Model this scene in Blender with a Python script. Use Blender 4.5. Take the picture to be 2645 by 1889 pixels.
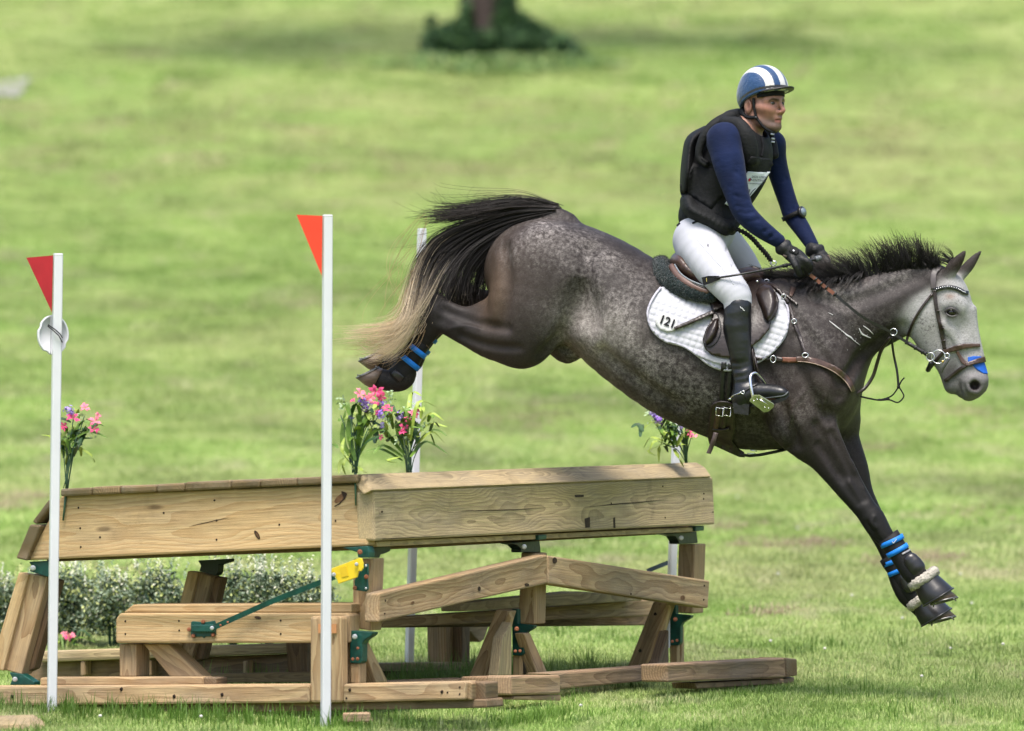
import bpy, bmesh, math, random, time
import numpy as np
from mathutils import Vector, Matrix, Euler, noise as mnoise
from mathutils.bvhtree import BVHTree
from mathutils.geometry import delaunay_2d_cdt, tessellate_polygon

# ------------------------------------------------------------------ camera, sky, sun
S = bpy.context.scene
for o in list(bpy.data.objects):
    bpy.data.objects.remove(o)
IW, IH = 2645.0, 1889.0            # the photograph's size: the unit in which I measured it
CX, CY = IW / 2, IH / 2
D0 = 30.0                          # metres from camera to horse
FPX = 593.0 * D0                   # focal length in those pixels
HORIZ = 1279.5
PITCH = math.atan((HORIZ - CY) / FPX)
CAMZ = 1.0
cam_d = bpy.data.cameras.new("camera")
cam = bpy.data.objects.new("camera", cam_d)
S.collection.objects.link(cam)
cam.location = (0, 0, CAMZ)
cam.rotation_euler = (math.pi / 2 + PITCH, 0, 0)
cam_d.sensor_width = 36.0
cam_d.lens = 36.0 * FPX / IW
cam_d.clip_start = 0.5
cam_d.clip_end = 3000
cam_d.dof.use_dof = True
cam_d.dof.focus_distance = 29.9
cam_d.dof.aperture_fstop = 2.9
S.camera = cam

SUN_EL, SUN_AZ = math.radians(66), math.radians(-8)     # high, from behind the camera
sdir = Vector((math.cos(SUN_EL) * math.sin(SUN_AZ), -math.cos(SUN_EL) * math.cos(SUN_AZ), math.sin(SUN_EL)))
wd = bpy.data.worlds.new("World"); S.world = wd; wd.use_nodes = True
wn = wd.node_tree
sky = wn.nodes.new("ShaderNodeTexSky"); sky.sky_type = 'NISHITA'; sky.sun_disc = False
sky.sun_elevation = SUN_EL
sky.sun_rotation = math.atan2(sdir.x, sdir.y)
sky.air_density = 1.0; sky.dust_density = 4.0; sky.ozone_density = 1.0
wn.links.new(sky.outputs[0], wn.nodes["Background"].inputs[0])
wn.nodes["Background"].inputs[1].default_value = 0.135
sl = bpy.data.lights.new("sun", 'SUN'); so = bpy.data.objects.new("sun", sl)
S.collection.objects.link(so)
sl.energy = 2.1; sl.angle = math.radians(22); sl.color = (1.0, 0.96, 0.90)
so.rotation_euler = sdir.to_track_quat('Z', 'Y').to_euler()
S.view_settings.view_transform = 'Standard'; S.view_settings.look = 'None'
S.view_settings.gamma = 1.0; S.view_settings.exposure = 1.08
S.view_settings.use_curve_mapping = False
S.render.engine = 'CYCLES'
S.cycles.max_bounces = 6
S.cycles.use_denoising = True

# ------------------------------------------------------------------ helpers
R = math.radians
cp, sp = math.cos(PITCH), math.sin(PITCH)
COL = S.collection

def c2w(a):
    """camera-aligned frame (right, away, up from camera) -> world"""
    a = np.asarray(a, dtype=np.float64)
    x, y, v = a[..., 0], a[..., 1], a[..., 2]
    return np.stack([x, y * cp - v * sp, CAMZ + y * sp + v * cp], -1)

def pc(px, py, d):
    """a point seen at (px, py), d metres away, in the camera-aligned frame"""
    return np.array([(px - CX) / FPX * d, d, -(py - CY) / FPX * d])

def P(px, py, d):
    return Vector(c2w(pc(px, py, d)))

def w2px(co):
    co = np.asarray(co)
    x, y, z = co[..., 0], co[..., 1], co[..., 2] - CAMZ
    d = y * cp + z * sp; v = -y * sp + z * cp
    return np.stack([CX + x / d * FPX, CY - v / d * FPX, d], -1)

def ground_z(x, y):
    x = np.asarray(x, dtype=float); y = np.asarray(y, dtype=float)
    z = np.interp(y, [-100, 24, 28.3, 28.9, 30, 31.5, 32.3, 33.2, 34.5, 400], [-0.6, -0.03, 0.045, 0.085, 0.112, 0.145, 0.205, 0.255, 0.315, 0.315 + 0.044 * 365.5])
    q = np.clip(y - 32, 0, 130)
    z = z + 0.001 * q * q
    z = z + np.clip(y - 162, 0, None) * 0.18
    return z

def props(o, label=None, cat=None, group=None, kind=None):
    if label: o["label"] = label
    if cat: o["category"] = cat
    if group: o["group"] = group
    if kind: o["kind"] = kind
    return o

def mesh_obj(name, verts, faces, mat=None, parent=None, smooth=True, **kw):
    me = bpy.data.meshes.new(name)
    me.from_pydata([tuple(v) for v in verts], [], [tuple(f) for f in faces])
    me.update()
    if smooth:
        me.polygons.foreach_set("use_smooth", np.ones(len(me.polygons), dtype=bool))
    o = bpy.data.objects.new(name, me)
    COL.objects.link(o)
    if mat is not None:
        for m in (mat if isinstance(mat, (list, tuple)) else [mat]):
            me.materials.append(m)
    if parent is not None:
        o.parent = parent
        o.matrix_parent_inverse = parent.matrix_basis.inverted()
    props(o, **kw)
    return o

def empty(name, loc, **kw):
    o = bpy.data.objects.new(name, None); COL.objects.link(o)
    o.location = loc; o.empty_display_size = 0.1
    props(o, **kw)
    return o

class MB:
    """collects pieces of mesh, then links them as one object"""
    def __init__(s):
        s.v = []; s.f = []; s.mi = []
    def add(s, vs, fs, mi=0):
        b = len(s.v)
        s.v.extend([tuple(v) for v in vs]); s.f.extend([tuple(i + b for i in f) for f in fs]); s.mi.extend([mi] * len(fs))
    def tube(s, pts, r, n=8, mi=0, cap=True, flat=1.0):
        pts = [Vector(p) for p in pts]; m = len(pts)
        rr = r if isinstance(r, (list, tuple, np.ndarray)) else [r] * m
        prev = None; vs = []
        for i in range(m):
            t = (pts[min(i + 1, m - 1)] - pts[max(i - 1, 0)])
            if t.length < 1e-9: t = Vector((0, 0, 1))
            t.normalize()
            if prev is None:
                a = Vector((0, 1, 0)) if abs(t.y) < 0.9 else Vector((1, 0, 0))
            else:
                a = prev
            u = (a - t * a.dot(t))
            if u.length < 1e-6: u = t.orthogonal()
            u.normalize(); w = t.cross(u); prev = u
            for k in range(n):
                an = 2 * math.pi * k / n
                vs.append(pts[i] + u * (math.cos(an) * rr[i] * flat) + w * (math.sin(an) * rr[i]))
        fs = []
        for i in range(m - 1):
            for k in range(n):
                fs.append((i * n + k, i * n + (k + 1) % n, (i + 1) * n + (k + 1) % n, (i + 1) * n + k))
        if cap:
            fs.append(tuple(range(n - 1, -1, -1))); fs.append(tuple((m - 1) * n + k for k in range(n)))
        s.add(vs, fs, mi)
    def loft(s, rings, mi=0, cap=True, closed=False):
        n = len(rings[0]); vs = [p for r in rings for p in r]; fs = []
        m = len(rings)
        for i in range(m if closed else m - 1):
            j = (i + 1) % m
            for k in range(n):
                fs.append((i * n + k, i * n + (k + 1) % n, j * n + (k + 1) % n, j * n + k))
        if cap and not closed:
            fs.append(tuple(range(n - 1, -1, -1))); fs.append(tuple((m - 1) * n + k for k in range(n)))
        s.add(vs, fs, mi)
    def ball(s, c, r, n=8, mi=0):
        c = Vector(c); rr = r if isinstance(r, (tuple, list)) else (r, r, r)
        vs = []; fs = []
        m = max(4, n // 2 + 1)
        for i in range(m + 1):
            th = math.pi * i / m
            for k in range(n):
                ph = 2 * math.pi * k / n
                vs.append(c + Vector((rr[0] * math.sin(th) * math.cos(ph), rr[1] * math.sin(th) * math.sin(ph), rr[2] * math.cos(th))))
        for i in range(m):
            for k in range(n):
                fs.append((i * n + k, (i + 1) * n + k, (i + 1) * n + (k + 1) % n, i * n + (k + 1) % n))
        s.add(vs, fs, mi)
    def build(s, name, mat=None, parent=None, smooth=True, **kw):
        o = mesh_obj(name, s.v, s.f, mat, parent, smooth, **kw)
        if any(s.mi):
            o.data.polygons.foreach_set("material_index", np.array(s.mi, dtype=np.int32))
        return o

def catmull(pts, n=4):
    a = np.asarray(pts, dtype=float); out = []
    m = len(a)
    for i in range(m - 1):
        p0 = a[max(i - 1, 0)]; p1 = a[i]; p2 = a[i + 1]; p3 = a[min(i + 2, m - 1)]
        for k in range(n):
            t = k / n
            out.append(0.5 * ((2 * p1) + (-p0 + p2) * t + (2 * p0 - 5 * p1 + 4 * p2 - p3) * t * t + (-p0 + 3 * p1 - 3 * p2 + p3) * t ** 3))
    out.append(a[-1])
    return np.array(out)

# ------------------------------------------------------------------ materials
def _lin(c):
    return (c[0], c[1], c[2], 1.0)

def mat(name, col, rough=0.6, spec=0.5, metal=0.0, noise=None, bump=None, sheen=0.0, coat=0.0):
    """noise=(scale, amount[, stretch vec]) varies the colour; bump=(scale, strength)"""
    m = bpy.data.materials.new(name); m.use_nodes = True
    nt = m.node_tree; b = nt.nodes["Principled BSDF"]
    b.inputs["Base Color"].default_value = _lin(col); b.inputs["Roughness"].default_value = rough
    b.inputs["Specular IOR Level"].default_value = spec; b.inputs["Metallic"].default_value = metal
    if sheen:
        b.inputs["Sheen Weight"].default_value = sheen
    if coat:
        b.inputs["Coat Weight"].default_value = coat; b.inputs["Coat Roughness"].default_value = 0.25
    tc = nt.nodes.new("ShaderNodeTexCoord")
    def vec(stretch):
        mp = nt.nodes.new("ShaderNodeMapping"); mp.inputs["Scale"].default_value = stretch
        nt.links.new(tc.outputs["Object"], mp.inputs[0]); return mp.outputs[0]
    if noise:
        st = noise[2] if len(noise) > 2 else (1, 1, 1)
        n = nt.nodes.new("ShaderNodeTexNoise"); n.inputs["Scale"].default_value = noise[0]; n.inputs["Detail"].default_value = 6
        nt.links.new(vec(st), n.inputs["Vector"])
        r = nt.nodes.new("ShaderNodeMapRange"); r.inputs[1].default_value = 0.3; r.inputs[2].default_value = 0.7
        r.inputs[3].default_value = 1 - noise[1]; r.inputs[4].default_value = 1 + noise[1]
        nt.links.new(n.outputs[0], r.inputs[0])
        mx = nt.nodes.new("ShaderNodeVectorMath"); mx.operation = 'SCALE'; mx.inputs[0].default_value = col[:3]
        nt.links.new(r.outputs[0], mx.inputs["Scale"]); nt.links.new(mx.outputs[0], b.inputs["Base Color"])
    if bump:
        n = nt.nodes.new("ShaderNodeTexNoise"); n.inputs["Scale"].default_value = bump[0]; n.inputs["Detail"].default_value = 5
        st = bump[2] if len(bump) > 2 else (1, 1, 1)
        nt.links.new(vec(st), n.inputs["Vector"])
        bp = nt.nodes.new("ShaderNodeBump"); bp.inputs["Strength"].default_value = bump[1]; bp.inputs["Distance"].default_value = 0.01
        nt.links.new(n.outputs[0], bp.inputs["Height"]); nt.links.new(bp.outputs[0], b.inputs["Normal"])
    return m

def attr_mat(name, rough=0.6, spec=0.4, bump=None, noise=None, sheen=0.0):
    """base colour from the mesh's own colour attribute 'paint' (dyed or grown colour, with some shade painted in)"""
    m = mat(name, (0.5, 0.5, 0.5), rough, spec, bump=bump, sheen=sheen)
    nt = m.node_tree; b = nt.nodes["Principled BSDF"]
    a = nt.nodes.new("ShaderNodeAttribute"); a.attribute_name = "paint"
    out = a.outputs["Color"]
    if noise:
        tc = nt.nodes.new("ShaderNodeTexCoord")
        n = nt.nodes.new("ShaderNodeTexNoise"); n.inputs["Scale"].default_value = noise[0]; n.inputs["Detail"].default_value = 6
        nt.links.new(tc.outputs["Object"], n.inputs["Vector"])
        r = nt.nodes.new("ShaderNodeMapRange"); r.inputs[1].default_value = 0.3; r.inputs[2].default_value = 0.7
        r.inputs[3].default_value = 1 - noise[1]; r.inputs[4].default_value = 1 + noise[1]
        nt.links.new(n.outputs[0], r.inputs[0])
        mx = nt.nodes.new("ShaderNodeVectorMath"); mx.operation = 'SCALE'
        nt.links.new(out, mx.inputs[0]); nt.links.new(r.outputs[0], mx.inputs["Scale"]); out = mx.outputs[0]
    nt.links.new(out, b.inputs["Base Color"])
    return m

def paint(o, cols, name="paint"):
    me = o.data
    at = me.attributes.new(name, 'FLOAT_COLOR', 'POINT')
    a = np.ones((len(me.vertices), 4), dtype=np.float32); a[:, :3] = cols
    at.data.foreach_set("color", a.ravel())

def fattr(o, name, vals):
    at = o.data.attributes.new(name, 'FLOAT', 'POINT')
    at.data.foreach_set("value", np.asarray(vals, dtype=np.float32))

def verts_np(o):
    a = np.empty(len(o.data.vertices) * 3, dtype=np.float32)
    o.data.vertices.foreach_get("co", a); return a.reshape(-1, 3).astype(np.float64)

# ------------------------------------------------------------------ signed distance modelling
class Field:
    """a solid modelled as a distance field (smooth unions of tapering limbs), turned into one continuous mesh"""
    def __init__(s, lo, hi, h):
        s.lo = np.array(lo, float); s.h = h
        s.n = np.ceil((np.array(hi, float) - s.lo) / h).astype(int) + 1
        s.v = np.full(s.n, 10.0, dtype=np.float32)
    def block(s, lo, hi):
        i0 = np.clip(np.floor((lo - s.lo) / s.h).astype(int), 0, s.n - 1)
        i1 = np.clip(np.ceil((hi - s.lo) / s.h).astype(int) + 1, 0, s.n)
        ax = [(s.lo[k] + s.h * np.arange(i0[k], i1[k])).astype(np.float32) for k in range(3)]
        if any(len(a) == 0 for a in ax):
            return None
        return tuple(slice(i0[k], i1[k]) for k in range(3)), ax[0][:, None, None], ax[1][None, :, None], ax[2][None, None, :]
    def comb(s, sl, d, k, op):
        a = s.v[sl]
        if op == 'u':
            if k > 0:
                hh = np.maximum(k - np.abs(a - d), 0) / k
                s.v[sl] = np.minimum(a, d) - hh * hh * k * 0.25
            else:
                s.v[sl] = np.minimum(a, d)
        else:
            d = -d
            if k > 0:
                hh = np.maximum(k - np.abs(a - d), 0) / k
                s.v[sl] = np.maximum(a, d) + hh * hh * k * 0.25
            else:
                s.v[sl] = np.maximum(a, d)
    def cone(s, a, b, ra, rb, wa=1.0, wb=1.0, k=0.0, op='u', into=None):
        m = max(ra * max(wa, 1), rb * max(wb, 1)) + k + 3 * s.h
        bl = s.block(np.minimum(a, b) - m, np.maximum(a, b) + m)
        if bl is None: return
        sl, X, Y, Z = bl
        d = b - a; w = 0.5 * (wa + wb)
        L = float(d[0] ** 2 + (d[1] / w) ** 2 + d[2] ** 2) + 1e-12
        t = np.clip(((X - a[0]) * d[0] + (Y - a[1]) * d[1] / w ** 2 + (Z - a[2]) * d[2]) / L, 0, 1)
        wr = wa + (wb - wa) * t
        dd = np.sqrt((X - a[0] - d[0] * t) ** 2 + ((Y - a[1] - d[1] * t) / wr) ** 2 + (Z - a[2] - d[2] * t) ** 2) - (ra + (rb - ra) * t)
        dd = dd * np.minimum(1.0, wr)
        if into is not None:
            into[sl] = np.minimum(into[sl], dd)
        else:
            s.comb(sl, dd, k, op)
    def chain(s, pts, k=0.02, n=3, op='u', grow=0.0):
        """pts: (x, y, z, r, w) in this frame"""
        q = catmull(pts, n) if len(pts) > 2 and n > 1 else np.asarray(pts, float)
        tmp = np.full(s.n, 10.0, dtype=np.float32)
        m = np.max(q[:, 3] * np.maximum(q[:, 4], 1)) + k + 4 * s.h + grow
        for i in range(len(q) - 1):
            a, b = q[i], q[i + 1]
            mm = k
            s.cone(a[:3], b[:3], max(a[3] + grow, 1e-4), max(b[3] + grow, 1e-4), a[4], b[4], k=mm, into=tmp)
        bl = s.block(q[:, :3].min(0) - m, q[:, :3].max(0) + m)
        if bl is None: return
        sl = bl[0]
        s.comb(sl, tmp[sl], k, op)
    def ell(s, c, r, M=None, k=0.02, op='u'):
        c = np.asarray(c, float); r = np.asarray(r, float)
        m = r.max() + k + 3 * s.h
        bl = s.block(c - m, c + m)
        if bl is None: return
        sl, X, Y, Z = bl
        x, y, z = X - c[0], Y - c[1], Z - c[2]
        if M is not None:
            u = M[0][0] * x + M[0][1] * y + M[0][2] * z
            v = M[1][0] * x + M[1][1] * y + M[1][2] * z
            w = M[2][0] * x + M[2][1] * y + M[2][2] * z
        else:
            u, v, w = x, y, z
        k0 = np.sqrt((u / r[0]) ** 2 + (v / r[1]) ** 2 + (w / r[2]) ** 2)
        k1 = np.sqrt((u / r[0] ** 2) ** 2 + (v / r[1] ** 2) ** 2 + (w / r[2] ** 2) ** 2) + 1e-9
        s.comb(sl, k0 * (k0 - 1.0) / k1, k, op)
    def cut_plane(s, c, nrm, k=0.0):
        """removes the side the normal points to"""
        X = (s.lo[0] + s.h * np.arange(s.n[0]))[:, None, None]; Y = (s.lo[1] + s.h * np.arange(s.n[1]))[None, :, None]; Z = (s.lo[2] + s.h * np.arange(s.n[2]))[None, None, :]
        d = ((X - c[0]) * nrm[0] + (Y - c[1]) * nrm[1] + (Z - c[2]) * nrm[2]).astype(np.float32)
        s.v = np.maximum(s.v, d)
    def mesh(s):
        v = s.v; sg = v < 0
        n = s.n - 1
        cnt = np.zeros(n, dtype=np.int8)
        for i in (0, 1):
            for j in (0, 1):
                for k in (0, 1):
                    cnt += sg[i:i + n[0], j:j + n[1], k:k + n[2]]
        act = (cnt > 0) & (cnt < 8)
        idx = np.argwhere(act)
        acc = np.zeros((len(idx), 3)); num = np.zeros(len(idx))
        I, J, K = idx[:, 0], idx[:, 1], idx[:, 2]
        for ax in range(3):
            o = [a for a in range(3) if a != ax]
            for p in (0, 1):
                for q in (0, 1):
                    off = [0, 0, 0]; off[o[0]] = p; off[o[1]] = q
                    a = v[I + off[0], J + off[1], K + off[2]]
                    off2 = list(off); off2[ax] = 1
                    b = v[I + off2[0], J + off2[1], K + off2[2]]
                    cr = (a < 0) != (b < 0)
                    t = np.where(cr, a / np.where(cr, a - b, 1), 0)
                    pos = np.zeros((len(idx), 3)); pos += off; pos[:, ax] += t
                    acc += pos * cr[:, None]; num += cr
        pts = s.lo + s.h * (idx + acc / num[:, None])
        vid = np.full(n, -1, dtype=np.int64); vid[I, J, K] = np.arange(len(idx))
        faces = []
        for ax in range(3):
            o = [(ax + 1) % 3, (ax + 2) % 3]
            sla = [slice(None)] * 3; slb = [slice(None)] * 3
            sla[ax] = slice(0, -1); slb[ax] = slice(1, None)
            A, B = sg[tuple(sla)], sg[tuple(slb)]
            ch = A != B
            e = np.argwhere(ch)
            e = e[(e[:, o[0]] > 0) & (e[:, o[1]] > 0) & (e[:, o[0]] < n[o[0]]) & (e[:, o[1]] < n[o[1]])]
            if len(e) == 0: continue
            def cell(d0, d1):
                c = e.copy(); c[:, o[0]] -= d0; c[:, o[1]] -= d1
                return vid[c[:, 0], c[:, 1], c[:, 2]]
            q = np.stack([cell(1, 1), cell(0, 1), cell(0, 0), cell(1, 0)], 1)
            inside_first = A[e[:, 0], e[:, 1], e[:, 2]]
            q[~inside_first] = q[~inside_first][:, ::-1]
            faces.append(q)
        F = np.concatenate(faces); F = F[(F >= 0).all(1)]
        return pts, F
    def obj(s, name, mat_=None, parent=None, **kw):
        pts, F = s.mesh()
        return np_obj(name, c2w(pts), F, mat_, parent, **kw)

def np_obj(name, pts, F, mat_=None, parent=None, smooth=True, **kw):
    me = bpy.data.meshes.new(name)
    me.vertices.add(len(pts)); me.vertices.foreach_set("co", np.asarray(pts, dtype=np.float32).ravel())
    k = F.shape[1]
    me.loops.add(F.size); me.loops.foreach_set("vertex_index", F.ravel().astype(np.int32))
    me.polygons.add(len(F)); me.polygons.foreach_set("loop_start", np.arange(0, F.size, k, dtype=np.int32))
    me.update(calc_edges=True)
    if smooth:
        me.polygons.foreach_set("use_smooth", np.ones(len(F), dtype=bool))
    me.validate()
    o = bpy.data.objects.new(name, me); COL.objects.link(o)
    if mat_ is not None: me.materials.append(mat_)
    if parent is not None:
        o.parent = parent; o.matrix_parent_inverse = parent.matrix_basis.inverted()
    props(o, **kw)
    return o

def bvh_of(*objs):
    vs = []; fs = []
    for o in objs:
        b = len(vs); v = verts_np(o)
        vs.extend(map(tuple, v))
        fs.extend([tuple(i + b for i in p.vertices) for p in o.data.polygons])
    return BVHTree.FromPolygons(vs, fs)

CAMV = Vector((0, 0, CAMZ))
def cast(bvh, px, py):
    d = (P(px, py, 30.0) - CAMV).normalized()
    h, n, i, t = bvh.ray_cast(CAMV, d, 200)
    return h, n

def inside_poly(x, y, poly):
    c = False; n = len(poly); j = n - 1
    for i in range(n):
        xi, yi = poly[i]; xj, yj = poly[j]
        if (yi > y) != (yj > y) and x < (xj - xi) * (y - yi) / (yj - yi) + xi:
            c = not c
        j = i
    return c

def drape(name, bvh, poly, off=0.006, step=8.0, mat_=None, parent=None, relief=None, back=0.02, smooth_it=2, dflt=None, hfun=None, **kw):
    """cloth or leather laid on a body: an outline is spread over the near surface, with thickness"""
    poly = [(float(a), float(b)) for a, b in poly]
    edge = []
    m = len(poly)
    for i in range(m):
        a, b = poly[i], poly[(i + 1) % m]
        k = max(1, int(round(math.hypot(b[0] - a[0], b[1] - a[1]) / step)))
        for t in range(k):
            edge.append((a[0] + (b[0] - a[0]) * t / k, a[1] + (b[1] - a[1]) * t / k))
    ne = len(edge)
    xs = [p[0] for p in poly]; ys = [p[1] for p in poly]
    pts = list(edge)
    y = min(ys); row = 0
    ea = np.array(edge)
    while y < max(ys):
        x = min(xs) + (row % 2) * step * 0.5
        while x < max(xs):
            if inside_poly(x, y, edge) and np.min((ea[:, 0] - x) ** 2 + (ea[:, 1] - y) ** 2) > (0.55 * step) ** 2:
                pts.append((x, y))
            x += step
        y += step * 0.87; row += 1
    co, ed, fa, *_ = delaunay_2d_cdt([Vector(p) for p in pts], [(i, (i + 1) % ne) for i in range(ne)], [], 1, 1e-4)
    pts2 = [(c.x, c.y) for c in co]
    dep = np.full(len(pts2), np.nan); nrm = np.zeros((len(pts2), 3))
    for i, (x, yy) in enumerate(pts2):
        h, n = cast(bvh, x, yy)
        if h is not None:
            dep[i] = w2px(np.array(h))[2]
    bad = np.isnan(dep)
    if bad.all():
        dep[:] = dflt or D0
    elif bad.any():
        good = np.where(~bad)[0]; ga = np.array([pts2[g] for g in good])
        for i in np.where(bad)[0]:
            j = np.argmin((ga[:, 0] - pts2[i][0]) ** 2 + (ga[:, 1] - pts2[i][1]) ** 2)
            dep[i] = dep[good[j]]
    nb = [[] for _ in pts2]
    for f in fa:
        for a in range(len(f)):
            nb[f[a]].append(f[(a + 1) % len(f)]); nb[f[(a + 1) % len(f)]].append(f[a])
    d2 = dep.copy()
    for _ in range(smooth_it):
        d3 = d2.copy()
        for i, q in enumerate(nb):
            if q: d3[i] = min(dep[i], 0.5 * d2[i] + 0.5 * np.mean(d2[q]))
        d2 = d3
    front = []; backv = []
    for i, (x, yy) in enumerate(pts2):
        o_ = off + (relief(x, yy) if relief else 0.0)
        front.append(P(x, yy, d2[i] - o_)); backv.append(P(x, yy, d2[i] + back))
    nv = len(front)
    faces = [tuple(f) for f in fa]
    # orient faces to the camera
    ff = []
    for f in faces:
        n = (front[f[1]] - front[f[0]]).cross(front[f[2]] - front[f[0]])
        ff.append(f if n.y < 0 else tuple(reversed(f)))
    cnt = {}
    for f in ff:
        for a in range(len(f)):
            e = (f[a], f[(a + 1) % len(f)]); cnt[e] = 1
    side = [(b, a, a + nv, b + nv) for (a, b) in cnt if (b, a) not in cnt]
    bk = [tuple(i + nv for i in reversed(f)) for f in ff]
    return mesh_obj(name, front + backv, ff + side + bk, mat_, parent, True, **kw)

def band_poly(pts, w, n=4):
    q = catmull(pts, n) if len(pts) > 2 else np.asarray(pts, float)
    m = len(q); L = []; Rr = []
    ww = np.interp(np.linspace(0, 1, m), np.linspace(0, 1, len(w)), w) if isinstance(w, (list, tuple)) else np.full(m, w)
    for i in range(m):
        t = q[min(i + 1, m - 1)] - q[max(i - 1, 0)]; t = t / (np.linalg.norm(t) + 1e-9)
        nn = np.array([-t[1], t[0]]) * ww[i] / 2
        L.append(tuple(q[i] + nn)); Rr.append(tuple(q[i] - nn))
    return L + Rr[::-1]

def strap(name, bvh, pts, w, off=0.006, mat_=None, parent=None, step=None, **kw):
    mw = w if not isinstance(w, (list, tuple)) else max(w)
    return drape(name, bvh, band_poly(pts, w), off, step or max(3.0, mw * 0.7), mat_, parent, **kw)
M_black = mat("black_neoprene", (.006, .006, .0068), .65, .3, bump=(120, .15))
M_blackl = mat("black_leather", (.008, .0075, .008), .38, .5, bump=(60, .2), noise=(30, .3))
M_brownl = mat("brown_leather", (.060, .033, .024), .38, .5, noise=(18, .35), bump=(80, .12))
M_dkbrown = mat("dark_brown_leather", (.020, .0125, .010), .36, .5, noise=(18, .35), bump=(80, .12))
M_tan = mat("tan_leather", (.16, .06, .035), .45, .4, noise=(30, .3), bump=(80, .15))
M_blue = mat("blue_webbing", (.008, .17, .60), .5, .3, bump=(200, .15))
M_bluet = mat("blue_tape", (.008, .085, .40), .65, .3, bump=(60, .3))
M_steel = mat("polished_steel", (.72, .72, .74), .22, .5, metal=1.0)
M_white = mat("white_print", (.52, .52, .52), .5, .4)
M_fleece = mat("grey_fleece", (.40, .37, .32), .95, .1, noise=(90, .25), bump=(110, .9))
M_hoof = mat("hoof_horn", (.105, .074, .054), .42, .5, noise=(30, .35, (1, 1, 6)), bump=(60, .25, (1, 1, 6)))
M_rubber = mat("black_rubber", (.014, .014, .015), .30, .5, bump=(30, .08))
M_cord = mat("black_cord", (.012, .012, .013), .8, .2)
M_pad = mat("white_quilted_cotton", (.43, .435, .47), .85, .2)
M_piping = mat("pale_grey_binding", (.42, .41, .47), .7, .2)
M_brass = mat("brass", (.75, .52, .16), .3, .5, metal=1.0)
M_yellow = mat("yellow_paint", (.78, .56, .02), .4, .5, noise=(12, .1), bump=(40, .08))
M_ink = mat("black_ink", (.008, .008, .01), .7, .2)
# ------------------------------------------------------------------ field of mown grass on a rising slope
def grid_ground():
    xs = np.concatenate([np.linspace(-400, -14, 30), np.linspace(-12, 12, 97), np.linspace(14, 400, 30)])
    ys = np.concatenate([np.linspace(-60, 24, 22), np.linspace(24.5, 50, 103), np.linspace(51, 170, 120), np.linspace(175, 600, 40)])
    X, Y = np.meshgrid(xs, ys, indexing='ij')
    Z = ground_z(X, Y)
    rg = np.random.default_rng(3)
    ph = rg.random((8, 3)) * 6.28
    for k in range(8):
        f = .35 * 1.5 ** k
        Z += .012 / 1.35 ** k * np.sin(X * f * math.cos(ph[k, 0]) + Y * f * math.sin(ph[k, 0]) + ph[k, 1])
    V = np.stack([X, Y, Z], -1).reshape(-1, 3)
    nx, ny = len(xs), len(ys)
    i, j = np.meshgrid(np.arange(nx - 1), np.arange(ny - 1), indexing='ij')
    a = (i * ny + j).ravel(); F = np.stack([a, a + ny, a + ny + 1, a + 1], 1)
    return V, F
def turf_material():
    m = bpy.data.materials.new("mown_turf"); m.use_nodes = True; nt = m.node_tree; L = nt.links; b = nt.nodes["Principled BSDF"]
    def N(t, **k):
        n = nt.nodes.new(t)
        for a, v in k.items(): setattr(n, a, v)
        return n
    tc = N("ShaderNodeTexCoord")
    def nz(scale, stretch=(1, 1, 1), detail=4, rough=.6):
        mp = N("ShaderNodeMapping"); mp.inputs["Scale"].default_value = stretch; L.new(tc.outputs["Object"], mp.inputs[0])
        n = N("ShaderNodeTexNoise"); n.inputs["Scale"].default_value = scale; n.inputs["Detail"].default_value = detail; n.inputs["Roughness"].default_value = rough; L.new(mp.outputs[0], n.inputs["Vector"]); return n.outputs[0]
    def mr(x, a, b_, c=0.0, d=1.0):
        r = N("ShaderNodeMapRange"); r.inputs[1].default_value = a; r.inputs[2].default_value = b_; r.inputs[3].default_value = c; r.inputs[4].default_value = d; L.new(x, r.inputs[0]); return r.outputs[0]
    def mix(f, a, c):
        x = N("ShaderNodeMix", data_type='RGBA'); L.new(f, x.inputs[0]); L.new(a, x.inputs[6])
        if isinstance(c, tuple): x.inputs[7].default_value = c + (1,)
        else: L.new(c, x.inputs[7])
        return x.outputs[2]
    base = N("ShaderNodeRGB"); base.outputs[0].default_value = (.28, .36, .10, 1)
    c = mix(mr(nz(.9, (.6, .25, 1)), .42, .62), base.outputs[0], (.20, .30, .07))
    c = mix(mr(nz(.35, (.7, .22, 1)), .45, .65, 0, .8), c, (.38, .41, .16))
    c = mix(mr(nz(2.2, (1, .5, 1), 5), .60, .72, 0, .6), c, (.12, .20, .045))
    c = mix(mr(nz(1.1, (1, .30, 1), 5, .65), .60, .70, 0, .75), c, (.30, .245, .15))
    c = mix(mr(nz(.12, (.6, .5, 1), 4), .58, .70, 0, .5), c, (.33, .28, .14))
    c = mix(mr(nz(26, (1, 1, 1), 3, .7), .35, .70, 0, .45), c, (.07, .13, .02))
    L.new(c, b.inputs["Base Color"]); b.inputs["Roughness"].default_value = .8; b.inputs["Specular IOR Level"].default_value = .15
    bp = N("ShaderNodeBump"); bp.inputs["Strength"].default_value = .7; bp.inputs["Distance"].default_value = .05
    L.new(nz(40, (1, 1, 1), 5, .7), bp.inputs["Height"]); L.new(bp.outputs[0], b.inputs["Normal"])
    return m
_V, _F = grid_ground()
ground = np_obj("grass_field", _V, _F, turf_material(), None, kind="structure")
GBVH = BVHTree.FromPolygons([tuple(v) for v in _V], [tuple(f) for f in _F])
def gz(x, y):
    h = GBVH.ray_cast(Vector((x, y, 200)), Vector((0, 0, -1)), 400)[0]
    return h.z if h else float(ground_z(x, y))

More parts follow.
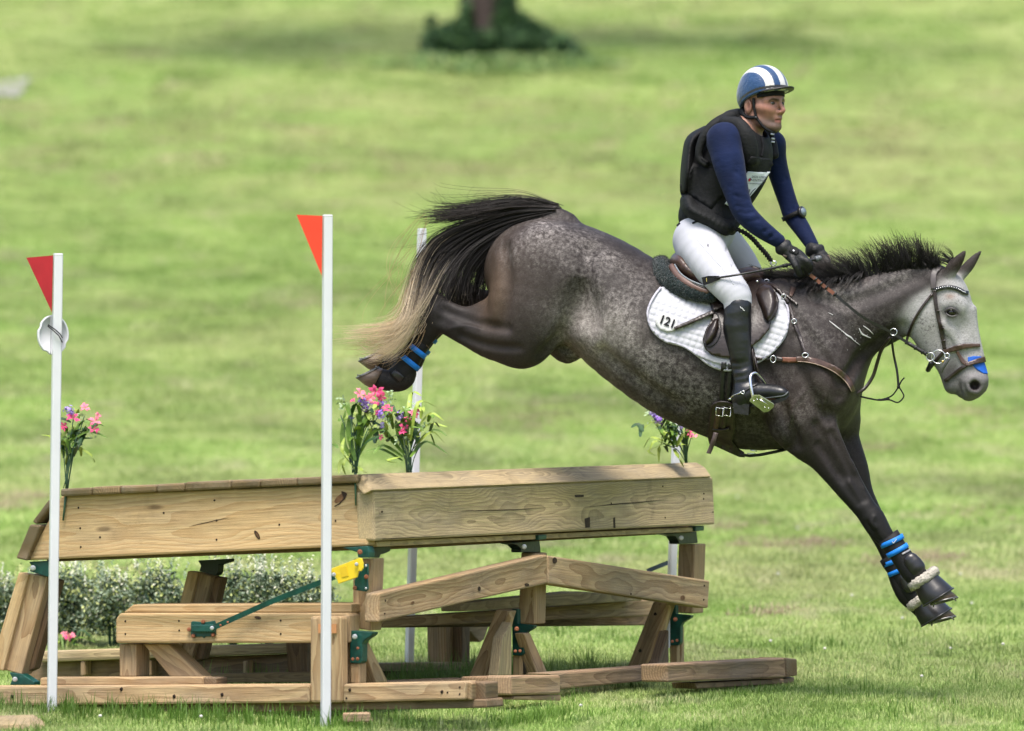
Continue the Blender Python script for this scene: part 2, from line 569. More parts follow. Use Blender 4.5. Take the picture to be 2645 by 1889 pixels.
# --- blades: tufts scattered with geometry nodes
def blade_mat(name, cols, trans=.35, straw=.62):
    m = bpy.data.materials.new(name); m.use_nodes = True; nt = m.node_tree; L = nt.links; b = nt.nodes["Principled BSDF"]
    oi = nt.nodes.new("ShaderNodeObjectInfo"); rp = nt.nodes.new("ShaderNodeValToRGB")
    el = rp.color_ramp.elements
    el[0].position = 0; el[0].color = _lin(cols[0]); el[1].position = 1; el[1].color = _lin(cols[-1])
    for i, c in enumerate(cols[1:-1]):
        e = el.new((i + 1) / (len(cols) - 1)); e.color = _lin(c)
    at = nt.nodes.new("ShaderNodeAttribute"); at.attribute_name = "tone"
    tc = nt.nodes.new("ShaderNodeNewGeometry")
    n = nt.nodes.new("ShaderNodeTexNoise"); n.inputs["Scale"].default_value = 1.3; n.inputs["Detail"].default_value = 4; n.inputs["Roughness"].default_value = .65; L.new(tc.outputs["Position"], n.inputs["Vector"])
    r = nt.nodes.new("ShaderNodeMapRange"); r.inputs[1].default_value = .32; r.inputs[2].default_value = .68; L.new(n.outputs[0], r.inputs[0])
    mx = nt.nodes.new("ShaderNodeMath"); mx.operation = 'MULTIPLY_ADD'; mx.inputs[1].default_value = .56; L.new(at.outputs["Fac"], mx.inputs[0])
    m2 = nt.nodes.new("ShaderNodeMath"); m2.operation = 'MULTIPLY'; m2.inputs[1].default_value = .44; L.new(r.outputs[0], m2.inputs[0]); L.new(m2.outputs[0], mx.inputs[2])
    L.new(mx.outputs[0], rp.inputs[0])
    # dead, straw-coloured patches
    mp = nt.nodes.new("ShaderNodeMapping"); mp.inputs["Scale"].default_value = (.9, .38, 1); L.new(tc.outputs["Position"], mp.inputs[0])
    n2 = nt.nodes.new("ShaderNodeTexNoise"); n2.inputs["Scale"].default_value = 1.5; n2.inputs["Detail"].default_value = 5; n2.inputs["Roughness"].default_value = .62; L.new(mp.outputs[0], n2.inputs["Vector"])
    r2 = nt.nodes.new("ShaderNodeMapRange"); r2.inputs[1].default_value = .54; r2.inputs[2].default_value = .66; r2.inputs[4].default_value = straw; L.new(n2.outputs[0], r2.inputs[0])
    n3 = nt.nodes.new("ShaderNodeTexNoise"); n3.inputs["Scale"].default_value = .85; n3.inputs["Detail"].default_value = 3; L.new(mp.outputs[0], n3.inputs["Vector"])
    r3 = nt.nodes.new("ShaderNodeMapRange"); r3.inputs[1].default_value = .38; r3.inputs[2].default_value = .62; r3.inputs[3].default_value = .74; r3.inputs[4].default_value = 1.14; L.new(n3.outputs[0], r3.inputs[0])
    sx = nt.nodes.new("ShaderNodeMix"); sx.data_type = 'RGBA'; L.new(r2.outputs[0], sx.inputs[0]); L.new(rp.outputs[0], sx.inputs[6]); sx.inputs[7].default_value = (.50, .43, .30, 1)
    vs = nt.nodes.new("ShaderNodeVectorMath"); vs.operation = 'SCALE'; L.new(sx.outputs[2], vs.inputs[0]); L.new(r3.outputs[0], vs.inputs["Scale"])
    mp4 = nt.nodes.new("ShaderNodeMapping"); mp4.inputs["Scale"].default_value = (.16, .20, .1); L.new(tc.outputs["Position"], mp4.inputs[0])
    n6 = nt.nodes.new("ShaderNodeTexNoise"); n6.inputs["Scale"].default_value = 1.0; n6.inputs["Detail"].default_value = 4; n6.inputs["Roughness"].default_value = .6; L.new(mp4.outputs[0], n6.inputs["Vector"])
    r6 = nt.nodes.new("ShaderNodeMapRange"); r6.inputs[1].default_value = .47; r6.inputs[2].default_value = .66; r6.inputs[4].default_value = straw * .75; L.new(n6.outputs[0], r6.inputs[0])
    s6 = nt.nodes.new("ShaderNodeMix"); s6.data_type = 'RGBA'; L.new(r6.outputs[0], s6.inputs[0]); L.new(sx.outputs[2], s6.inputs[6]); s6.inputs[7].default_value = (.50, .44, .26, 1); 
    # the strip across the slope where the grass has dried out along the track
    sp = nt.nodes.new("ShaderNodeSeparateXYZ"); L.new(tc.outputs["Position"], sp.inputs[0])
    ra = nt.nodes.new("ShaderNodeMapRange"); ra.inputs[1].default_value = 74; ra.inputs[2].default_value = 82; ra.interpolation_type = 'SMOOTHSTEP'; L.new(sp.outputs[1], ra.inputs[0])
    rb = nt.nodes.new("ShaderNodeMapRange"); rb.inputs[1].default_value = 94; rb.inputs[2].default_value = 88; rb.interpolation_type = 'SMOOTHSTEP'; L.new(sp.outputs[1], rb.inputs[0])
    rm = nt.nodes.new("ShaderNodeMath"); rm.operation = 'MULTIPLY'; L.new(ra.outputs[0], rm.inputs[0]); L.new(rb.outputs[0], rm.inputs[1])
    rn = nt.nodes.new("ShaderNodeMapRange"); rn.inputs[1].default_value = .36; rn.inputs[2].default_value = .60; rn.inputs[4].default_value = straw * .85; L.new(n2.outputs[0], rn.inputs[0])
    rq = nt.nodes.new("ShaderNodeMath"); rq.operation = 'MULTIPLY'; L.new(rm.outputs[0], rq.inputs[0]); L.new(rn.outputs[0], rq.inputs[1])
    s7 = nt.nodes.new("ShaderNodeMix"); s7.data_type = 'RGBA'; L.new(rq.outputs[0], s7.inputs[0]); L.new(s6.outputs[2], s7.inputs[6]); s7.inputs[7].default_value = (.46, .37, .23, 1)
    L.new(s7.outputs[2], vs.inputs[0])
    L.new(vs.outputs[0], b.inputs["Base Color"])
    b.inputs["Roughness"].default_value = .5; b.inputs["Specular IOR Level"].default_value = .25
    tr = nt.nodes.new("ShaderNodeBsdfTranslucent"); ms = nt.nodes.new("ShaderNodeMixShader"); ms.inputs[0].default_value = trans
    L.new(vs.outputs[0], tr.inputs[0]); L.new(b.outputs[0], ms.inputs[1]); L.new(tr.outputs[0], ms.inputs[2])
    L.new(ms.outputs[0], nt.nodes["Material Output"].inputs["Surface"])
    return m
GRASS_COLS = [(.115, .195, .032), (.20, .325, .066), (.305, .435, .118), (.45, .53, .20), (.58, .54, .33)]
M_blade = blade_mat("grass_blade", GRASS_COLS)
M_blade_tall = blade_mat("tall_grass_blade", [(.05, .11, .016), (.09, .18, .026), (.15, .26, .045), (.22, .32, .08)], straw=.2)
tuft_col = bpy.data.collections.new("tufts")
def tuft(n, rad, hmin, hmax, wid, seed, lean=.6):
    g = np.random.default_rng(seed); V = []; F = []; T = []
    for k in range(n):
        a = g.random() * 6.283; r = rad * math.sqrt(g.random()); p = np.array([r * math.cos(a), r * math.sin(a), -.005])
        h = hmin + (hmax - hmin) * g.random() ** 1.4; az = g.random() * 6.283; ln = lean * g.random()
        d = np.array([math.cos(az), math.sin(az), 0]); s_ = np.array([-d[1], d[0], 0]) * wid * (.6 + .8 * g.random())
        b = len(V); t = g.random()
        for q, ww in ((0, 1.0), (.5, .8), (1.0, .12)):
            c = p + d * ln * h * q ** 1.7 + np.array([0, 0, h * (q - .22 * ln * q * q)])
            V += [c - s_ * ww, c + s_ * ww]; T += [t, t]
        F += [(b, b + 1, b + 3, b + 2), (b + 2, b + 3, b + 5, b + 4)]
    return V, F, T
def tuft_obj(name, m_, *a):
    V, F, T = tuft(*a)
    me = bpy.data.meshes.new(name); me.from_pydata([tuple(v) for v in V], [], F)
    at = me.attributes.new("tone", 'FLOAT', 'POINT'); at.data.foreach_set("value", np.array(T, dtype=np.float32))
    me.materials.append(m_)
    return me
def scatter(name, pts, rot, scl, mesh, seed, **kw):
    """one object of points; geometry nodes put a tuft on each"""
    me = bpy.data.meshes.new(name); me.vertices.add(len(pts)); me.vertices.foreach_set("co", np.asarray(pts, dtype=np.float32).ravel())
    a = me.attributes.new("rotz", 'FLOAT', 'POINT'); a.data.foreach_set("value", np.asarray(rot, dtype=np.float32))
    a = me.attributes.new("scl", 'FLOAT', 'POINT'); a.data.foreach_set("value", np.asarray(scl, dtype=np.float32))
    o = bpy.data.objects.new(name, me); COL.objects.link(o)
    src = bpy.data.objects.new(name + "_source", mesh)       # not linked to the scene: only its mesh is used
    ng = bpy.data.node_groups.new(name + "_nodes", 'GeometryNodeTree')
    ng.interface.new_socket("Geometry", in_out='INPUT', socket_type='NodeSocketGeometry'); ng.interface.new_socket("Geometry", in_out='OUTPUT', socket_type='NodeSocketGeometry')
    gi = ng.nodes.new("NodeGroupInput"); go = ng.nodes.new("NodeGroupOutput")
    ip = ng.nodes.new("GeometryNodeInstanceOnPoints"); ob = ng.nodes.new("GeometryNodeObjectInfo"); ob.inputs["Object"].default_value = src
    na = ng.nodes.new("GeometryNodeInputNamedAttribute"); na.data_type = 'FLOAT'; na.inputs["Name"].default_value = "rotz"
    ns = ng.nodes.new("GeometryNodeInputNamedAttribute"); ns.data_type = 'FLOAT'; ns.inputs["Name"].default_value = "scl"
    cx = ng.nodes.new("ShaderNodeCombineXYZ")
    ng.links.new(na.outputs["Attribute"], cx.inputs[2]); ng.links.new(cx.outputs[0], ip.inputs["Rotation"]); ng.links.new(ns.outputs["Attribute"], ip.inputs["Scale"])
    ng.links.new(gi.outputs[0], ip.inputs["Points"]); ng.links.new(ob.outputs["Geometry"], ip.inputs["Instance"]); ng.links.new(ip.outputs[0], go.inputs[0])
    md = o.modifiers.new("scatter", 'NODES'); md.node_group = ng
    props(o, **kw)
    return o
gr = np.random.default_rng(12)
def ground_pts(n, y0, y1, half=1.75, pw=1.0):
    y = y0 + (y1 - y0) * gr.random(n) ** pw
    hw = (IW / 2) / FPX * y * half
    x = (gr.random(n) * 2 - 1) * hw
    return np.stack([x, y, [gz(a, b) for a, b in zip(x, y)]], 1)
for k, (n, y0, y1, hm) in enumerate(((19000, 26.6, 31.5, .036), (15000, 31.5, 38, .040), (13000, 38, 54, .045), (12000, 54, 80, .055), (11000, 80, 125, .07))):
    for j in range(2):
        p = ground_pts(n // 2, y0, y1)
        nn = (34, 34, 44, 50, 50)[k]
        me = tuft_obj("tuft", M_blade, nn, (.055, .065, .12, .20, .34)[k], (.010, .012, .014, .016, .02)[k], hm, (.0019, .0022, .0034, .005, .009)[k], 40 + 10 * k + j, 1.1)
        scatter("short_grass", p, gr.random(len(p)) * 6.28, .75 + .5 * gr.random(len(p)), me, j, kind="stuff")
# long grass along the rails and inside the jump, where the mower misses
def line_tall(px0, px1, dfun, n, spread, hs, seed, wid=.0022):
    g = np.random.default_rng(seed); pts = []
    for _ in range(n):
        px = px0 + (px1 - px0) * g.random(); d = dfun(px) + g.normal(0, spread); x = (px - CX) / FPX * d; pts.append((x, d, gz(x, d)))
    me = tuft_obj("tall_tuft", M_blade_tall, 9, .045, hs * .35, hs, wid, seed, .75)
    scatter("long_grass", pts, g.random(n) * 6.28, .55 + .6 * g.random(n), me, 0, kind="stuff")
# ------------------------------------------------------------------ the timber jump
CROP = {"K": (0, 1150, 2.198), "J0": (0, 1230, 6.497), "J2": (860, 1380, 3.191), "J3": (1280, 1340, 3.248), "J4": (440, 1400, 3.321), "J5": (0, 1450, 3.70), "J6": (800, 1150, 2.198), "J7": (1300, 1150, 2.1975), "S": (0, 0, 1.0)}
def kk(c, pts):
    x0, y0, s_ = CROP[c]; return [(x0 + a / s_, y0 + b / s_) for a, b in pts]
DC = 28.6
Cx, Cd = (947 - CX) / FPX * DC, DC
_fx, _fd = (1846 - CX) / FPX * 31.6, 31.6
av = np.array([_fx - Cx, _fd - Cd]); av /= np.linalg.norm(av)      # along the landing face, away from us
bv_ = np.array([-av[1], av[0]])                                      # along the end face, to the left
def dplane(px, x0, d0, n):
    k = (px - CX) / FPX
    return (n[0] * x0 + n[1] * d0) / (n[0] * k + n[1])
def dL(px, o=0.0):
    return dplane(px, Cx - av[0] * o, Cd - av[1] * o, av)
def dR(px, o=0.0):
    return dplane(px, Cx - bv_[0] * o, Cd - bv_[1] * o, bv_)
def ptL(p, o=0.0): return P(p[0], p[1], dL(p[0], o))
def ptR(p, o=0.0): return P(p[0], p[1], dR(p[0], o))
AW = Vector((av[0], av[1] * cp, av[1] * sp)); BW = Vector((bv_[0], bv_[1] * cp, bv_[1] * sp))

def wood(name, light, dark_, grey=.3, stain=.3, rough=.75, ring=34.0, seed=0.0):
    m = bpy.data.materials.new(name); m.use_nodes = True; nt = m.node_tree; L = nt.links; b = nt.nodes["Principled BSDF"]
    def N(t, **k):
        n = nt.nodes.new(t)
        for a, v in k.items(): setattr(n, a, v)
        return n
    tc = N("ShaderNodeTexCoord"); oi = N("ShaderNodeObjectInfo")
    cmb = N("ShaderNodeCombineXYZ")
    ml = N("ShaderNodeMath", operation='MULTIPLY'); ml.inputs[1].default_value = 37.0; L.new(oi.outputs["Random"], ml.inputs[0]); L.new(ml.outputs[0], cmb.inputs[0])
    ml2 = N("ShaderNodeMath", operation='MULTIPLY_ADD'); ml2.inputs[1].default_value = .12; ml2.inputs[2].default_value = .05; L.new(oi.outputs["Random"], ml2.inputs[0]); L.new(ml2.outputs[0], cmb.inputs[1])
    ad = N("ShaderNodeVectorMath", operation='ADD'); L.new(tc.outputs["Object"], ad.inputs[0]); L.new(cmb.outputs[0], ad.inputs[1])
    # slow wander of the rings along the timber
    mp = N("ShaderNodeMapping"); mp.inputs["Scale"].default_value = (1.6, 5, 5); L.new(ad.outputs[0], mp.inputs[0])
    w = N("ShaderNodeTexNoise"); w.inputs["Scale"].default_value = 1.0; w.inputs["Detail"].default_value = 2; L.new(mp.outputs[0], w.inputs["Vector"])
    sb = N("ShaderNodeVectorMath", operation='SUBTRACT'); sb.inputs[1].default_value = (.5, .5, .5); L.new(w.outputs["Color"], sb.inputs[0])
    sc = N("ShaderNodeVectorMath", operation='MULTIPLY'); sc.inputs[1].default_value = (.0, .10, .10); L.new(sb.outputs[0], sc.inputs[0])
    a2 = N("ShaderNodeVectorMath", operation='ADD'); L.new(ad.outputs[0], a2.inputs[0]); L.new(sc.outputs[0], a2.inputs[1])
    wv = N("ShaderNodeTexWave", wave_type='RINGS', rings_direction='X', wave_profile='SAW'); wv.inputs["Scale"].default_value = ring; wv.inputs["Distortion"].default_value = .8; wv.inputs["Detail"].default_value = 2; wv.inputs["Detail Scale"].default_value = 1.2
    L.new(a2.outputs[0], wv.inputs["Vector"])
    # fibres
    mp2 = N("ShaderNodeMapping"); mp2.inputs["Scale"].default_value = (5, 130, 130); L.new(ad.outputs[0], mp2.inputs[0])
    fb = N("ShaderNodeTexNoise"); fb.inputs["Scale"].default_value = 1.0; fb.inputs["Detail"].default_value = 4; fb.inputs["Roughness"].default_value = .7; L.new(mp2.outputs[0], fb.inputs["Vector"])
    rp = N("ShaderNodeValToRGB"); rp.color_ramp.elements[0].color = _lin(light); rp.color_ramp.elements[1].color = _lin(dark_)
    rp.color_ramp.elements[0].position = .25; rp.color_ramp.elements[1].position = 1.0
    L.new(wv.outputs["Fac"], rp.inputs[0])
    # weathered grey patches and dark stains
    mp3 = N("ShaderNodeMapping"); mp3.inputs["Scale"].default_value = (2.2, 7, 7); L.new(ad.outputs[0], mp3.inputs[0])
    g = N("ShaderNodeTexNoise"); g.inputs["Scale"].default_value = 1.0; g.inputs["Detail"].default_value = 5; g.inputs["Roughness"].default_value = .65; L.new(mp3.outputs[0], g.inputs["Vector"])
    gr = N("ShaderNodeMapRange"); gr.inputs[1].default_value = .42; gr.inputs[2].default_value = .68; gr.inputs[4].default_value = grey; L.new(g.outputs[0], gr.inputs[0])
    mx = N("ShaderNodeMix", data_type='RGBA'); L.new(gr.outputs[0], mx.inputs[0]); L.new(rp.outputs[0], mx.inputs[6]); mx.inputs[7].default_value = (.22, .19, .145, 1)
    st = N("ShaderNodeTexNoise"); st.inputs["Scale"].default_value = 6.0; st.inputs["Detail"].default_value = 6; st.inputs["Roughness"].default_value = .7; L.new(ad.outputs[0], st.inputs["Vector"])
    sr = N("ShaderNodeMapRange"); sr.inputs[1].default_value = .56; sr.inputs[2].default_value = .74; sr.inputs[4].default_value = stain; L.new(st.outputs[0], sr.inputs[0])
    mx2 = N("ShaderNodeMix", data_type='RGBA'); L.new(sr.outputs[0], mx2.inputs[0]); L.new(mx.outputs[2], mx2.inputs[6]); mx2.inputs[7].default_value = (.045, .034, .022, 1)
    fr = N("ShaderNodeMapRange"); fr.inputs[1].default_value = .3; fr.inputs[2].default_value = .7; fr.inputs[3].default_value = .78; fr.inputs[4].default_value = 1.20; L.new(fb.outputs[0], fr.inputs[0])
    rv = N("ShaderNodeMath", operation='MULTIPLY_ADD'); rv.inputs[1].default_value = .3; rv.inputs[2].default_value = .85; L.new(oi.outputs["Random"], rv.inputs[0])
    mm = N("ShaderNodeMath", operation='MULTIPLY'); L.new(fr.outputs[0], mm.inputs[0]); L.new(rv.outputs[0], mm.inputs[1])
    vs = N("ShaderNodeVectorMath", operation='SCALE'); L.new(mx2.outputs[2], vs.inputs[0]); L.new(mm.outputs[0], vs.inputs["Scale"])
    # knots
    vm = N("ShaderNodeMapping"); vm.inputs["Scale"].default_value = (1.3, 4.5, 4.5); L.new(ad.outputs[0], vm.inputs[0])
    vo = N("ShaderNodeTexVoronoi"); vo.inputs["Scale"].default_value = 1.0; vo.inputs["Randomness"].default_value = 1.0; L.new(vm.outputs[0], vo.inputs["Vector"])
    kr = N("ShaderNodeMapRange"); kr.inputs[1].default_value = .065; kr.inputs[2].default_value = .03; kr.inputs[3].default_value = 0; kr.inputs[4].default_value = .6; L.new(vo.outputs["Distance"], kr.inputs[0])
    mx3 = N("ShaderNodeMix", data_type='RGBA'); L.new(kr.outputs[0], mx3.inputs[0]); L.new(vs.outputs[0], mx3.inputs[6]); mx3.inputs[7].default_value = (.045, .024, .014, 1)
    L.new(mx3.outputs[2], b.inputs["Base Color"])
    b.inputs["Roughness"].default_value = rough; b.inputs["Specular IOR Level"].default_value = .25
    bp = N("ShaderNodeBump"); bp.inputs["Strength"].default_value = .45; bp.inputs["Distance"].default_value = .006
    ha = N("ShaderNodeMath", operation='ADD'); L.new(fb.outputs[0], ha.inputs[0]); L.new(wv.outputs["Fac"], ha.inputs[1]); L.new(ha.outputs[0], bp.inputs["Height"]); L.new(bp.outputs[0], b.inputs["Normal"])
    return m
W_new = wood("fresh_pine", (.48, .34, .175), (.40, .26, .12), .25, .25, ring=24)
W_mid = wood("weathered_pine", (.42, .295, .16), (.27, .17, .085), .5, .3, ring=26)
W_grey = wood("grey_pine", (.44, .34, .185), (.28, .21, .115), .5, .45, ring=48)
W_top = wood("old_pine_top", (.25, .175, .09), (.11, .075, .04), .6, .75, ring=40)
W_red = wood("damp_red_pine", (.34, .225, .13), (.21, .13, .075), .45, .4, ring=26)
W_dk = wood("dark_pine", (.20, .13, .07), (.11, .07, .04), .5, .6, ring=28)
M_green = mat("green_enamel", (.004, .055, .042), .42, .5, noise=(30, .35), bump=(60, .12))
M_dgreen = mat("black_green_enamel", (.003, .013, .011), .45, .5, noise=(30, .35), bump=(60, .12))
M_rust = mat("rusty_bolt", (.24, .085, .04), .6, .4, noise=(120, .4), metal=.3)
M_zinc = mat("zinc_bolt", (.48, .49, .50), .38, .5, metal=.7)
M_nail = mat("nail_hole", (.018, .011, .008), .8, .2)

JO = P(1200, 1720, 29.6); JO.z = float(ground_z(JO.x, JO.y))
jump = empty("timber_jump", JO, label="wooden cross country table jump of planks and posts under the leaping horse", cat="horse jump")

def solid(name, front, ext, mat_, parent=jump, bevel=.006, back=None, **kw):
    """a timber: its visible face (4 or more points), swept by ext; grain runs along its longest edge"""
    front = [Vector(p) for p in front]; n = len(front)
    bk = [p + Vector(ext) for p in front] if back is None else [Vector(p) for p in back]
    allp = front + bk
    c = sum(allp, Vector()) / len(allp)
    best = None
    cand = [(front[(i + 1) % n] - front[i]) for i in range(n)] + [bk[0] - front[0]]
    xa = max(cand, key=lambda v: v.length).normalized()
    if xa.x < 0 and abs(xa.x) > .3: xa = -xa
    nrm = (front[1] - front[0]).cross(front[2] - front[0])
    if nrm.length < 1e-9: nrm = Vector((0, -1, 0))
    nrm.normalize()
    ya = nrm - xa * nrm.dot(xa)
    if ya.length < 1e-3: ya = xa.orthogonal()
    ya.normalize(); za = xa.cross(ya)
    Mt = Matrix(((xa.x, ya.x, za.x, c.x), (xa.y, ya.y, za.y, c.y), (xa.z, ya.z, za.z, c.z), (0, 0, 0, 1)))
    Mi = Mt.inverted()
    bm = bmesh.new()
    vs = [bm.verts.new(Mi @ p) for p in allp]
    bm.faces.new(vs[:n]); bm.faces.new(list(reversed(vs[n:])))
    for i in range(n):
        j = (i + 1) % n; bm.faces.new([vs[j], vs[i], vs[n + i], vs[n + j]])
    bmesh.ops.recalc_face_normals(bm, faces=bm.faces[:])
    if bevel:
        bmesh.ops.bevel(bm, geom=bm.edges[:], offset=bevel, segments=2, profile=.5, affect='EDGES', clamp_overlap=True)
    me = bpy.data.meshes.new(name); bm.to_mesh(me); bm.free()
    me.materials.append(mat_)
    o = bpy.data.objects.new(name, me); COL.objects.link(o)
    if parent is not None:
        o.parent = parent; o.matrix_parent_inverse = parent.matrix_basis.inverted()
    o.matrix_basis = Mt
    props(o, **kw)
    return o
def onL(name, c, pts, o, t, m, **k):
    q = kk(c, pts); return solid(name, [ptL(p, o) for p in q], AW * t, m, **k)
def onR(name, c, pts, o, t, m, **k):
    q = kk(c, pts); return solid(name, [ptR(p, o) for p in q], BW * t, m, **k)
def post(name, c, pts, ref, o, t, m, **k):
    """a squared post near the landing face: its left-hand face is drawn, its depth runs along the face"""
    q = kk(c, pts); rx = kk(c, [ref])[0][0]; d = dR(rx, o); x0 = (rx - CX) / FPX * d
    return solid(name, [P(p[0], p[1], dplane(p[0], x0, d, av)) for p in q], AW * t, m, **k)

# --- upper table
onL("side_board", "S", [(158, 1280), (945, 1252), (950, 1410), (68, 1448)], 0.0, .07, W_new, bevel=.010)
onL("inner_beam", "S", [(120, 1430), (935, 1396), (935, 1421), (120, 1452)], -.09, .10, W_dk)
ends = [340, 521, 682, 887, 1047, 1310, 1476, 1684, 1838, 2030]
for i in range(len(ends) - 1):
    x0, x1 = ends[i], ends[i + 1]
    yt = lambda x: 248 - (x - 340) * (78 / 1640.0) + rnd_j[i]
    rnd_j = [1, -2, 2, 0, -4, 3, 0, 2, -1]
    yb = lambda x: 293 - (x - 340) * (78 / 1640.0)
    onL("top_plank", "K", [(x0 + 1.5, yt(x0)), (x1 - 1.5, yt(x1)), (x1 - 1.5, yb(x1)), (x0 + 1.5, yb(x0))], .035, 3.25, W_top, bevel=.009)
onL("roof_plank", "K", [(180, 435), (276, 306), (300, 330), (205, 452)], .03, 3.25, W_top, bevel=.008)
onL("roof_plank", "K", [(88, 642), (168, 450), (232, 456), (150, 657)], .03, 3.25, W_top, bevel=.008)
# landing face
solid("cap_plank", [ptR((930, 1224), -.035), ptR((1798, 1193.5), -.035), ptR((1822, 1206), .005), ptR((1839, 1231), .05), ptR((962, 1266), .05)], Vector((0, 0, -.02)) + BW * .045, W_grey, bevel=.009)
onR("face_board", "S", [(966, 1270.5), (1842, 1232.5), (1848, 1355), (969, 1398)], .04, .085, W_grey, bevel=.010)
onR("face_ledger", "S", [(973, 1399), (1818, 1361), (1806, 1373), (975, 1413)], .005, .06, W_grey, bevel=.004)
onR("inner_beam", "S", [(985, 1398), (1800, 1358), (1796, 1376), (985, 1421)], -.10, .10, W_dk)
# far end of the table, closed
_e0, _e1 = ptR((1836, 1238), -.02), ptR((1840, 1352), -.02)
solid("end_board", [_e0, _e0 + BW * 1.42, _e1 + BW * 1.50, _e1], AW * -.06, W_mid)

# --- legs and posts of the table
onL("leg", "K", [(165, 730), (268, 747), (122, 1305), (22, 1275)], -.05, .09, W_mid)
onL("leg_cheek", "K", [(105, 722), (160, 733), (17, 1282), (-60, 1265)], -.03, .05, W_new)
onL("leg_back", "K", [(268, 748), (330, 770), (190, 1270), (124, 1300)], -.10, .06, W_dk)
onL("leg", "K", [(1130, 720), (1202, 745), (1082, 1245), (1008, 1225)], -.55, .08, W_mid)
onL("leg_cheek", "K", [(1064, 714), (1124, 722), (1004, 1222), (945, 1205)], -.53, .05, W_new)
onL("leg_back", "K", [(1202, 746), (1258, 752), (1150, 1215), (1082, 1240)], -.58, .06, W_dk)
post("corner_post", "J2", [(165, 205), (333, 200), (308, 798), (158, 772)], (333, 500), -.01, .10, W_mid)
post("post", "J3", [(213, 284), (340, 290), (326, 886), (186, 880)], (340, 500), -.02, .11, W_mid)
post("post", "J3", [(1534, 214), (1672, 214), (1652, 798), (1515, 790)], (1672, 500), -.02, .12, W_mid)
onR("rail", "S", [(980.6, 1533.6), (1414, 1433), (1414, 1508), (978.5, 1607.8)], .07, .07, W_mid, bevel=.008)
onR("rail", "S", [(1416.5, 1435), (1834, 1500), (1829.6, 1571.5), (1416.5, 1508)], .07, .07, W_mid, bevel=.008)
# --- hinge brackets
def bracket(pts_fn, c, plate, arc, m_, bolt=None):
    q = kk(c, plate)
    o = solid("hinge_bracket", [pts_fn(p) for p in q], AW * .05 if pts_fn.__name__ == "f_L" else BW * .05, m_, bevel=.003)
    return o
def f_L(o): 
    def f_L(p): return ptL(p, o)
    return f_L
def f_R(o):
    def f_R(p): return ptR(p, o)
    return f_R
def bolt(c, p, fn, r, m_, parent=jump, name="bolt"):
    q = kk(c, [p])[0]; w = fn(q)
    mb = MB(); n = Vector((0, -1, 0))
    for rr, z in ((r, 0), (r * .55, .005)):
        pass
    rg = [[w + Vector((math.cos(t) * r_, -z, math.sin(t) * r_)) for t in np.linspace(0, 2 * math.pi, 10, endpoint=False)] for r_, z in ((r, -.004), (r, .002), (r * .62, .003), (r * .6, .010))]
    mb.loft(rg); return mb.build(name, m_, parent, False)
bracket(f_L(-.02), "K", [(163, 663), (300, 655), (300, 735), (268, 748), (166, 716), (180, 690)], None, M_green)
bracket(f_L(-.40), "K", [(1122, 655), (1300, 645), (1300, 662), (1240, 680), (1237, 725), (1222, 742), (1130, 716), (1140, 685)], None, M_dgreen)
bracket(f_L(.01), "J2", [(80, 112), (285, 98), (300, 150), (298, 195), (205, 192), (200, 150)], None, M_green)
bracket(f_R(-.05), "J2", [(285, 110), (470, 95), (475, 140), (430, 160), (395, 168), (385, 195), (300, 195)], None, M_dgreen)
bracket(f_R(-.03), "J3", [(100, 205), (370, 182), (372, 205), (378, 240), (380, 284), (215, 284), (215, 255), (180, 222)], None, M_dgreen)
bracket(f_R(-.03), "J3", [(1412, 126), (1690, 108), (1690, 135), (1700, 205), (1540, 214), (1535, 185), (1510, 150)], None, M_dgreen)
onR("green_tab", "J3", [(360, 138), (430, 132), (430, 172), (362, 180)], .02, .04, M_green, bevel=.003)
onR("green_tab", "J3", [(1680, 66), (1752, 60), (1750, 100), (1678, 106)], .02, .04, M_green, bevel=.003)
bracket(f_L(.03), "J2", [(140, 795), (330, 808), (322, 832), (262, 872), (240, 905), (238, 1050), (215, 1068), (140, 1062)], None, M_green)
post("hinge_bracket", "J3", [(136, 758), (186, 760), (186, 880), (325, 895), (318, 918), (262, 950), (240, 995), (236, 1130), (212, 1150), (140, 1146)], (330, 900), .01, .03, M_green, bevel=.003)
post("hinge_bracket", "J3", [(1462, 722), (1510, 714), (1512, 800), (1640, 812), (1636, 830), (1570, 870), (1552, 900), (1550, 1040), (1530, 1064), (1462, 1062)], (1650, 830), .01, .03, M_green, bevel=.003)
fl = lambda o: (lambda p: ptL(p, o))
fr_ = lambda o: (lambda p: ptR(p, o))
for c, p, fn, r, m_ in (("K", (187, 698), fl(.0), .012, M_zinc), ("J2", (222, 147), fl(.03), .011, M_rust), ("J3", (240, 236), fr_(.0), .011, M_zinc), ("J3", (1558, 162), fr_(.0), .011, M_zinc),
                        ("J2", (180, 845), fl(.05), .011, M_zinc), ("J2", (205, 940), fl(.05), .006, M_rust), ("J2", (163, 1030), fl(.05), .007, M_rust), ("J2", (203, 1028), fl(.05), .007, M_rust),
                        ("J3", (178, 925), fr_(.2), .010, M_rust), ("J3", (166, 1112), fr_(.2), .007, M_rust), ("J3", (205, 1110), fr_(.2), .007, M_rust), ("J3", (1508, 845), fr_(.2), .010, M_rust), ("J3", (1483, 1030), fr_(.2), .007, M_rust), ("J3", (1522, 1022), fr_(.2), .007, M_rust),
                        ("K", (85, 1330), fl(-.02), .011, M_zinc)):
    bolt(c, p, fn, r, m_)
bracket(f_L(-.04), "K", [(52, 1290), (125, 1300), (195, 1345), (195, 1362), (55, 1362), (70, 1325)], None, M_green)

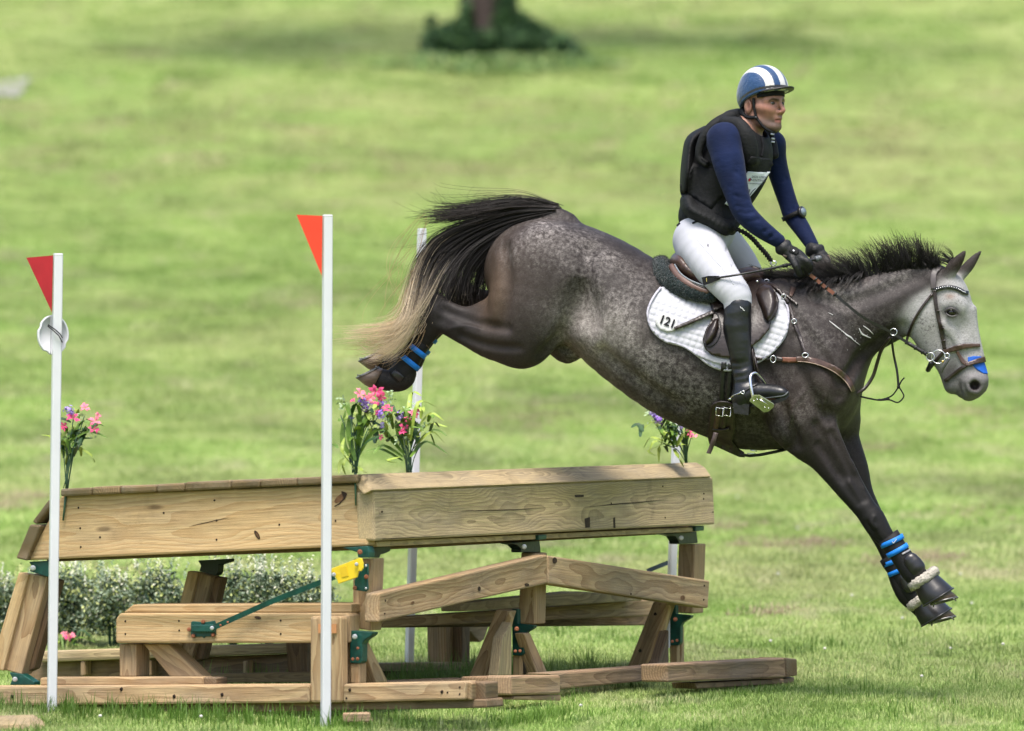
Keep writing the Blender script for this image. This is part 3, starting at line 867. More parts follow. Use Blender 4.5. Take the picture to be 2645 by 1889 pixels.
# --- bench in front
onL("bench_board", "S", [(309, 1584), (899, 1584), (901, 1661.5), (298, 1661.5), (298, 1598)], .04, .09, W_new, bevel=.010)
onL("bench_plank", "S", [(343, 1562), (908, 1559.5), (908, 1583), (318, 1582.5)], .0, .22, W_new, bevel=.006)
onL("bench_post", "S", [(800, 1592.5), (882, 1592.5), (884, 1816), (800, 1816)], .11, .06, W_mid, bevel=.012)
onL("bench_end", "S", [(886, 1590), (903, 1588), (903, 1660), (886, 1662)], .045, .09, W_mid)
onL("bench_leg", "J5", [(1138, 790), (1300, 790), (1297, 1106), (1140, 1106)], .0, .12, W_mid)
onL("bench_brace", "J5", [(1365, 790), (1610, 790), (1935, 1106), (1625, 1106)], -.03, .09, W_mid)
onL("sleeper", "J5", [(380, 1112), (1938, 1106), (1936, 1186), (380, 1188)], .06, .10, W_mid, bevel=.008)
onL("sleeper_end", "J5", [(1944, 1108), (2066, 1112), (2066, 1182), (1942, 1184)], .05, .10, W_dk)
onL("bench_leg", "K", [(1620, 1120), (1742, 1120), (1742, 1290), (1632, 1290)], -.55, .12, W_dk)
onL("back_sleeper", "K", [(1180, 1302), (1770, 1288), (1770, 1346), (1180, 1350)], -.50, .10, W_grey)
onL("back_rail", "K", [(190, 1172), (1640, 1126), (1640, 1184), (190, 1236)], -1.2, .12, W_grey, bevel=.015)
onL("shade_panel", "K", [(150, 1236), (1640, 1186), (1640, 1320), (150, 1345)], -1.28, .05, W_dk)  # dark wood paints in the shade below the back rail
for x in (455, 832, 1378):
    onL("back_stub", "K", [(x, 1225), (x + 26, 1224), (x + 26, 1310), (x, 1312)], -1.21, .06, W_mid)
onL("base_rail", "S", [(-70, 1773), (798, 1768), (798, 1816), (-70, 1824)], .12, .11, W_mid, bevel=.010)
onL("base_rail", "J2", [(82, 1236), (1092, 1214), (1090, 1366), (82, 1390)], .12, .11, W_mid, bevel=.010)
onL("rail_end", "J2", [(1098, 1216), (1145, 1228), (1143, 1368), (1096, 1366)], .10, .10, W_mid)
onL("rail_end", "J2", [(1150, 1214), (1255, 1226), (1256, 1364), (1148, 1368)], .06, .12, W_dk)
onL("base_sleeper", "S", [(-70, 1826), (1255, 1806), (1256, 1829), (-70, 1852)], .075, .16, W_dk, bevel=.008)
# --- base under the landing face
onL("base_post", "J2", [(80, 900), (138, 896), (138, 1232), (80, 1234)], .0, .08, W_mid)
onL("base_post", "J2", [(141, 1066), (213, 1066), (213, 1232), (143, 1232)], .02, .07, W_mid)
onR("base_brace", "J2", [(240, 898), (292, 878), (458, 1222), (362, 1226)], -.02, .05, W_mid)
onR("base_gusset", "J2", [(216, 960), (262, 1000), (360, 1226), (216, 1228)], -.10, .04, W_dk)
post("base_leg", "J2", [(1345, 620), (1440, 634), (1256, 1188), (1113, 1188)], (1440, 900), -.05, .09, W_mid)
post("base_leg", "J3", [(1322, 696), (1440, 706), (1252, 1242), (1104, 1242)], (1440, 900), -.05, .10, W_mid)
post("base_cheek", "J2", [(1445, 640), (1470, 690), (1362, 1172), (1264, 1178)], (1470, 900), -.02, .03, W_new)
post("base_cheek", "J3", [(1442, 720), (1453, 760), (1346, 1236), (1250, 1240)], (1453, 900), -.02, .03, W_new)
post("base_post", "J3", [(141, 1146), (209, 1146), (209, 1318), (143, 1318)], (330, 900), .0, .03, W_new)
post("base_post", "J3", [(1458, 1060), (1526, 1058), (1526, 1220), (1460, 1222)], (1650, 830), .0, .03, W_new)
post("base_post", "J3", [(1528, 900), (1560, 900), (1562, 1216), (1528, 1218)], (1650, 830), -.03, .03, W_mid)
onR("base_post", "J3", [(60, 1000), (138, 860), (138, 1316), (20, 1318)], -.02, .05, W_grey)
onR("base_post", "J3", [(1380, 1180), (1456, 930), (1456, 1216), (1346, 1236)], -.02, .05, W_dk)
onR("base_brace", "J3", [(240, 962), (292, 956), (446, 1308), (352, 1312)], -.02, .05, W_mid)
onR("base_gusset", "J3", [(214, 1010), (258, 1030), (350, 1310), (214, 1312)], -.10, .04, W_dk)
onR("cross_beam", "S", [(1190, 1558), (1500, 1528), (1660, 1538), (1660, 1552), (1190, 1580)], -.42, .10, W_grey)
onR("cross_beam", "S", [(992, 1598), (1700, 1548), (1690, 1590), (988, 1622)], -.50, .08, W_mid)
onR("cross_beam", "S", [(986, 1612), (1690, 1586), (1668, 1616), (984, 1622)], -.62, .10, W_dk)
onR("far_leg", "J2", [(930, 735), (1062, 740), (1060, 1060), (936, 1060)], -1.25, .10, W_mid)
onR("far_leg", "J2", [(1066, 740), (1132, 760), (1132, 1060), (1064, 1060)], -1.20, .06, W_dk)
onR("far_brace", "J2", [(1070, 745), (1290, 745), (1250, 870), (1216, 892)], -1.22, .07, W_mid)
onR("far_sleeper", "J2", [(300, 1068), (1250, 1052), (1250, 1118), (300, 1132)], -1.2, .12, W_grey)
onR("far_panel", "J2", [(300, 1132), (1250, 1118), (1250, 1170), (300, 1190)], -1.26, .05, W_dk)
onR("base_rail", "J2", [(430, 1222), (1250, 1188), (1250, 1226), (430, 1236)], -.02, .16, W_red)
onR("base_rail", "J2", [(1262, 1178), (1468, 1170), (1468, 1328), (1262, 1334)], .14, .12, W_red)
onR("base_block", "J3", [(132, 1320), (548, 1314), (550, 1472), (132, 1484)], .36, .12, W_red, bevel=.010)
onR("base_block", "J3", [(160, 1490), (550, 1478), (552, 1528), (150, 1520)], .35, .12, W_red)
onR("base_rail", "J3", [(450, 1300), (1434, 1230), (1438, 1346), (556, 1432)], .16, .12, W_red, bevel=.008)
onR("base_rail", "J7", [(930, 1246), (1600, 1210), (1606, 1320), (935, 1346)], .60, .13, W_red, bevel=.008)
onR("rail_end", "J7", [(1606, 1206), (1668, 1214), (1671, 1308), (1610, 1320)], .59, .14, W_dk)
onR("base_rail", "J7", [(1090, 1350), (1612, 1326), (1655, 1316), (1650, 1350), (1400, 1366), (1100, 1384)], .57, .12, W_red)

# --- prop arms
def strip_px(name, pts, w, m_, th=.008):
    rings = []
    for i, (x, y, d) in enumerate(pts):
        a = pts[max(i - 1, 0)]; b = pts[min(i + 1, len(pts) - 1)]; t = np.array([b[0] - a[0], b[1] - a[1]]); t = t / np.linalg.norm(t); nx, ny = -t[1] * w / 2, t[0] * w / 2
        rings.append([P(x - nx, y - ny, d), P(x + nx, y + ny, d), P(x + nx, y + ny, d + th), P(x - nx, y - ny, d + th)])
    mb = MB(); mb.loft(rings); return mb.build(name, m_, jump, False)
ap = kk("J4", [(350, 745), (470, 690), (660, 605), (850, 520), (1060, 435), (1285, 348), (1410, 300)])
strip_px("prop_arm", [(x, y, dL(x, .09 if i < 2 else .075)) for i, (x, y) in enumerate(ap)], 14, M_green)
onL("prop_bracket", "J4", [(175, 690), (190, 680), (290, 690), (380, 675), (388, 700), (388, 800), (370, 812), (300, 812), (285, 828), (270, 812), (190, 818), (175, 800)], .045, .012, M_green, bevel=.002)
onL("prop_bracket", "J4", [(178, 712), (375, 708), (375, 775), (178, 772)], .065, .02, M_green, bevel=.004)
for p in ((280, 684), (160, 752), (197, 806), (366, 798)): bolt("J4", p, fl(.05), .009, M_rust)
bolt("J4", (357, 740), fl(.10), .009, M_zinc)
for p in ((430, 716), (492, 690)): bolt("J4", p, fl(.10), .005, M_rust)
onL("post_plate", "J2", [(258, 246), (284, 246), (288, 330), (280, 360), (288, 455), (270, 475), (178, 462), (176, 380), (200, 345)], .012, .012, M_green, bevel=.002)
for p, r, m_ in (((275, 352), .010, M_rust), ((180, 444), .009, M_rust), ((272, 262), .005, M_zinc), ((272, 448), .005, M_zinc)): bolt("J2", p, fl(.02), r, m_)
onL("yellow_lever", "J4", [(1330, 250), (1620, 138), (1640, 146), (1650, 180), (1652, 225), (1634, 252), (1612, 248), (1600, 304), (1440, 360), (1428, 325), (1395, 262), (1335, 280)], .075, .010, M_yellow, bevel=.002)
onL("lever_slot", "J4", [(1452, 222), (1505, 204), (1512, 232), (1528, 292), (1470, 305)], .078, .002, mat("yellow_shade", (.70, .47, .015), .45), bevel=0)
bolt("J4", (1596, 192), fl(.085), .008, M_zinc); bolt("J4", (1402, 282), fl(.09), .009, M_zinc)
ap = kk("J3", [(1270, 440), (1380, 395), (1512, 345)])
strip_px("prop_arm", [(x, y, dR(x, -.35)) for x, y in ap], 11, M_dgreen)
onR("yellow_lever", "J3", [(1476, 330), (1528, 302), (1530, 325), (1478, 345)], -.33, .01, M_yellow, bevel=.001)
onR("yellow_lever", "J3", [(1508, 385), (1528, 380), (1526, 412), (1510, 414)], -.33, .01, M_yellow, bevel=.001)

# --- nails, cracks and knots on the boards
nmesh = None
def nail(w, r=.0055):
    global nmesh
    if nmesh is None:
        mb = MB(); mb.ball((0, 0, 0), (1, .35, 1), 8); oo = mb.build("nail", M_nail, jump); nmesh = oo.data
    else:
        oo = bpy.data.objects.new("nail", nmesh); COL.objects.link(oo); oo.parent = jump; oo.matrix_parent_inverse = jump.matrix_basis.inverted()
    oo.location = w; oo.scale = (r * .75, r * .75, r * .75)
for x, y in ((446, 356), (456, 472), (459, 578), (568, 523), (930, 385), (1218, 314), (1230, 428), (1230, 537), (1905, 430), (1586, 452)):
    q = kk("K", [(x, y)])[0]; nail(ptL(q, .001), .006)
for x, y in ((712, 1000), (712, 1072), (1016, 998), (1018, 1052), (1594, 996), (1594, 1072)):
    nail(ptL(kk("K", [(x, y)])[0], .041), .006)
for x, y in ((410, 378),): nail(ptR(kk("J7" if x > 1000 else "J6", [(x, y)])[0], .042), .006)
for x, y in ((905, 234), (1138, 276), (1136, 305), (1190, 380), (918, 412), (612, 330)): nail(ptR(kk("J7", [(x, y)])[0], .041), .005)
for x, y in ((430, 548), (425, 655)): nail(ptR(kk("J2", [(x, y)])[0], .071), .006)
for x, y in ((1750, 562), (1745, 680), (1135, 632)): nail(ptR(kk("J3", [(x, y)])[0], .071), .006)
for x, y in ((70, 1428), (690, 1386), (990, 1427), (1262, 1417)): nail(ptL(kk("K", [(x, y)])[0], .121), .011)
for x, y in ((900, 1300), (945, 1305), (1045, 1262), (1045, 1318), (140, 1285), (112, 1352)): nail(ptL(kk("J2", [(x, y)])[0], .121), .010 if x in (900, 140) else .006)
for x, y in ((1340, 800), (1212, 1108)): 
    q = kk("J3", [(x, y)])[0]; nail(P(q[0], q[1], dR(kk("J3", [(1440, 900)])[0][0], -.05) - .004 + (q[0] - 1723) * -.0002), .010)
def scar(name, fn, poly, o, m_):
    q = [fn(p, o) for p in poly]; mb = MB(); mb.loft([q, [p + Vector((0, .006, 0)) for p in q]]); return mb.build(name, m_, jump, False)
M_kn = mat("knot_wood", (.035, .019, .011), .7, .3, noise=(60, .5)); M_kn2 = mat("knot_brown", (.15, .075, .035), .7, .3, noise=(50, .4))
def ellpx(cx, cy, rx, ry, a, n=16):
    c, s_ = math.cos(R(a)), math.sin(R(a)); return [(cx + rx * math.cos(t) * c - ry * math.sin(t) * s_, cy + rx * math.cos(t) * s_ + ry * math.sin(t) * c) for t in np.linspace(0, 2 * math.pi, n, endpoint=False)]
scar("knot", ptL, ellpx(664, 1382, 13, 5, 60), .0015, M_kn); scar("knot", ptL, ellpx(665, 1383, 8, 2.6, 62), .003, M_kn2)
scar("knot", ptL, ellpx(880, 1286, 20, 8, -38), .0015, M_kn2); 
scar("knot", ptL, kk("K", [(1898, 345), (1925, 330), (1950, 300), (1938, 272), (1940, 262), (1962, 268), (1970, 280), (1960, 305), (1930, 335), (1900, 350)]), .002, M_kn)
scar("knot", ptL, ellpx(666, 1596, 9, 4, 10), .0415, M_kn)
scar("knot", ptR, ellpx(1764, 1544, 6, 6, 0), .0715, M_kn2); scar("knot", ptR, ellpx(1433, 1448, 6, 8, 0), .0715, M_kn)
scar("knot", ptR, ellpx(1238, 1521, 4, 6, 0), .0715, M_kn); scar("knot", ptR, ellpx(1361, 1511, 6, 4, 0), .0715, M_kn); scar("knot", ptR, ellpx(1066, 1557, 5, 3, -30), .0715, M_kn2)
scar("crack", ptL, [(488, 1360), (520, 1352), (560, 1343), (590, 1337), (560, 1345), (520, 1354)], .001, M_kn)
for pl in ([(1190, 1320), (1260, 1317), (1330, 1316), (1400, 1312), (1330, 1318.5), (1260, 1319.5)], [(1520, 1310), (1580, 1302), (1660, 1296), (1720, 1290), (1660, 1298.5), (1580, 1305)], [(1484, 1279), (1508, 1278), (1508, 1284), (1486, 1285)], [(1510, 1340), (1524, 1336), (1524, 1362), (1512, 1364)], [(1584, 1338), (1589, 1336), (1590, 1364), (1585, 1364)], [(986, 1392), (1060, 1388.5), (1150, 1384), (1060, 1390), (990, 1393.5)]):
    scar("crack", ptR, pl, .0412, M_kn)
line_tall(-60, 1260, lambda p: dL(p, .30), 420, .10, .11, 71)
line_tall(1260, 1480, lambda p: dR(p, .62), 90, .08, .10, 72)
line_tall(1440, 2080, lambda p: dR(p, .80), 110, .05, .06, 78)
line_tall(1010, 1330, lambda p: dR(p, -.95), 170, .20, .17, 73)
line_tall(1400, 1600, lambda p: dR(p, -.25), 90, .12, .24, 74, .0018)
line_tall(530, 800, lambda p: dL(p, -.9), 45, .12, .20, 75)
line_tall(20, 130, lambda p: dL(p, -.2), 24, .10, .16, 76)
line_tall(1000, 1290, lambda p: dR(p, -.5), 30, .16, .22, 77, .0018)

# loose clippings left by the mower, and clover heads
M_straw = blade_mat("dry_clippings_blade", [(.24, .18, .115), (.38, .30, .20), (.50, .42, .28)], straw=0)
_g = np.random.default_rng(91); _p = []
def px_ground(px, py):
    lo, hi = 24.0, 120.0
    for d in np.arange(26, 120, .25):
        x = (px - CX) / FPX * d
        y = w2px(np.array((x, d, gz(x, d))))[1]
        if y <= py: return x, d
    return None
for px, py, r, n in ((2085, 1412, .10, 70), (2400, 1447, .09, 60), (62, 1296, .12, 80), (40, 1310, .16, 60), (1960, 1408, .13, 50), (2290, 1460, .12, 40), (1990, 1590, .10, 30), (2540, 1080, .25, 60), (1250, 1075, .3, 70), (1340, 1105, .3, 60), (690, 800, .35, 80), (1010, 1350, .12, 30), (330, 1480, .12, 30), (1880, 1372, .12, 30), (2530, 1335, .2, 40), (860, 770, .3, 50), (560, 205, .5, 60), (440, 545, .5, 70), (2250, 1160, .2, 40), (2470, 1060, .2, 40)):
    q_ = px_ground(px, py)
    if q_:
        for _ in range(n):
            x, y = q_[0] + _g.normal(0, r), q_[1] + _g.normal(0, r * 2.2); _p.append((x, y, gz(x, y) + .012))
scatter("dry_clippings", _p, _g.random(len(_p)) * 6.28, .7 + .7 * _g.random(len(_p)), tuft_obj("straw_tuft", M_straw, 16, .06, .012, .035, .0024, 92, 2.2), 0, kind="stuff")
_m = MB()
for px, py in ((2060, 1380), (2250, 1385), (2455, 1700), (2510, 1585), (2130, 1700), (2330, 1620), (1905, 1300), (2200, 1560), (450, 1700), (2380, 1770), (1500, 1850), (700, 1870), (2590, 1690), (2480, 1500), (1990, 1680), (260, 1872), (520, 1880), (2010, 1500), (2440, 1600)):
    q_ = px_ground(px, py)
    if q_: _m.ball((q_[0], q_[1], gz(*q_) + .035), (.008, .008, .007), 6)
_m.build("clover_heads", mat("clover_white", (.55, .53, .48), .8), None, kind="stuff")

_t = ground_pts(420, 26.9, 36, 1.15)
scatter("grass_clumps", _t, _g.random(len(_t)) * 6.28, .5 + .7 * _g.random(len(_t)), tuft_obj("clump_tuft", M_blade_tall, 22, .07, .03, .085, .0024, 93, .9), 0, kind="stuff")
# ------------------------------------------------------------------ the horse
YAW = 0.22
def hd(px, off=0.0):
    return 29.95 - (px - 1750) / 593.0 * YAW + off

def hc(l):
    """(px, py, off, r_px, w) -> (x, y, z, r, w) in the camera-aligned frame"""
    out = []
    for q in l:
        px, py, off, r = q[:4]; w = q[4] if len(q) > 4 else 1.0
        d = hd(px, off)
        c = pc(px, py, d)
        out.append((c[0], c[1], c[2], r / FPX * d, w))
    return out

def hp(px, py, off=0.0):
    return Vector(c2w(pc(px, py, hd(px, off))))

_lo = pc(915, 1640, 30.0); _hi = pc(2600, 500, 30.0)
HF = Field((_lo[0], 29.0, _lo[2]), (_hi[0], 30.85, _hi[2]), 0.0064)
# trunk
HF.chain(hc([(1380, 700, 0, 130, 1.05), (1432, 718, 0, 154, 1.02), (1540, 758, 0, 153, 1.1), (1660, 843, 0, 168, 1.08), (1800, 912, 0, 190, .97), (1930, 936, 0, 198, .88), (2045, 925, 0, 180, .82), (2098, 930, 0, 128, .95)]), k=0.0, n=4)
# neck
HF.chain(hc([(2060, 885, 0, 150, .58), (2112, 862, 0, 142, .58), (2170, 836, 0, 116, .64), (2246, 810, 0, 97, .66), (2325, 776, 0, 86, .64), (2395, 738, 0, 56, .7)]), k=0.07, n=4)
# withers and chest
HF.chain(hc([(1920, 780, 0, 58, .7), (2000, 782, 0, 58, .6), (2080, 800, 0, 55, .6)]), k=0.06)
HF.chain(hc([(2110, 950, -.06, 100, 1.1), (2132, 1010, -.03, 90, 1.2), (2120, 1060, 0, 80, 1.3)]), k=0.06)
HF.chain(hc([(2150, 1000, .12, 76, 1.0), (2160, 1080, .13, 62, 1.0)]), k=0.05)
# near shoulder, point of shoulder, triceps
HF.chain(hc([(2010, 800, -.10, 70, .8), (2075, 900, -.16, 88, .7), (2120, 985, -.17, 78, .75)]), k=0.05)
HF.chain(hc([(2120, 985, -.17, 70, .8), (2080, 1060, -.17, 66, .8), (2060, 1090, -.17, 60, .8)]), k=0.05)
HF.chain(hc([(2020, 930, -.17, 84, .6), (2040, 1010, -.19, 76, .62), (2068, 1085, -.19, 58, .7)]), k=0.035)
# hind quarters
for sgn in (-1, 1):
    far = sgn > 0
    def H(px, py, off, r, w):
        if far:
            # the far hind leg is carried a little further forward and higher
            t = float(np.interp(px, [925, 1000, 1060, 1120, 1240, 1350, 1400], [8, 10, 26, 62, 50, 20, 4]))
            u = float(np.interp(px, [925, 1120, 1240, 1350, 1400], [-43, -42, -42, -38, -10]))
            px += t; py += u
        return (px, py, sgn * off, r, w)
    HF.chain(hc([H(1400, 705, .13, 120, .8), H(1374, 790, .16, 114, .78), H(1356, 850, .17, 92, .8), H(1346, 884, .17, 66, .85)]), k=0.05, n=4)
    HF.chain(hc([H(1350, 880, .17, 64, .8), H(1285, 868, .17, 65, .72), H(1222, 853, .165, 48, .72), H(1168, 830, .16, 41, .72), H(1126, 812, .155, 34, .8)]), k=0.035, n=4)
    HF.chain(hc([H(1268, 800, .165, 32, .6), H(1200, 810, .16, 15, .9), H(1150, 788, .155, 15, .9), H(1131, 778, .155, 20, .9), H(1122, 796, .155, 24, .85)]), k=0.02, n=3)
    HF.chain(hc([H(1128, 812, .155, 34, .8), H(1112, 842, .15, 33, .78), H(1100, 868, .145, 25, .85), H(1078, 905, .14, 21, .95), H(1056, 943, .135, 23, .95), H(1042, 974, .13, 31, .85), H(1018, 984, .13, 29, .85), H(985, 980, .13, 26, .95)]), k=0.02, n=3)
    HF.ell(hc([H(1140, 826, .232, 9, 1)])[0][:3], (.030, .03, .020), k=0.04, op='s')
# front legs
HF.chain(hc([(2068, 1092, -.16, 78, .8), (2096, 1130, -.15, 66, .8), (2128, 1166, -.145, 53, .82), (2164, 1215, -.14, 44, .85), (2206, 1275, -.135, 35, .9), (2236, 1316, -.13, 30, 1.0), (2254, 1340, -.13, 32, 1.0), (2272, 1370, -.13, 29, 1.0), (2295, 1400, -.13, 23, .95), (2320, 1432, -.13, 20, .95), (2345, 1464, -.13, 21, .95), (2364, 1490, -.13, 26, .9), (2385, 1512, -.13, 23, .95), (2402, 1532, -.13, 26, 1.0)]), k=0.035, n=3)
HF.chain(hc([(2150, 1080, .14, 62, .8), (2180, 1140, .14, 42, .85), (2206, 1210, .13, 37, .85), (2222, 1268, .13, 32, .9), (2246, 1318, .13, 28, 1.0), (2264, 1358, .13, 29, 1.0), (2284, 1402, .13, 24, 1.0), (2304, 1454, .13, 20, .95), (2320, 1502, .13, 21, .95), (2342, 1538, .13, 25, .9), (2366, 1562, .13, 22, .95), (2392, 1584, .13, 25, 1.0)]), k=0.03, n=3)
# forearm muscles and the crease in front of the elbow
HF.chain(hc([(2128, 1090, -.19, 30, .8), (2150, 1140, -.185, 27, .7), (2196, 1220, -.165, 15, .7)]), k=0.02, n=3)
HF.chain(hc([(2088, 1128, -.195, 30, .7), (2120, 1180, -.18, 22, .6), (2180, 1272, -.16, 10, .6)]), k=0.02, n=3)
HF.chain(hc([(2112, 1100, -.245, 10, 1), (2134, 1150, -.228, 8, 1), (2184, 1232, -.19, 6, 1)]), k=0.03, n=3, op='s')
HF.chain(hc([(2040, 1160, -.21, 6, 1), (2052, 1120, -.27, 7, 1), (2030, 1085, -.30, 6, 1)]), k=0.03, n=3, op='s')
# dock of the tail
HF.chain(hc([(1460, 580, 0, 34, .9), (1425, 556, 0, 26, .9), (1385, 545, 0, 21, .9), (1340, 550, 0, 17, .9), (1290, 572, 0, 12, .9)]), k=0.03, n=3)
# sheath
HF.chain(hc([(1436, 895, 0, 26, 1.4), (1466, 914, 0, 26, 1.2), (1498, 900, 0, 20, 1.3)]), k=0.015, n=3)
HF.chain(hc([(1850, 1040, 0, 84, 1.0), (1930, 1082, 0, 80, 1.0), (2030, 1094, 0, 66, 1.1)]), k=0.05, n=3)
# belly crease before the stifle, flank hollow
HF.ell(hc([(1500, 800, -.285, 1)])[0][:3], (.07, .05, .10), k=0.08, op='s')
# ---- head
HF.chain(hc([(2424, 722, 0, 34, .9), (2448, 750, 0, 48, .9), (2462, 795, 0, 51, .95), (2472, 845, 0, 47, .86), (2482, 890, 0, 46, .78), (2496, 935, 0, 44, .78), (2510, 975, 0, 42, .88), (2508, 1000, 0, 31, 1.1)]), k=0.03, n=4)
HF.chain(hc([(2398, 790, 0, 62, .66), (2400, 815, 0, 68, .70), (2424, 868, 0, 60, .62), (2446, 920, 0, 42, .7), (2452, 952, 0, 30, .9), (2462, 994, 0, 25, 1.05)]), k=0.025, n=4)
HF.chain(hc([(2504, 990, 0, 36, 1.1), (2496, 1010, 0, 24, 1.25), (2502, 1014, 0, 22, 1.2)]), k=0.02, n=2)
HF.chain(hc([(2532, 985, -.03, 22, 1.0), (2534, 1000, -.02, 16, 1.0), (2524, 1014, -.02, 12, 1.0)]), k=0.02, n=2)
# brow, facial crest, cheek
HF.chain(hc([(2446, 786, -.068, 13, .8), (2464, 780, -.066, 14, .8), (2482, 792, -.055, 12, .8)]), k=0.02, n=2)
HF.chain(hc([(2440, 838, -.072, 8, .8), (2462, 866, -.066, 8, .8), (2478, 896, -.055, 6, .8)]), k=0.02, n=2)
HF.chain(hc([(2512, 800, 0, 11, 1.5), (2518, 850, 0, 9, 1.6), (2532, 920, 0, 9, 1.5)]), k=0.02, n=2)
HF.ell(hc([(2456, 807, -.088, 1)])[0][:3], (.026, .018, .016), k=0.012, op='s')
HF.ell(hc([(2490, 850, -.075, 1)])[0][:3], (.022, .03, .05), k=0.03, op='s')
HF.ell(hc([(2500, 915, -.082, 1)])[0][:3], (.03, .03, .045), k=0.03, op='s')
# groove behind the jowl
HF.chain(hc([(2352, 745, -.115, 8, 1), (2325, 795, -.12, 9, 1), (2322, 840, -.10, 8, 1), (2345, 880, -.07, 7, 1)]), k=0.03, n=3, op='s')
# nostril: flared rim round a deep opening
HF.chain(hc([(2502, 988, -.068, 9, 1), (2512, 978, -.066, 9, 1), (2528, 982, -.06, 9, 1), (2534, 998, -.055, 8, 1), (2524, 1012, -.06, 8, 1), (2508, 1008, -.068, 9, 1), (2502, 996, -.07, 8, 1)]), k=0.012, n=3)
HF.ell(hc([(2518, 996, -.075, 1)])[0][:3], (.021, .045, .021), k=0.006, op='s')
# mouth
HF.chain(hc([(2483, 1036, -.01, 5, 1), (2483, 1022, -.038, 5, 1), (2478, 998, -.055, 5.0, 1), (2472, 972, -.064, 4, 1)]), k=0.005, n=3, op='s')
HF.chain(hc([(2482, 1040, .05, 6, 1), (2482, 1030, -.06, 6, 1)]), k=0.006, n=1, op='s')
# ears
for pts_, dep in (([(2452, 706, -.045, 17, .75), (2464, 688, -.05, 17, .7), (2478, 670, -.055, 12.5, .65), (2488, 656, -.055, 7, .6), (2492, 650, -.055, 3.5, .7)], 0), ([(2480, 712, .05, 15, .8), (2500, 690, .05, 14, .7), (2516, 670, .055, 10.5, .65), (2528, 656, .055, 6, .6), (2534, 648, .055, 3, .7)], 1)):
    HF.chain(hc(pts_), k=0.012, n=3)
HF.chain(hc([(2466, 702, -.075, 7, .9), (2478, 682, -.08, 7, .9), (2487, 664, -.075, 3.5, .9)]), k=0.006, n=2, op='s')
HF.chain(hc([(2498, 704, .02, 6, .9), (2513, 682, .022, 5.5, .9), (2525, 664, .03, 2.5, .9)]), k=0.006, n=2, op='s')

def surf(px, py):
    """offset of the near surface at a point of the side view"""
    d0 = hd(px); c = pc(px, py, d0)
    i = int(round((c[0] - HF.lo[0]) / HF.h)); k = int(round((c[2] - HF.lo[2]) / HF.h))
    if not (0 <= i < HF.n[0] and 0 <= k < HF.n[2]): return None
    col_ = np.where(HF.v[i, :, k] < 0)[0]
    return None if len(col_) == 0 else HF.lo[1] + HF.h * col_[0] - d0
def muscle(pts, r, dep, k, op='s'):
    q = catmull(pts, 3); l = []
    for j, (x, y) in enumerate(q):
        o_ = surf(x, y)
        if o_ is None: continue
        t = math.sin(math.pi * (j + .5) / len(q)) ** .6
        l.append((x, y, o_ - r / 593 + dep * t * (1 if op == 's' else .0) + (r / 593 * .9 if op == 'u' else 0), r * (1 if op == 's' else .6 + .4 * t), 1.0))
    if len(l) > 1: HF.chain(hc(l), k=k, n=1, op=op)
for pts_, r, dep, k in (([(2030, 790), (2095, 880), (2150, 960), (2172, 1020)], 10, .012, .045), ([(1975, 950), (2015, 1040), (2046, 1118), (2058, 1150)], 9, .014, .04), ([(2055, 870), (2072, 970), (2112, 1046), (2140, 1080)], 9, .011, .04),
                        ([(2326, 850), (2272, 884), (2216, 930), (2185, 985)], 10, .012, .045), ([(2110, 770), (2190, 782), (2280, 752), (2370, 712)], 9, .009, .045), ([(1520, 640), (1500, 760), (1462, 850), (1410, 915)], 12, .014, .06),
                        ([(1300, 640), (1308, 740), (1296, 830)], 10, .010, .05), ([(1310, 850), (1240, 836), (1172, 812), (1146, 800)], 7, .010, .03), ([(1340, 900), (1260, 892), (1190, 868)], 6, .006, .03),
                        ([(2150, 1120), (2190, 1200), (2232, 1290)], 6, .008, .025), ([(2116, 1150), (2165, 1225), (2215, 1300)], 6, .008, .025), ([(2240, 1352), (2268, 1396)], 4, .006, .018), ([(1560, 920), (1640, 985), (1740, 1050)], 12, .007, .06)):
    muscle(pts_, r, dep, k)
for pts_, r in (([(2124, 930), (2142, 985), (2128, 1040), (2140, 1085)], 3.2), ([(2190, 870), (2160, 930), (2166, 985)], 2.6), ([(2080, 1010), (2050, 1050), (2040, 1100)], 2.4), ([(2176, 1130), (2200, 1196), (2232, 1262)], 2.6), ([(1240, 850), (1200, 842), (1160, 850)], 2.8), ([(2462, 850), (2480, 880), (2486, 912)], 2.2), ([(2440, 850), (2448, 880), (2462, 905)], 1.8), ([(2258, 1336), (2252, 1350), (2262, 1362)], 5)):
    muscle(pts_, r, 0, .012, 'u')
horse = empty("horse", hp(1850, 1150), label="dapple grey horse leaping over the timber jump with its rider up", cat="horse")

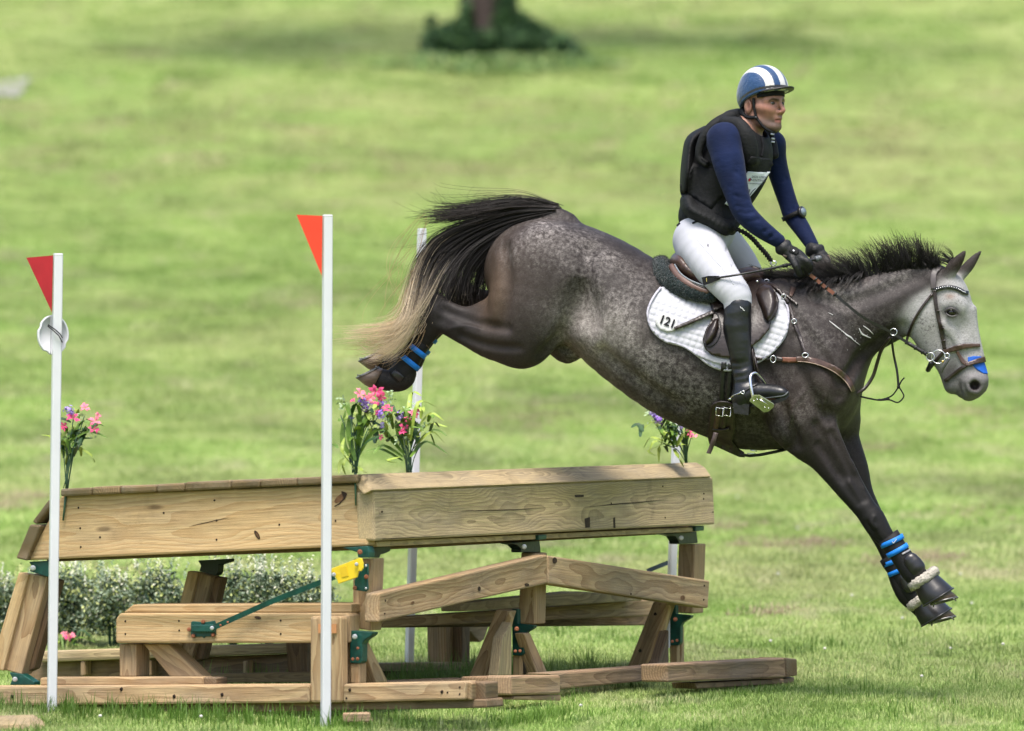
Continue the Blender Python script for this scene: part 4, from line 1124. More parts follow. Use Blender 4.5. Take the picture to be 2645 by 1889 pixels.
def horse_material():
    m = bpy.data.materials.new("horse_coat"); m.use_nodes = True
    nt = m.node_tree; b = nt.nodes["Principled BSDF"]; L = nt.links
    def N(t, **k):
        n = nt.nodes.new(t)
        for a, v in k.items(): setattr(n, a, v)
        return n
    a = N("ShaderNodeAttribute"); a.attribute_name = "paint"
    dp = N("ShaderNodeAttribute"); dp.attribute_name = "dapple"
    tc = N("ShaderNodeTexCoord")
    n1 = N("ShaderNodeTexNoise"); n1.inputs["Scale"].default_value = 54; n1.inputs["Detail"].default_value = 5; n1.inputs["Roughness"].default_value = .66; n1.inputs["Distortion"].default_value = .15
    n2 = N("ShaderNodeTexNoise"); n2.inputs["Scale"].default_value = 7.0; n2.inputs["Detail"].default_value = 3
    mp = N("ShaderNodeMapping"); mp.inputs["Scale"].default_value = (1, 1, 2.6); mp.inputs["Rotation"].default_value = (0, R(35), 0)
    n3 = N("ShaderNodeTexNoise"); n3.inputs["Scale"].default_value = 150; n3.inputs["Detail"].default_value = 3; n3.inputs["Roughness"].default_value = .7
    for n in (n1, n2): L.new(tc.outputs["Object"], n.inputs["Vector"])
    L.new(tc.outputs["Object"], mp.inputs[0]); L.new(mp.outputs[0], n3.inputs["Vector"])
    r1 = N("ShaderNodeMapRange"); r1.inputs[1].default_value = .38; r1.inputs[2].default_value = .70
    L.new(n1.outputs[0], r1.inputs[0])
    r2 = N("ShaderNodeMapRange"); r2.inputs[1].default_value = .30; r2.inputs[2].default_value = .66; r2.inputs[3].default_value = .12
    L.new(n2.outputs[0], r2.inputs[0])
    r3 = N("ShaderNodeMapRange"); r3.inputs[1].default_value = .36; r3.inputs[2].default_value = .66; r3.inputs[3].default_value = .25; r3.inputs[4].default_value = 1.7
    L.new(n3.outputs[0], r3.inputs[0])
    m1 = N("ShaderNodeMath", operation='MULTIPLY'); L.new(r1.outputs[0], m1.inputs[0]); L.new(r2.outputs[0], m1.inputs[1])
    m2 = N("ShaderNodeMath", operation='MULTIPLY'); L.new(m1.outputs[0], m2.inputs[0]); L.new(r3.outputs[0], m2.inputs[1])
    m3 = N("ShaderNodeMath", operation='MULTIPLY'); m3.use_clamp = True; L.new(m2.outputs[0], m3.inputs[0]); L.new(dp.outputs["Fac"], m3.inputs[1])
    mx = N("ShaderNodeMix", data_type='RGBA')
    sc = N("ShaderNodeMapRange"); sc.inputs[1].default_value = .3; sc.inputs[2].default_value = .7; sc.inputs[3].default_value = .72; sc.inputs[4].default_value = 1.3
    L.new(n3.outputs[0], sc.inputs[0])
    vs = N("ShaderNodeVectorMath", operation='SCALE'); L.new(a.outputs["Color"], vs.inputs[0]); L.new(sc.outputs[0], vs.inputs["Scale"])
    L.new(m3.outputs[0], mx.inputs[0]); L.new(vs.outputs[0], mx.inputs[6]); mx.inputs[7].default_value = (.41, .375, .355, 1)
    fa = N("ShaderNodeAttribute"); fa.attribute_name = "fleck"
    n4 = N("ShaderNodeTexNoise"); n4.inputs["Scale"].default_value = 95; n4.inputs["Detail"].default_value = 4; n4.inputs["Roughness"].default_value = .7
    n5 = N("ShaderNodeTexNoise"); n5.inputs["Scale"].default_value = 17; n5.inputs["Detail"].default_value = 3
    for n in (n4, n5): L.new(tc.outputs["Object"], n.inputs["Vector"])
    r4 = N("ShaderNodeMapRange"); r4.inputs[1].default_value = .50; r4.inputs[2].default_value = .68; L.new(n4.outputs[0], r4.inputs[0])
    r5 = N("ShaderNodeMapRange"); r5.inputs[1].default_value = .35; r5.inputs[2].default_value = .65; r5.inputs[3].default_value = .15; L.new(n5.outputs[0], r5.inputs[0])
    m4 = N("ShaderNodeMath", operation='MULTIPLY'); L.new(r4.outputs[0], m4.inputs[0]); L.new(r5.outputs[0], m4.inputs[1])
    m5 = N("ShaderNodeMath", operation='MULTIPLY'); m5.use_clamp = True; L.new(m4.outputs[0], m5.inputs[0]); L.new(fa.outputs["Fac"], m5.inputs[1])
    mf = N("ShaderNodeMix", data_type='RGBA'); L.new(m5.outputs[0], mf.inputs[0]); L.new(mx.outputs[2], mf.inputs[6]); mf.inputs[7].default_value = (.075, .068, .068, 1)
    L.new(mf.outputs[2], b.inputs["Base Color"])
    b.inputs["Roughness"].default_value = .56; b.inputs["Specular IOR Level"].default_value = .18
    b.inputs["Sheen Weight"].default_value = .0
    bp = N("ShaderNodeBump"); bp.inputs["Strength"].default_value = .25; bp.inputs["Distance"].default_value = .004
    L.new(n3.outputs[0], bp.inputs["Height"]); L.new(bp.outputs[0], b.inputs["Normal"])
    return m

horse_body = HF.obj("body", horse_material(), horse)
_q = w2px(verts_np(horse_body)); _hx, _hy = _q[:, 0], _q[:, 1]
def blob(cx, cy, rx, ry=None, ang=0.0, pw=2):
    ry = ry or rx; c, s_ = math.cos(R(ang)), math.sin(R(ang))
    u = ((_hx - cx) * c + (_hy - cy) * s_) / rx; v = (-(_hx - cx) * s_ + (_hy - cy) * c) / ry
    return np.exp(-(u * u + v * v) ** (pw / 2))
dark = np.array([.0200, .0160, .0150]); col = np.tile(dark, (len(_hx), 1))
def mixc(w, c):
    global col
    w = np.clip(w, 0, 1)[:, None]; col = col * (1 - w) + np.array(c) * w
mixc(.6 * blob(1330, 700, 110, 150), (.046, .034, .028))
mixc(.8 * blob(1275, 760, 40, 110, 8), (.085, .055, .034))
mixc(.5 * blob(2100, 1020, 120, 110), (.045, .033, .028))
mixc(.85 * blob(1545, 855, 110, 72, 25), (.19, .168, .155))
mixc(.4 * blob(1660, 980, 110, 90), (.07, .062, .06))
mixc(.32 * blob(2230, 750, 150, 50, -15), (.11, .10, .10))
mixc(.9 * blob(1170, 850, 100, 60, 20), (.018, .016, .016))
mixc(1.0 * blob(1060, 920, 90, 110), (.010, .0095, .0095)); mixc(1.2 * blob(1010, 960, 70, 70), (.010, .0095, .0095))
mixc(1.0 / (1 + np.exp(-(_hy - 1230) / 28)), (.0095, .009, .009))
mixc(.6 * blob(1300, 900, 80, 45, 15), (.042, .035, .033))
# head: grey-white from behind the cheek forward
head_w = 1 / (1 + np.exp(-(((_hx - 2352) + (_hy - 760) * 0.30) / 14)))
head_w *= 1 / (1 + np.exp(-((_hy - 706) / 8)))
jowl_line = np.interp(_hy, [680, 720, 740, 765, 790, 817, 842, 869, 890, 1040], [2500, 2440, 2408, 2366, 2342, 2328, 2330, 2345, 2368, 2368])
head_w = 1 / (1 + np.exp(-((_hx - jowl_line) / 7))) * (_hy < 1070)
mixc(head_w, (.30, .297, .292))
mixc(head_w * .55 * blob(2400, 870, 60, 60), (.22, .21, .20))
mixc(head_w * .6 * blob(2410, 700, 45, 45), (.12, .09, .07))
mixc(.75 * blob(2454, 766, 13, 8), (.16, .10, .07))
mixc(head_w * .9 / (1 + np.exp(-((_hy - 952 + (_hx - 2500) * .25) / 16))), (.095, .09, .09))
mixc(.8 * blob(2452, 960, 24, 34, 20), (.035, .032, .033))
mixc(.85 * blob(2519, 998, 16, 14, 0, 4), (.02, .012, .012))
mixc(.5 * blob(2462, 832, 26, 9, -15), (.25, .24, .25))
mixc(.95 * blob(2460, 809, 24, 14, 5, 3), (.03, .027, .027)); mixc(.5 * blob(2450, 790, 22, 7, -10), (.22, .21, .21)); mixc(.6 * blob(2478, 1008, 6, 26, 10), (.04, .035, .036))
mixc(.35 * blob(2508, 815, 10, 30), (.2, .2, .21))
ear_w = 1 / (1 + np.exp(((_hy - (700 + (_hx - 2440) * .12)) / 4))) * (_hx > 2436)
mixc(ear_w * .95, (.020, .014, .0115))
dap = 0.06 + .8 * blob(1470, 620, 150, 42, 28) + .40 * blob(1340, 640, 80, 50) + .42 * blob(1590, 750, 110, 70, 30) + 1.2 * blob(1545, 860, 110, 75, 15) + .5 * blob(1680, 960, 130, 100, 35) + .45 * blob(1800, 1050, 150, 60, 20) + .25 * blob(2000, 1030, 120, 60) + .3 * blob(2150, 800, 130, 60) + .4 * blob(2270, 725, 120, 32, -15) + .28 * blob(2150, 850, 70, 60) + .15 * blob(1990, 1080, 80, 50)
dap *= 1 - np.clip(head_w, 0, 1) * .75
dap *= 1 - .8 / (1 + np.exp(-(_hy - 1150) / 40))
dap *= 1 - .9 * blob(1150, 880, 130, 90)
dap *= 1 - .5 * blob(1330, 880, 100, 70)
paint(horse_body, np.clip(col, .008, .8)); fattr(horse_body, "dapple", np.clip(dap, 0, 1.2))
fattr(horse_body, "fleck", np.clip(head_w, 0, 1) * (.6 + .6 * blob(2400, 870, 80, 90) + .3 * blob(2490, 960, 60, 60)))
HB = bvh_of(horse_body)
# ------------------------------------------------------------------ hair, hooves and everything the horse wears
rnd = random.Random(5)
nr = np.random.default_rng(7)
def ringpts(px, py, off, ang, r, rd, n=24, tilt=0.0):
    """a ring: r is its half-size along the image direction ang (degrees, clockwise), rd its half-size in depth (px)"""
    d = hd(px, off); s_ = d / FPX
    c = pc(px, py, d); u = np.array([math.cos(R(ang)), 0, -math.sin(R(ang))]) * r * s_
    nrm = np.array([-math.sin(R(ang)), 0, -math.cos(R(ang))])
    w = (np.array([0, 1.0, 0]) + nrm * tilt) * rd * s_
    return [Vector(c2w(c + u * math.cos(t) + w * math.sin(t))) for t in np.linspace(0, 2 * math.pi, n, endpoint=False)]

def sleeve(name, rings, mat_, parent, n=24, cap=True, th=0, **kw):
    m = MB(); rr = [ringpts(*q, n=n) if len(q) == 6 else ringpts(*q[:6], n=n, tilt=q[6]) for q in rings]
    m.loft(rr, cap=cap)
    return m.build(name, mat_, parent, True, **kw)


M_shoe = mat("worn_shoe_steel", (.16, .155, .15), .45, .5, metal=.7, noise=(60, .4))
# hooves, shoes and studs
def hoof(near, front):
    if front:
        rings = [(2400, 1524, -.13, 214, 31, 29), (2416, 1540, -.13, 209, 38, 36), (2434, 1556, -.13, 200, 42, 41), (2438, 1551, -.13, 170, 36, 40)]
        rings = [(2396, 1518, -.13, -36, 29, 28), (2414, 1532, -.13, -30, 34, 33), (2438, 1551, -.13, -15, 37, 39, .12)]
        dx, dy, do = (0, 0, 0) if near else (-5, 49, .26)
    else:
        rings = [(976, 980, -.13, 119, 29, 30), (966, 974, -.13, 135, 31, 33), (950, 964, -.13, 155, 33, 36, .05)]
        dx, dy, do = (0, 0, 0) if near else (6, -43, .26)
    rr = [(q[0] + dx, q[1] + dy, q[2] + do) + tuple(q[3:]) for q in rings]
    h = sleeve("hoof", rr, M_hoof, horse_body)
    q = rr[-1]
    m = MB()
    outer = ringpts(q[0], q[1], q[2], q[3], q[4] * 1.02, q[5] * 1.02, 28, q[6]); 
    sgn = (-.35, -.93) if front else (-.43, -.9)
    k = (1.6, 3.6) if front else (-1.2, -2.6)
    low = ringpts(q[0] + k[0], q[1] + k[1], q[2], q[3], q[4] * 1.02, q[5] * 1.02, 28, q[6])
    inn = ringpts(q[0] + k[0], q[1] + k[1], q[2], q[3], q[4] * .72, q[5] * .72, 28, q[6])
    inn0 = ringpts(q[0], q[1], q[2], q[3], q[4] * .72, q[5] * .72, 28, q[6])
    m.loft([outer, low, inn, inn0], closed=True)
    for t in (3, 11, 17, 24):
        a = low[t]; b = a + (low[0] - outer[0]).normalized() * .008
        m.tube([a, b], .0032, 6)
    m.build("horseshoe", M_shoe, horse_body)
for near in (True, False):
    for front in (True, False):
        hoof(near, front)

# leg boots
def leg_boot(label, path, straps, bulge=None, group="leg boots on the horse"):
    """path: (px, py, off, ang, r, rd) down the leg"""
    t = empty("leg_boot", hp(path[0][0], path[0][1], path[0][2]), label=label, cat="horse boot", group=group)
    sleeve("shell", path, M_black, t)
    for a in straps:
        sleeve("strap", a, M_blue, t)
    if bulge:
        f = Field(*bulge[0]); f.chain(bulge[1], k=0.01, n=2)
        f.obj("strike_pad", M_rubber, t)
    return t
def bandrings(px, py, off, ang, r, rd, w):
    nx, ny = -math.sin(R(ang)), math.cos(R(ang))
    return [(px - nx * w / 2, py - ny * w / 2, off, ang, r - 1.5, rd - 1.5), (px - nx * w / 2, py - ny * w / 2, off, ang, r, rd), (px + nx * w / 2, py + ny * w / 2, off, ang, r, rd), (px + nx * w / 2, py + ny * w / 2, off, ang, r - 1.5, rd - 1.5)]
def fld(l, m=.05, h=.004):
    a = np.array([q[:3] for q in l])
    r_ = max(q[3] * max(1, q[4]) for q in l)
    return (a.min(0) - r_ - m, a.max(0) + r_ + m, h)
nf = [(2293, 1386, -.13, -36, 31, 28), (2304, 1402, -.13, -36, 30, 27), (2322, 1428, -.13, -36, 27, 25), (2342, 1456, -.13, -36, 29, 27), (2356, 1474, -.13, -36, 31, 29), (2372, 1495, -.13, -36, 29, 28), (2380, 1503, -.13, -36, 24, 24)]
q_ = hc([(2354, 1448, -.165, 20, .7), (2368, 1466, -.165, 22, .7), (2372, 1480, -.16, 15, .7)])
lb = leg_boot("black leg boot with two blue straps on the near foreleg", nf, [bandrings(2304, 1398, -.13, -25, 33, 29, 13), bandrings(2318, 1422, -.13, -29, 31, 28, 13)], (fld(q_), q_))
ff = [(q[0] + 3 - 17 * i / 6, q[1] + 47, .13, q[3], q[4] * .95, q[5] * .95) for i, q in enumerate(nf)]
q_ = hc([(2340, 1495, .09, 18, .7), (2350, 1514, .09, 20, .7)])
lbf = leg_boot("black leg boot on the foreleg tucked behind, its two blue straps half hidden", ff, [bandrings(2308, 1450, .13, -22, 30, 27, 12), bandrings(2320, 1474, .13, -25, 29, 27, 12)], (fld(q_), q_))
nh = [(1086, 884, -.14, 32, 27, 25), (1074, 902, -.14, 34, 27, 25), (1056, 934, -.135, 37, 29, 27), (1044, 958, -.13, 37, 32, 29), (1032, 972, -.13, 40, 33, 31), (1022, 984, -.13, 44, 28, 28)]
lbh = leg_boot("black leg boot with two blue straps on the near hind leg, partly under the tail", nh, [bandrings(1077, 906, -.14, 38, 28.8, 28, 14), bandrings(1059, 936, -.135, 39, 30.8, 30, 14)])
fh = [(q[0] + (34 if i < 2 else 26 if i < 4 else 18), q[1] - 43, .14, q[3], q[4], q[5]) for i, q in enumerate(nh)]
lbfh = leg_boot("black leg boot with blue straps on the far hind leg, showing as a sliver", fh, [bandrings(1105, 868, .14, 38, 29, 28, 12), bandrings(1086, 896, .14, 38, 30, 28, 12)])
q_ = hc([(1026, 966, -.175, 9, .5), (1040, 980, -.175, 10, .5)])
drape("strike_pad", bvh_of(*lbh.children), [(1010, 966), (1022, 954), (1044, 974), (1034, 988)], .004, 4, M_rubber, lbh)
# tick mark and tab on the near front boot
M_silver = mat("silver_print", (.55, .55, .57), .4, .5)
BB = bvh_of(*lb.children)
strap("tick_mark", BB, [(2305, 1399), (2308, 1403), (2316, 1393)], 1.8, .004, M_white, lb, step=1.5, back=.001)
strap("name_tab", BB, [(2330, 1432), (2352, 1420)], 5, .004, mat('grey_tab', (.22, .22, .23), .5), lb, step=3, back=.002)

# bell boots
def bell(label, dx, dy, do):
    b = empty("bell_boot", hp(2400 + dx, 1500 + dy, -.13 + do), label=label, cat="bell boot", group="bell boots on the forefeet")
    g = [(2388, 1497, -.13, -33, 33, 32), (2394, 1506, -.13, -33, 36, 35), (2408, 1524, -.13, -32, 41, 40), (2422, 1541, -.13, -31, 45, 45, .05), (2424, 1544, -.13, -31, 44, 44, .05), (2420, 1538, -.13, -31, 40, 40, .05), (2396, 1508, -.13, -33, 32, 31)]
    sleeve("shell", [(q[0] + dx, q[1] + dy, q[2] + do) + tuple(q[3:]) for q in g], M_rubber, b, n=32, cap=False)
    m = MB()
    rim = ringpts(2424 + dx, 1543 + dy, -.13 + do, -31, 45, 45, 32, .05)
    m.tube(rim + [rim[0]], .0045, 6, cap=False); m.build("rim", M_rubber, b)
    c = ringpts(2386 + dx, 1494 + dy, -.13 + do, -33.5, 31, 29, 40)
    m = MB(); m.tube(c + [c[0], c[1]], .0225, 10, cap=False)
    fl = m.build("fleece_collar", M_fleece, b)
    v = verts_np(fl); cc = np.array([np.array(c[i]) for i in range(40)]).mean(0)
    d = v - cc; d /= np.linalg.norm(d, axis=1)[:, None]
    v += d * (nr.random(len(v))[:, None] * .007 - .002) + nr.normal(0, .0018, v.shape)
    fl.data.vertices.foreach_set("co", v.astype(np.float32).ravel())
    return b
bell("black rubber bell boot with grey fleece collar on the upper forefoot", 0, 0, 0)
bb = bell("black rubber bell boot with a round white emblem, on the lower forefoot", -5, 52, .26)
m = MB(); c = ringpts(2371, 1577, .10, -60, 8, 3, 24); m.tube(c + [c[0]], .0016, 5, cap=False)
m.tube([c[3], c[15]], .0014, 5); m.tube([c[20], c[9], c[12]], .0014, 5); m.build("emblem", M_white, bb)

# ---- saddle pad
def quilt(x, y):
    a = (x - 1850) * .93 + (y - 850) * .38; b = -(x - 1850) * .30 + (y - 850) * .95
    p = 16.0
    return .0065 * math.sqrt(abs(math.sin(math.pi * a / p) * math.sin(math.pi * b / p))) - .002
pad_poly = [(1707, 742), (1694, 758), (1680, 782), (1672, 809), (1678, 839), (1693, 863), (1719, 882), (1742, 889), (1764, 895), (1786, 908), (1806, 923), (1827, 940), (1846, 950), (1865, 956), (1887, 957), (1920, 950), (1956, 937), (1978, 924), (1997, 908), (2015, 888), (2030, 864), (2037, 827), (2036, 800), (2028, 778), (2015, 764), (1990, 742), (1950, 730), (1900, 735), (1840, 745), (1790, 742), (1750, 735)]
pad = drape("saddle_pad", HB, pad_poly, .012, 3.0, M_pad, None, relief=quilt, smooth_it=4, label="white quilted saddle pad with number 121, under the brown saddle", cat="saddle pad")
_tmp = drape('tmp', HB, pad_poly, .016, 7.0, smooth_it=8)
PB = bvh_of(horse_body, _tmp)
bpy.data.objects.remove(_tmp)
edge = [p for p in pad_poly[:24]]
strap("binding", PB, edge, 5, .006, M_piping, pad, step=4)
strap("girth_loop", PB, [(1800, 910), (1826, 922), (1860, 933), (1892, 938)], 15, .008, M_piping, pad, step=5)
# number disc
ell = [(1722 + 30 * math.cos(t) * .95 - 22 * math.sin(t) * .33, 834 + 30 * math.cos(t) * .33 + 22 * math.sin(t) * .95) for t in np.linspace(0, 2 * math.pi, 28, endpoint=False)]
disc = drape("number_disc", PB, ell, .007, 6, M_white, pad, smooth_it=20, back=.004)
DB = bvh_of(disc)

def text_on(name, bvh, s, px, py, size, ang, mat_, parent, off=.003, shear=0.0, bold=0.0, width=1.0):
    """flat lettering laid on a surface; size = letter height in px"""
    cu = bpy.data.curves.new(name, 'FONT'); cu.body = s; cu.size = 1.0; cu.align_x = 'CENTER'; cu.align_y = 'CENTER'; cu.resolution_u = 3; cu.offset = bold; cu.shear = shear
    tmp = bpy.data.objects.new(name, cu); COL.objects.link(tmp)
    dg = bpy.context.evaluated_depsgraph_get(); dg.update()
    me = bpy.data.meshes.new_from_object(tmp.evaluated_get(dg)); v0 = [v.co.copy() for v in me.vertices]; f0 = [tuple(p.vertices) for p in me.polygons]
    bpy.data.objects.remove(tmp); bpy.data.meshes.remove(me)
    k = size / .70; c, s2 = math.cos(R(ang)), math.sin(R(ang)); pts = []
    ds = []
    loc = []
    for v in v0:
        x, y = v.x * k * width, -v.y * k
        q = (px + x * c - y * s2, py + x * s2 + y * c); h, n = cast(bvh, *q)
        loc.append(q); ds.append(w2px(np.array(h))[2] if h is not None else np.nan)
    ds = np.array(ds); med = np.nanmedian(ds); ds = np.where(np.isnan(ds), med, ds)
    n = len(loc)
    pts = [P(q[0], q[1], d - off) for q, d in zip(loc, ds)]
    ff = []
    for f in f0:
        nn = (pts[f[1]] - pts[f[0]]).cross(pts[f[2]] - pts[f[0]])
        ff.append(f if nn.y < 0 else tuple(reversed(f)))
    return mesh_obj(name, pts, ff, mat_, parent, False)
text_on("number", DB, "121", 1724, 832, 22, 21, M_ink, pad, .005, bold=.03, width=.95)

# ---- saddle
saddle = empty("saddle", hp(1850, 760), label="brown leather jumping saddle between rider and white pad", cat="saddle")
l = hc([(1757, 678, 0, 28, 4.4), (1786, 708, 0, 30, 4.8), (1845, 732, 0, 30, 4.4), (1905, 722, 0, 26, 3.2), (1942, 712, 0, 24, 2.4), (1958, 716, 0, 20, 2.4)])
f = Field(*fld([q[:4] + (q[4],) for q in l], .02, .006)); f.chain(l, k=0, n=4); f.obj("seat", M_brownl, saddle)
flap_poly = [(1822, 740), (1840, 742), (1880, 730), (1912, 699), (1944, 687), (1963, 693), (1967, 719), (1983, 731), (2003, 750), (2012, 774), (2010, 798), (2003, 817), (1993, 829), (1987, 851), (1967, 876), (1942, 896), (1915, 915), (1883, 925), (1858, 922), (1837, 916), (1824, 905), (1818, 894), (1815, 876), (1824, 849), (1837, 829), (1840, 812), (1837, 798), (1827, 762)]
flap = drape("flap", PB, flap_poly, .020, 7, M_dkbrown, saddle, smooth_it=16)
FB = bvh_of(flap)
def padded(poly, h, off):
    pl = np.array(poly); 
    def rel(x, y):
        d = 1e9
        for i in range(len(poly)):
            a = pl[i]; b = pl[(i + 1) % len(poly)]; ab = b - a
            t = max(0, min(1, ((x - a[0]) * ab[0] + (y - a[1]) * ab[1]) / (ab @ ab + 1e-9)))
            d = min(d, math.hypot(x - a[0] - ab[0] * t, y - a[1] - ab[1] * t))
        return h * math.sqrt(min(1, d / 12.0))
    return rel
kb = [(1952, 758), (1960, 742), (1974, 735), (1991, 739), (2003, 756), (2007, 780), (2002, 806), (1994, 822), (1983, 833), (1974, 822), (1967, 800), (1958, 780)]
drape("knee_block", FB, kb, .006, 4, M_dkbrown, saddle, relief=padded(kb, .035, 0), smooth_it=6)
tb = [(1818, 886), (1820, 866), (1830, 845), (1846, 823), (1856, 822), (1857, 845), (1850, 868), (1838, 884), (1826, 892)]
drape("thigh_block", FB, tb, .006, 4, M_dkbrown, saddle, relief=padded(tb, .028, 0), smooth_it=6)
strap("flap_piping", FB, [(1826, 762), (1843, 800), (1855, 815), (1862, 850), (1852, 880), (1835, 895), (1822, 893)], 3, .006, M_blackl, saddle, step=3)
strap("flap_seam", FB, [(1958, 770), (1968, 800), (1976, 826), (1986, 834)], 3, .006, M_blackl, saddle, step=3)
strap("billet_strap", FB, [(1824, 745), (1842, 775), (1856, 800)], 18, .012, M_dkbrown, saddle, step=5)
strap("keeper", FB, [(1843, 799), (1868, 788)], 9, .02, M_dkbrown, saddle, step=4)
strap("leather_tail", FB, [(1742, 849), (1775, 836), (1810, 820), (1842, 806)], [8, 10, 10, 10], .018, M_dkbrown, saddle, step=4)
m = MB()
for i in range(4):
    x, y = 1812 + i * 6.5, 820 - i * 3.1
    h, n = cast(bvh_of(saddle.children[-1]), x, y)
    if h is not None: m.ball(h, (.0022, .0015, .0022), 6)
m.build("punched_hole", M_ink, saddle)
l = hc([(1736, 690, -.17, 9, 1), (1752, 714, -.215, 11, 1), (1778, 734, -.245, 12, 1), (1806, 747, -.262, 11, 1), (1826, 754, -.27, 9, 1)])
f = Field(*fld(l)); f.chain(l, k=0, n=4); f.obj("panel", mat("panel_leather", (.10, .055, .042), .42, .5, noise=(18, .3)), saddle)
m = MB(); m.tube([hp(x, y, o) for x, y, o in catmull([(1743, 684, -.18), (1757, 706, -.225), (1780, 723, -.255), (1808, 735, -.272), (1822, 739, -.277)], 4)], .004, 6)
m.build("welt", mat("grey_welt", (.16, .18, .20), .4), saddle)
m = MB(); m.tube([hp(x, y, o) for x, y, o in catmull([(1740, 688, -.18), (1754, 711, -.225), (1779, 728, -.258), (1808, 740, -.276), (1822, 744, -.28)], 4)], .0035, 6)
m.build("welt", M_blackl, saddle)
# stirrup leather down to the stirrup
m = MB(); m.tube([hp(x, y, o) for x, y, o in [(1940, 880, -.30), (1945, 918, -.315), (1951, 962, -.325)]], .006, 4, flat=.5); m.build("stirrup_leather", M_dkbrown, saddle)
m = MB(); m.tube([hp(x, y, o) for x, y, o in [(1944, 900, -.30), (1953, 940, -.32), (1962, 970, -.33)]], .005, 4, flat=.5); m.build("stirrup_leather", M_dkbrown, saddle)
m = MB(); m.ball(hp(1956, 727, -.22), .006, 8); m.build("dee_stud", M_steel, saddle)
# girth
strap("billet", PB, [(1870, 936), (1866, 985), (1863, 1042)], 13, .01, M_blackl, saddle, step=5)
strap("billet", PB, [(1888, 940), (1884, 990), (1880, 1044)], 13, .01, M_blackl, saddle, step=5)
gp = [(1836, 1050), (1844, 1040), (1860, 1036), (1880, 1038), (1893, 1043), (1899, 1062), (1899, 1114), (1891, 1140), (1904, 1156), (1922, 1168), (1924, 1182), (1909, 1181), (1880, 1168), (1850, 1154), (1832, 1147), (1827, 1126), (1831, 1090)]
gir = drape("girth", PB, gp, .018, 6, M_dkbrown, saddle, smooth_it=4)
GB = bvh_of(horse_body, gir)
strap("girth_strap", GB, [(1857, 1056), (1853, 1080), (1848, 1108)], 13, .008, M_brownl, saddle, step=5)
strap("girth_strap", GB, [(1877, 1058), (1873, 1082), (1868, 1108)], 12, .008, M_dkbrown, saddle, step=5)
strap("girth_keeper", GB, [(1840, 1112), (1862, 1115), (1884, 1110)], 9, .014, M_dkbrown, saddle, step=4)
m = MB(); tp = catmull([(1849, 1118, -.262), (1844, 1136, -.262), (1836, 1158, -.245), (1830, 1172, -.24)], 4)
m.loft([[hp(x - 6, y - 1, o), hp(x + 6, y + 1, o), hp(x + 6, y + 1, o + .006), hp(x - 6, y - 1, o + .006)] for x, y, o in tp]); m.build("strap_end", mat("worn_leather", (.085, .058, .055), .5, noise=(40, .3)), saddle)
for x in (1859, 1879):
    m = MB(); h, n = cast(GB, x, 1060); d = w2px(np.array(h))[2] - .014
    c = [P(x - 9, 1053, d), P(x + 9, 1056, d), P(x + 8, 1076, d), P(x - 10, 1073, d)]
    m.tube(c + [c[0], c[1]], .0022, 6, cap=False); m.tube([c[3], c[2]], .002, 6); m.build("girth_buckle", M_steel, saddle)
# belly strap between the forelegs
m = MB(); m.tube([hp(x, y, o) for x, y, o in [(1915, 1174, -.1), (1935, 1178, -.06), (1965, 1175, -.04), (2000, 1168, -.02), (2044, 1158, 0)]], .007, 6); m.build("girth_attachment", M_blackl, saddle)
m = MB(); m.tube([hp(x, y, o) for x, y, o in [(1938, 1163, -.12), (1955, 1166, -.12)]], .003, 6); m.tube([hp(x, y, o) for x, y, o in [(1930, 1172, -.12), (1952, 1172, -.12)]], .0025, 6); m.build("girth_buckle", M_steel, saddle)

# ---- sheepskin half pad
l = hc([(1836, 768, -.262, 13, 1), (1800, 760, -.255, 17, .9), (1764, 747, -.235, 20, .9), (1731, 728, -.20, 22, .9), (1711, 705, -.13, 24, 1), (1705, 690, -.03, 24, 1.2), (1710, 690, .08, 24, 1.2), (1722, 705, .16, 22, 1)])
f = Field(*fld(l, .02, .005)); f.chain(l, k=0, n=4)
M_wool = mat("dark_green_wool", (.007, .016, .016), .95, .15, noise=(70, .5), bump=(150, 1.0), sheen=.25)
half = f.obj("wool", M_wool, None)
half.name = "half_pad"; props(half, "dark green sheepskin half pad curving round the back of the saddle", "saddle pad")
v = verts_np(half); m = MB()
me = half.data; nrm = np.empty(len(me.vertices) * 3, dtype=np.float32); me.vertices.foreach_get("normal", nrm); nrm = nrm.reshape(-1, 3)
v2 = v + nrm * (nr.random((len(v), 1)) * .006)
me.vertices.foreach_set("co", v2.astype(np.float32).ravel())
for i in nr.choice(len(v), 5200):
    p = Vector(v[i]); n_ = Vector(nrm[i]); t = Vector(nr.normal(0, .55, 3)) + n_
    t.normalize(); u = t.orthogonal().normalized() * .0011
    e = p + t * (.010 + .008 * nr.random())
    m.add([p - u, p + u, e], [(0, 1, 2)])
fz = m.build("pile", M_wool, half, False, kind="stuff")

# ---- breastplate
bp_ = empty("breastplate", hp(2100, 940, -.2), label="brown leather breastplate across the horse's shoulder and chest", cat="breastplate")
strap("saddle_strap", PB, [(1952, 926), (1975, 928), (1997, 928)], 8, .008, M_dkbrown, bp_, step=4)
strap("end_tab", HB, [(2004, 928), (2022, 929)], [14, 9], .01, M_dkbrown, bp_, step=4)
strap("elastic", HB, [(2020, 929), (2040, 930), (2062, 930)], 13, .009, M_tan, bp_, step=5)
strap("shoulder_strap", HB, [(2056, 928), (2085, 929), (2120, 938), (2160, 956), (2190, 982), (2205, 1012)], [12, 15, 15, 15, 14, 12], .016, M_brownl, bp_, step=5, relief=None)
strap("stitching", HB, [(2060, 934), (2085, 936), (2118, 944), (2156, 962), (2185, 987), (2200, 1012)], 2.2, .021, mat("pale_thread", (.30, .22, .17), .7), bp_, step=2.5)
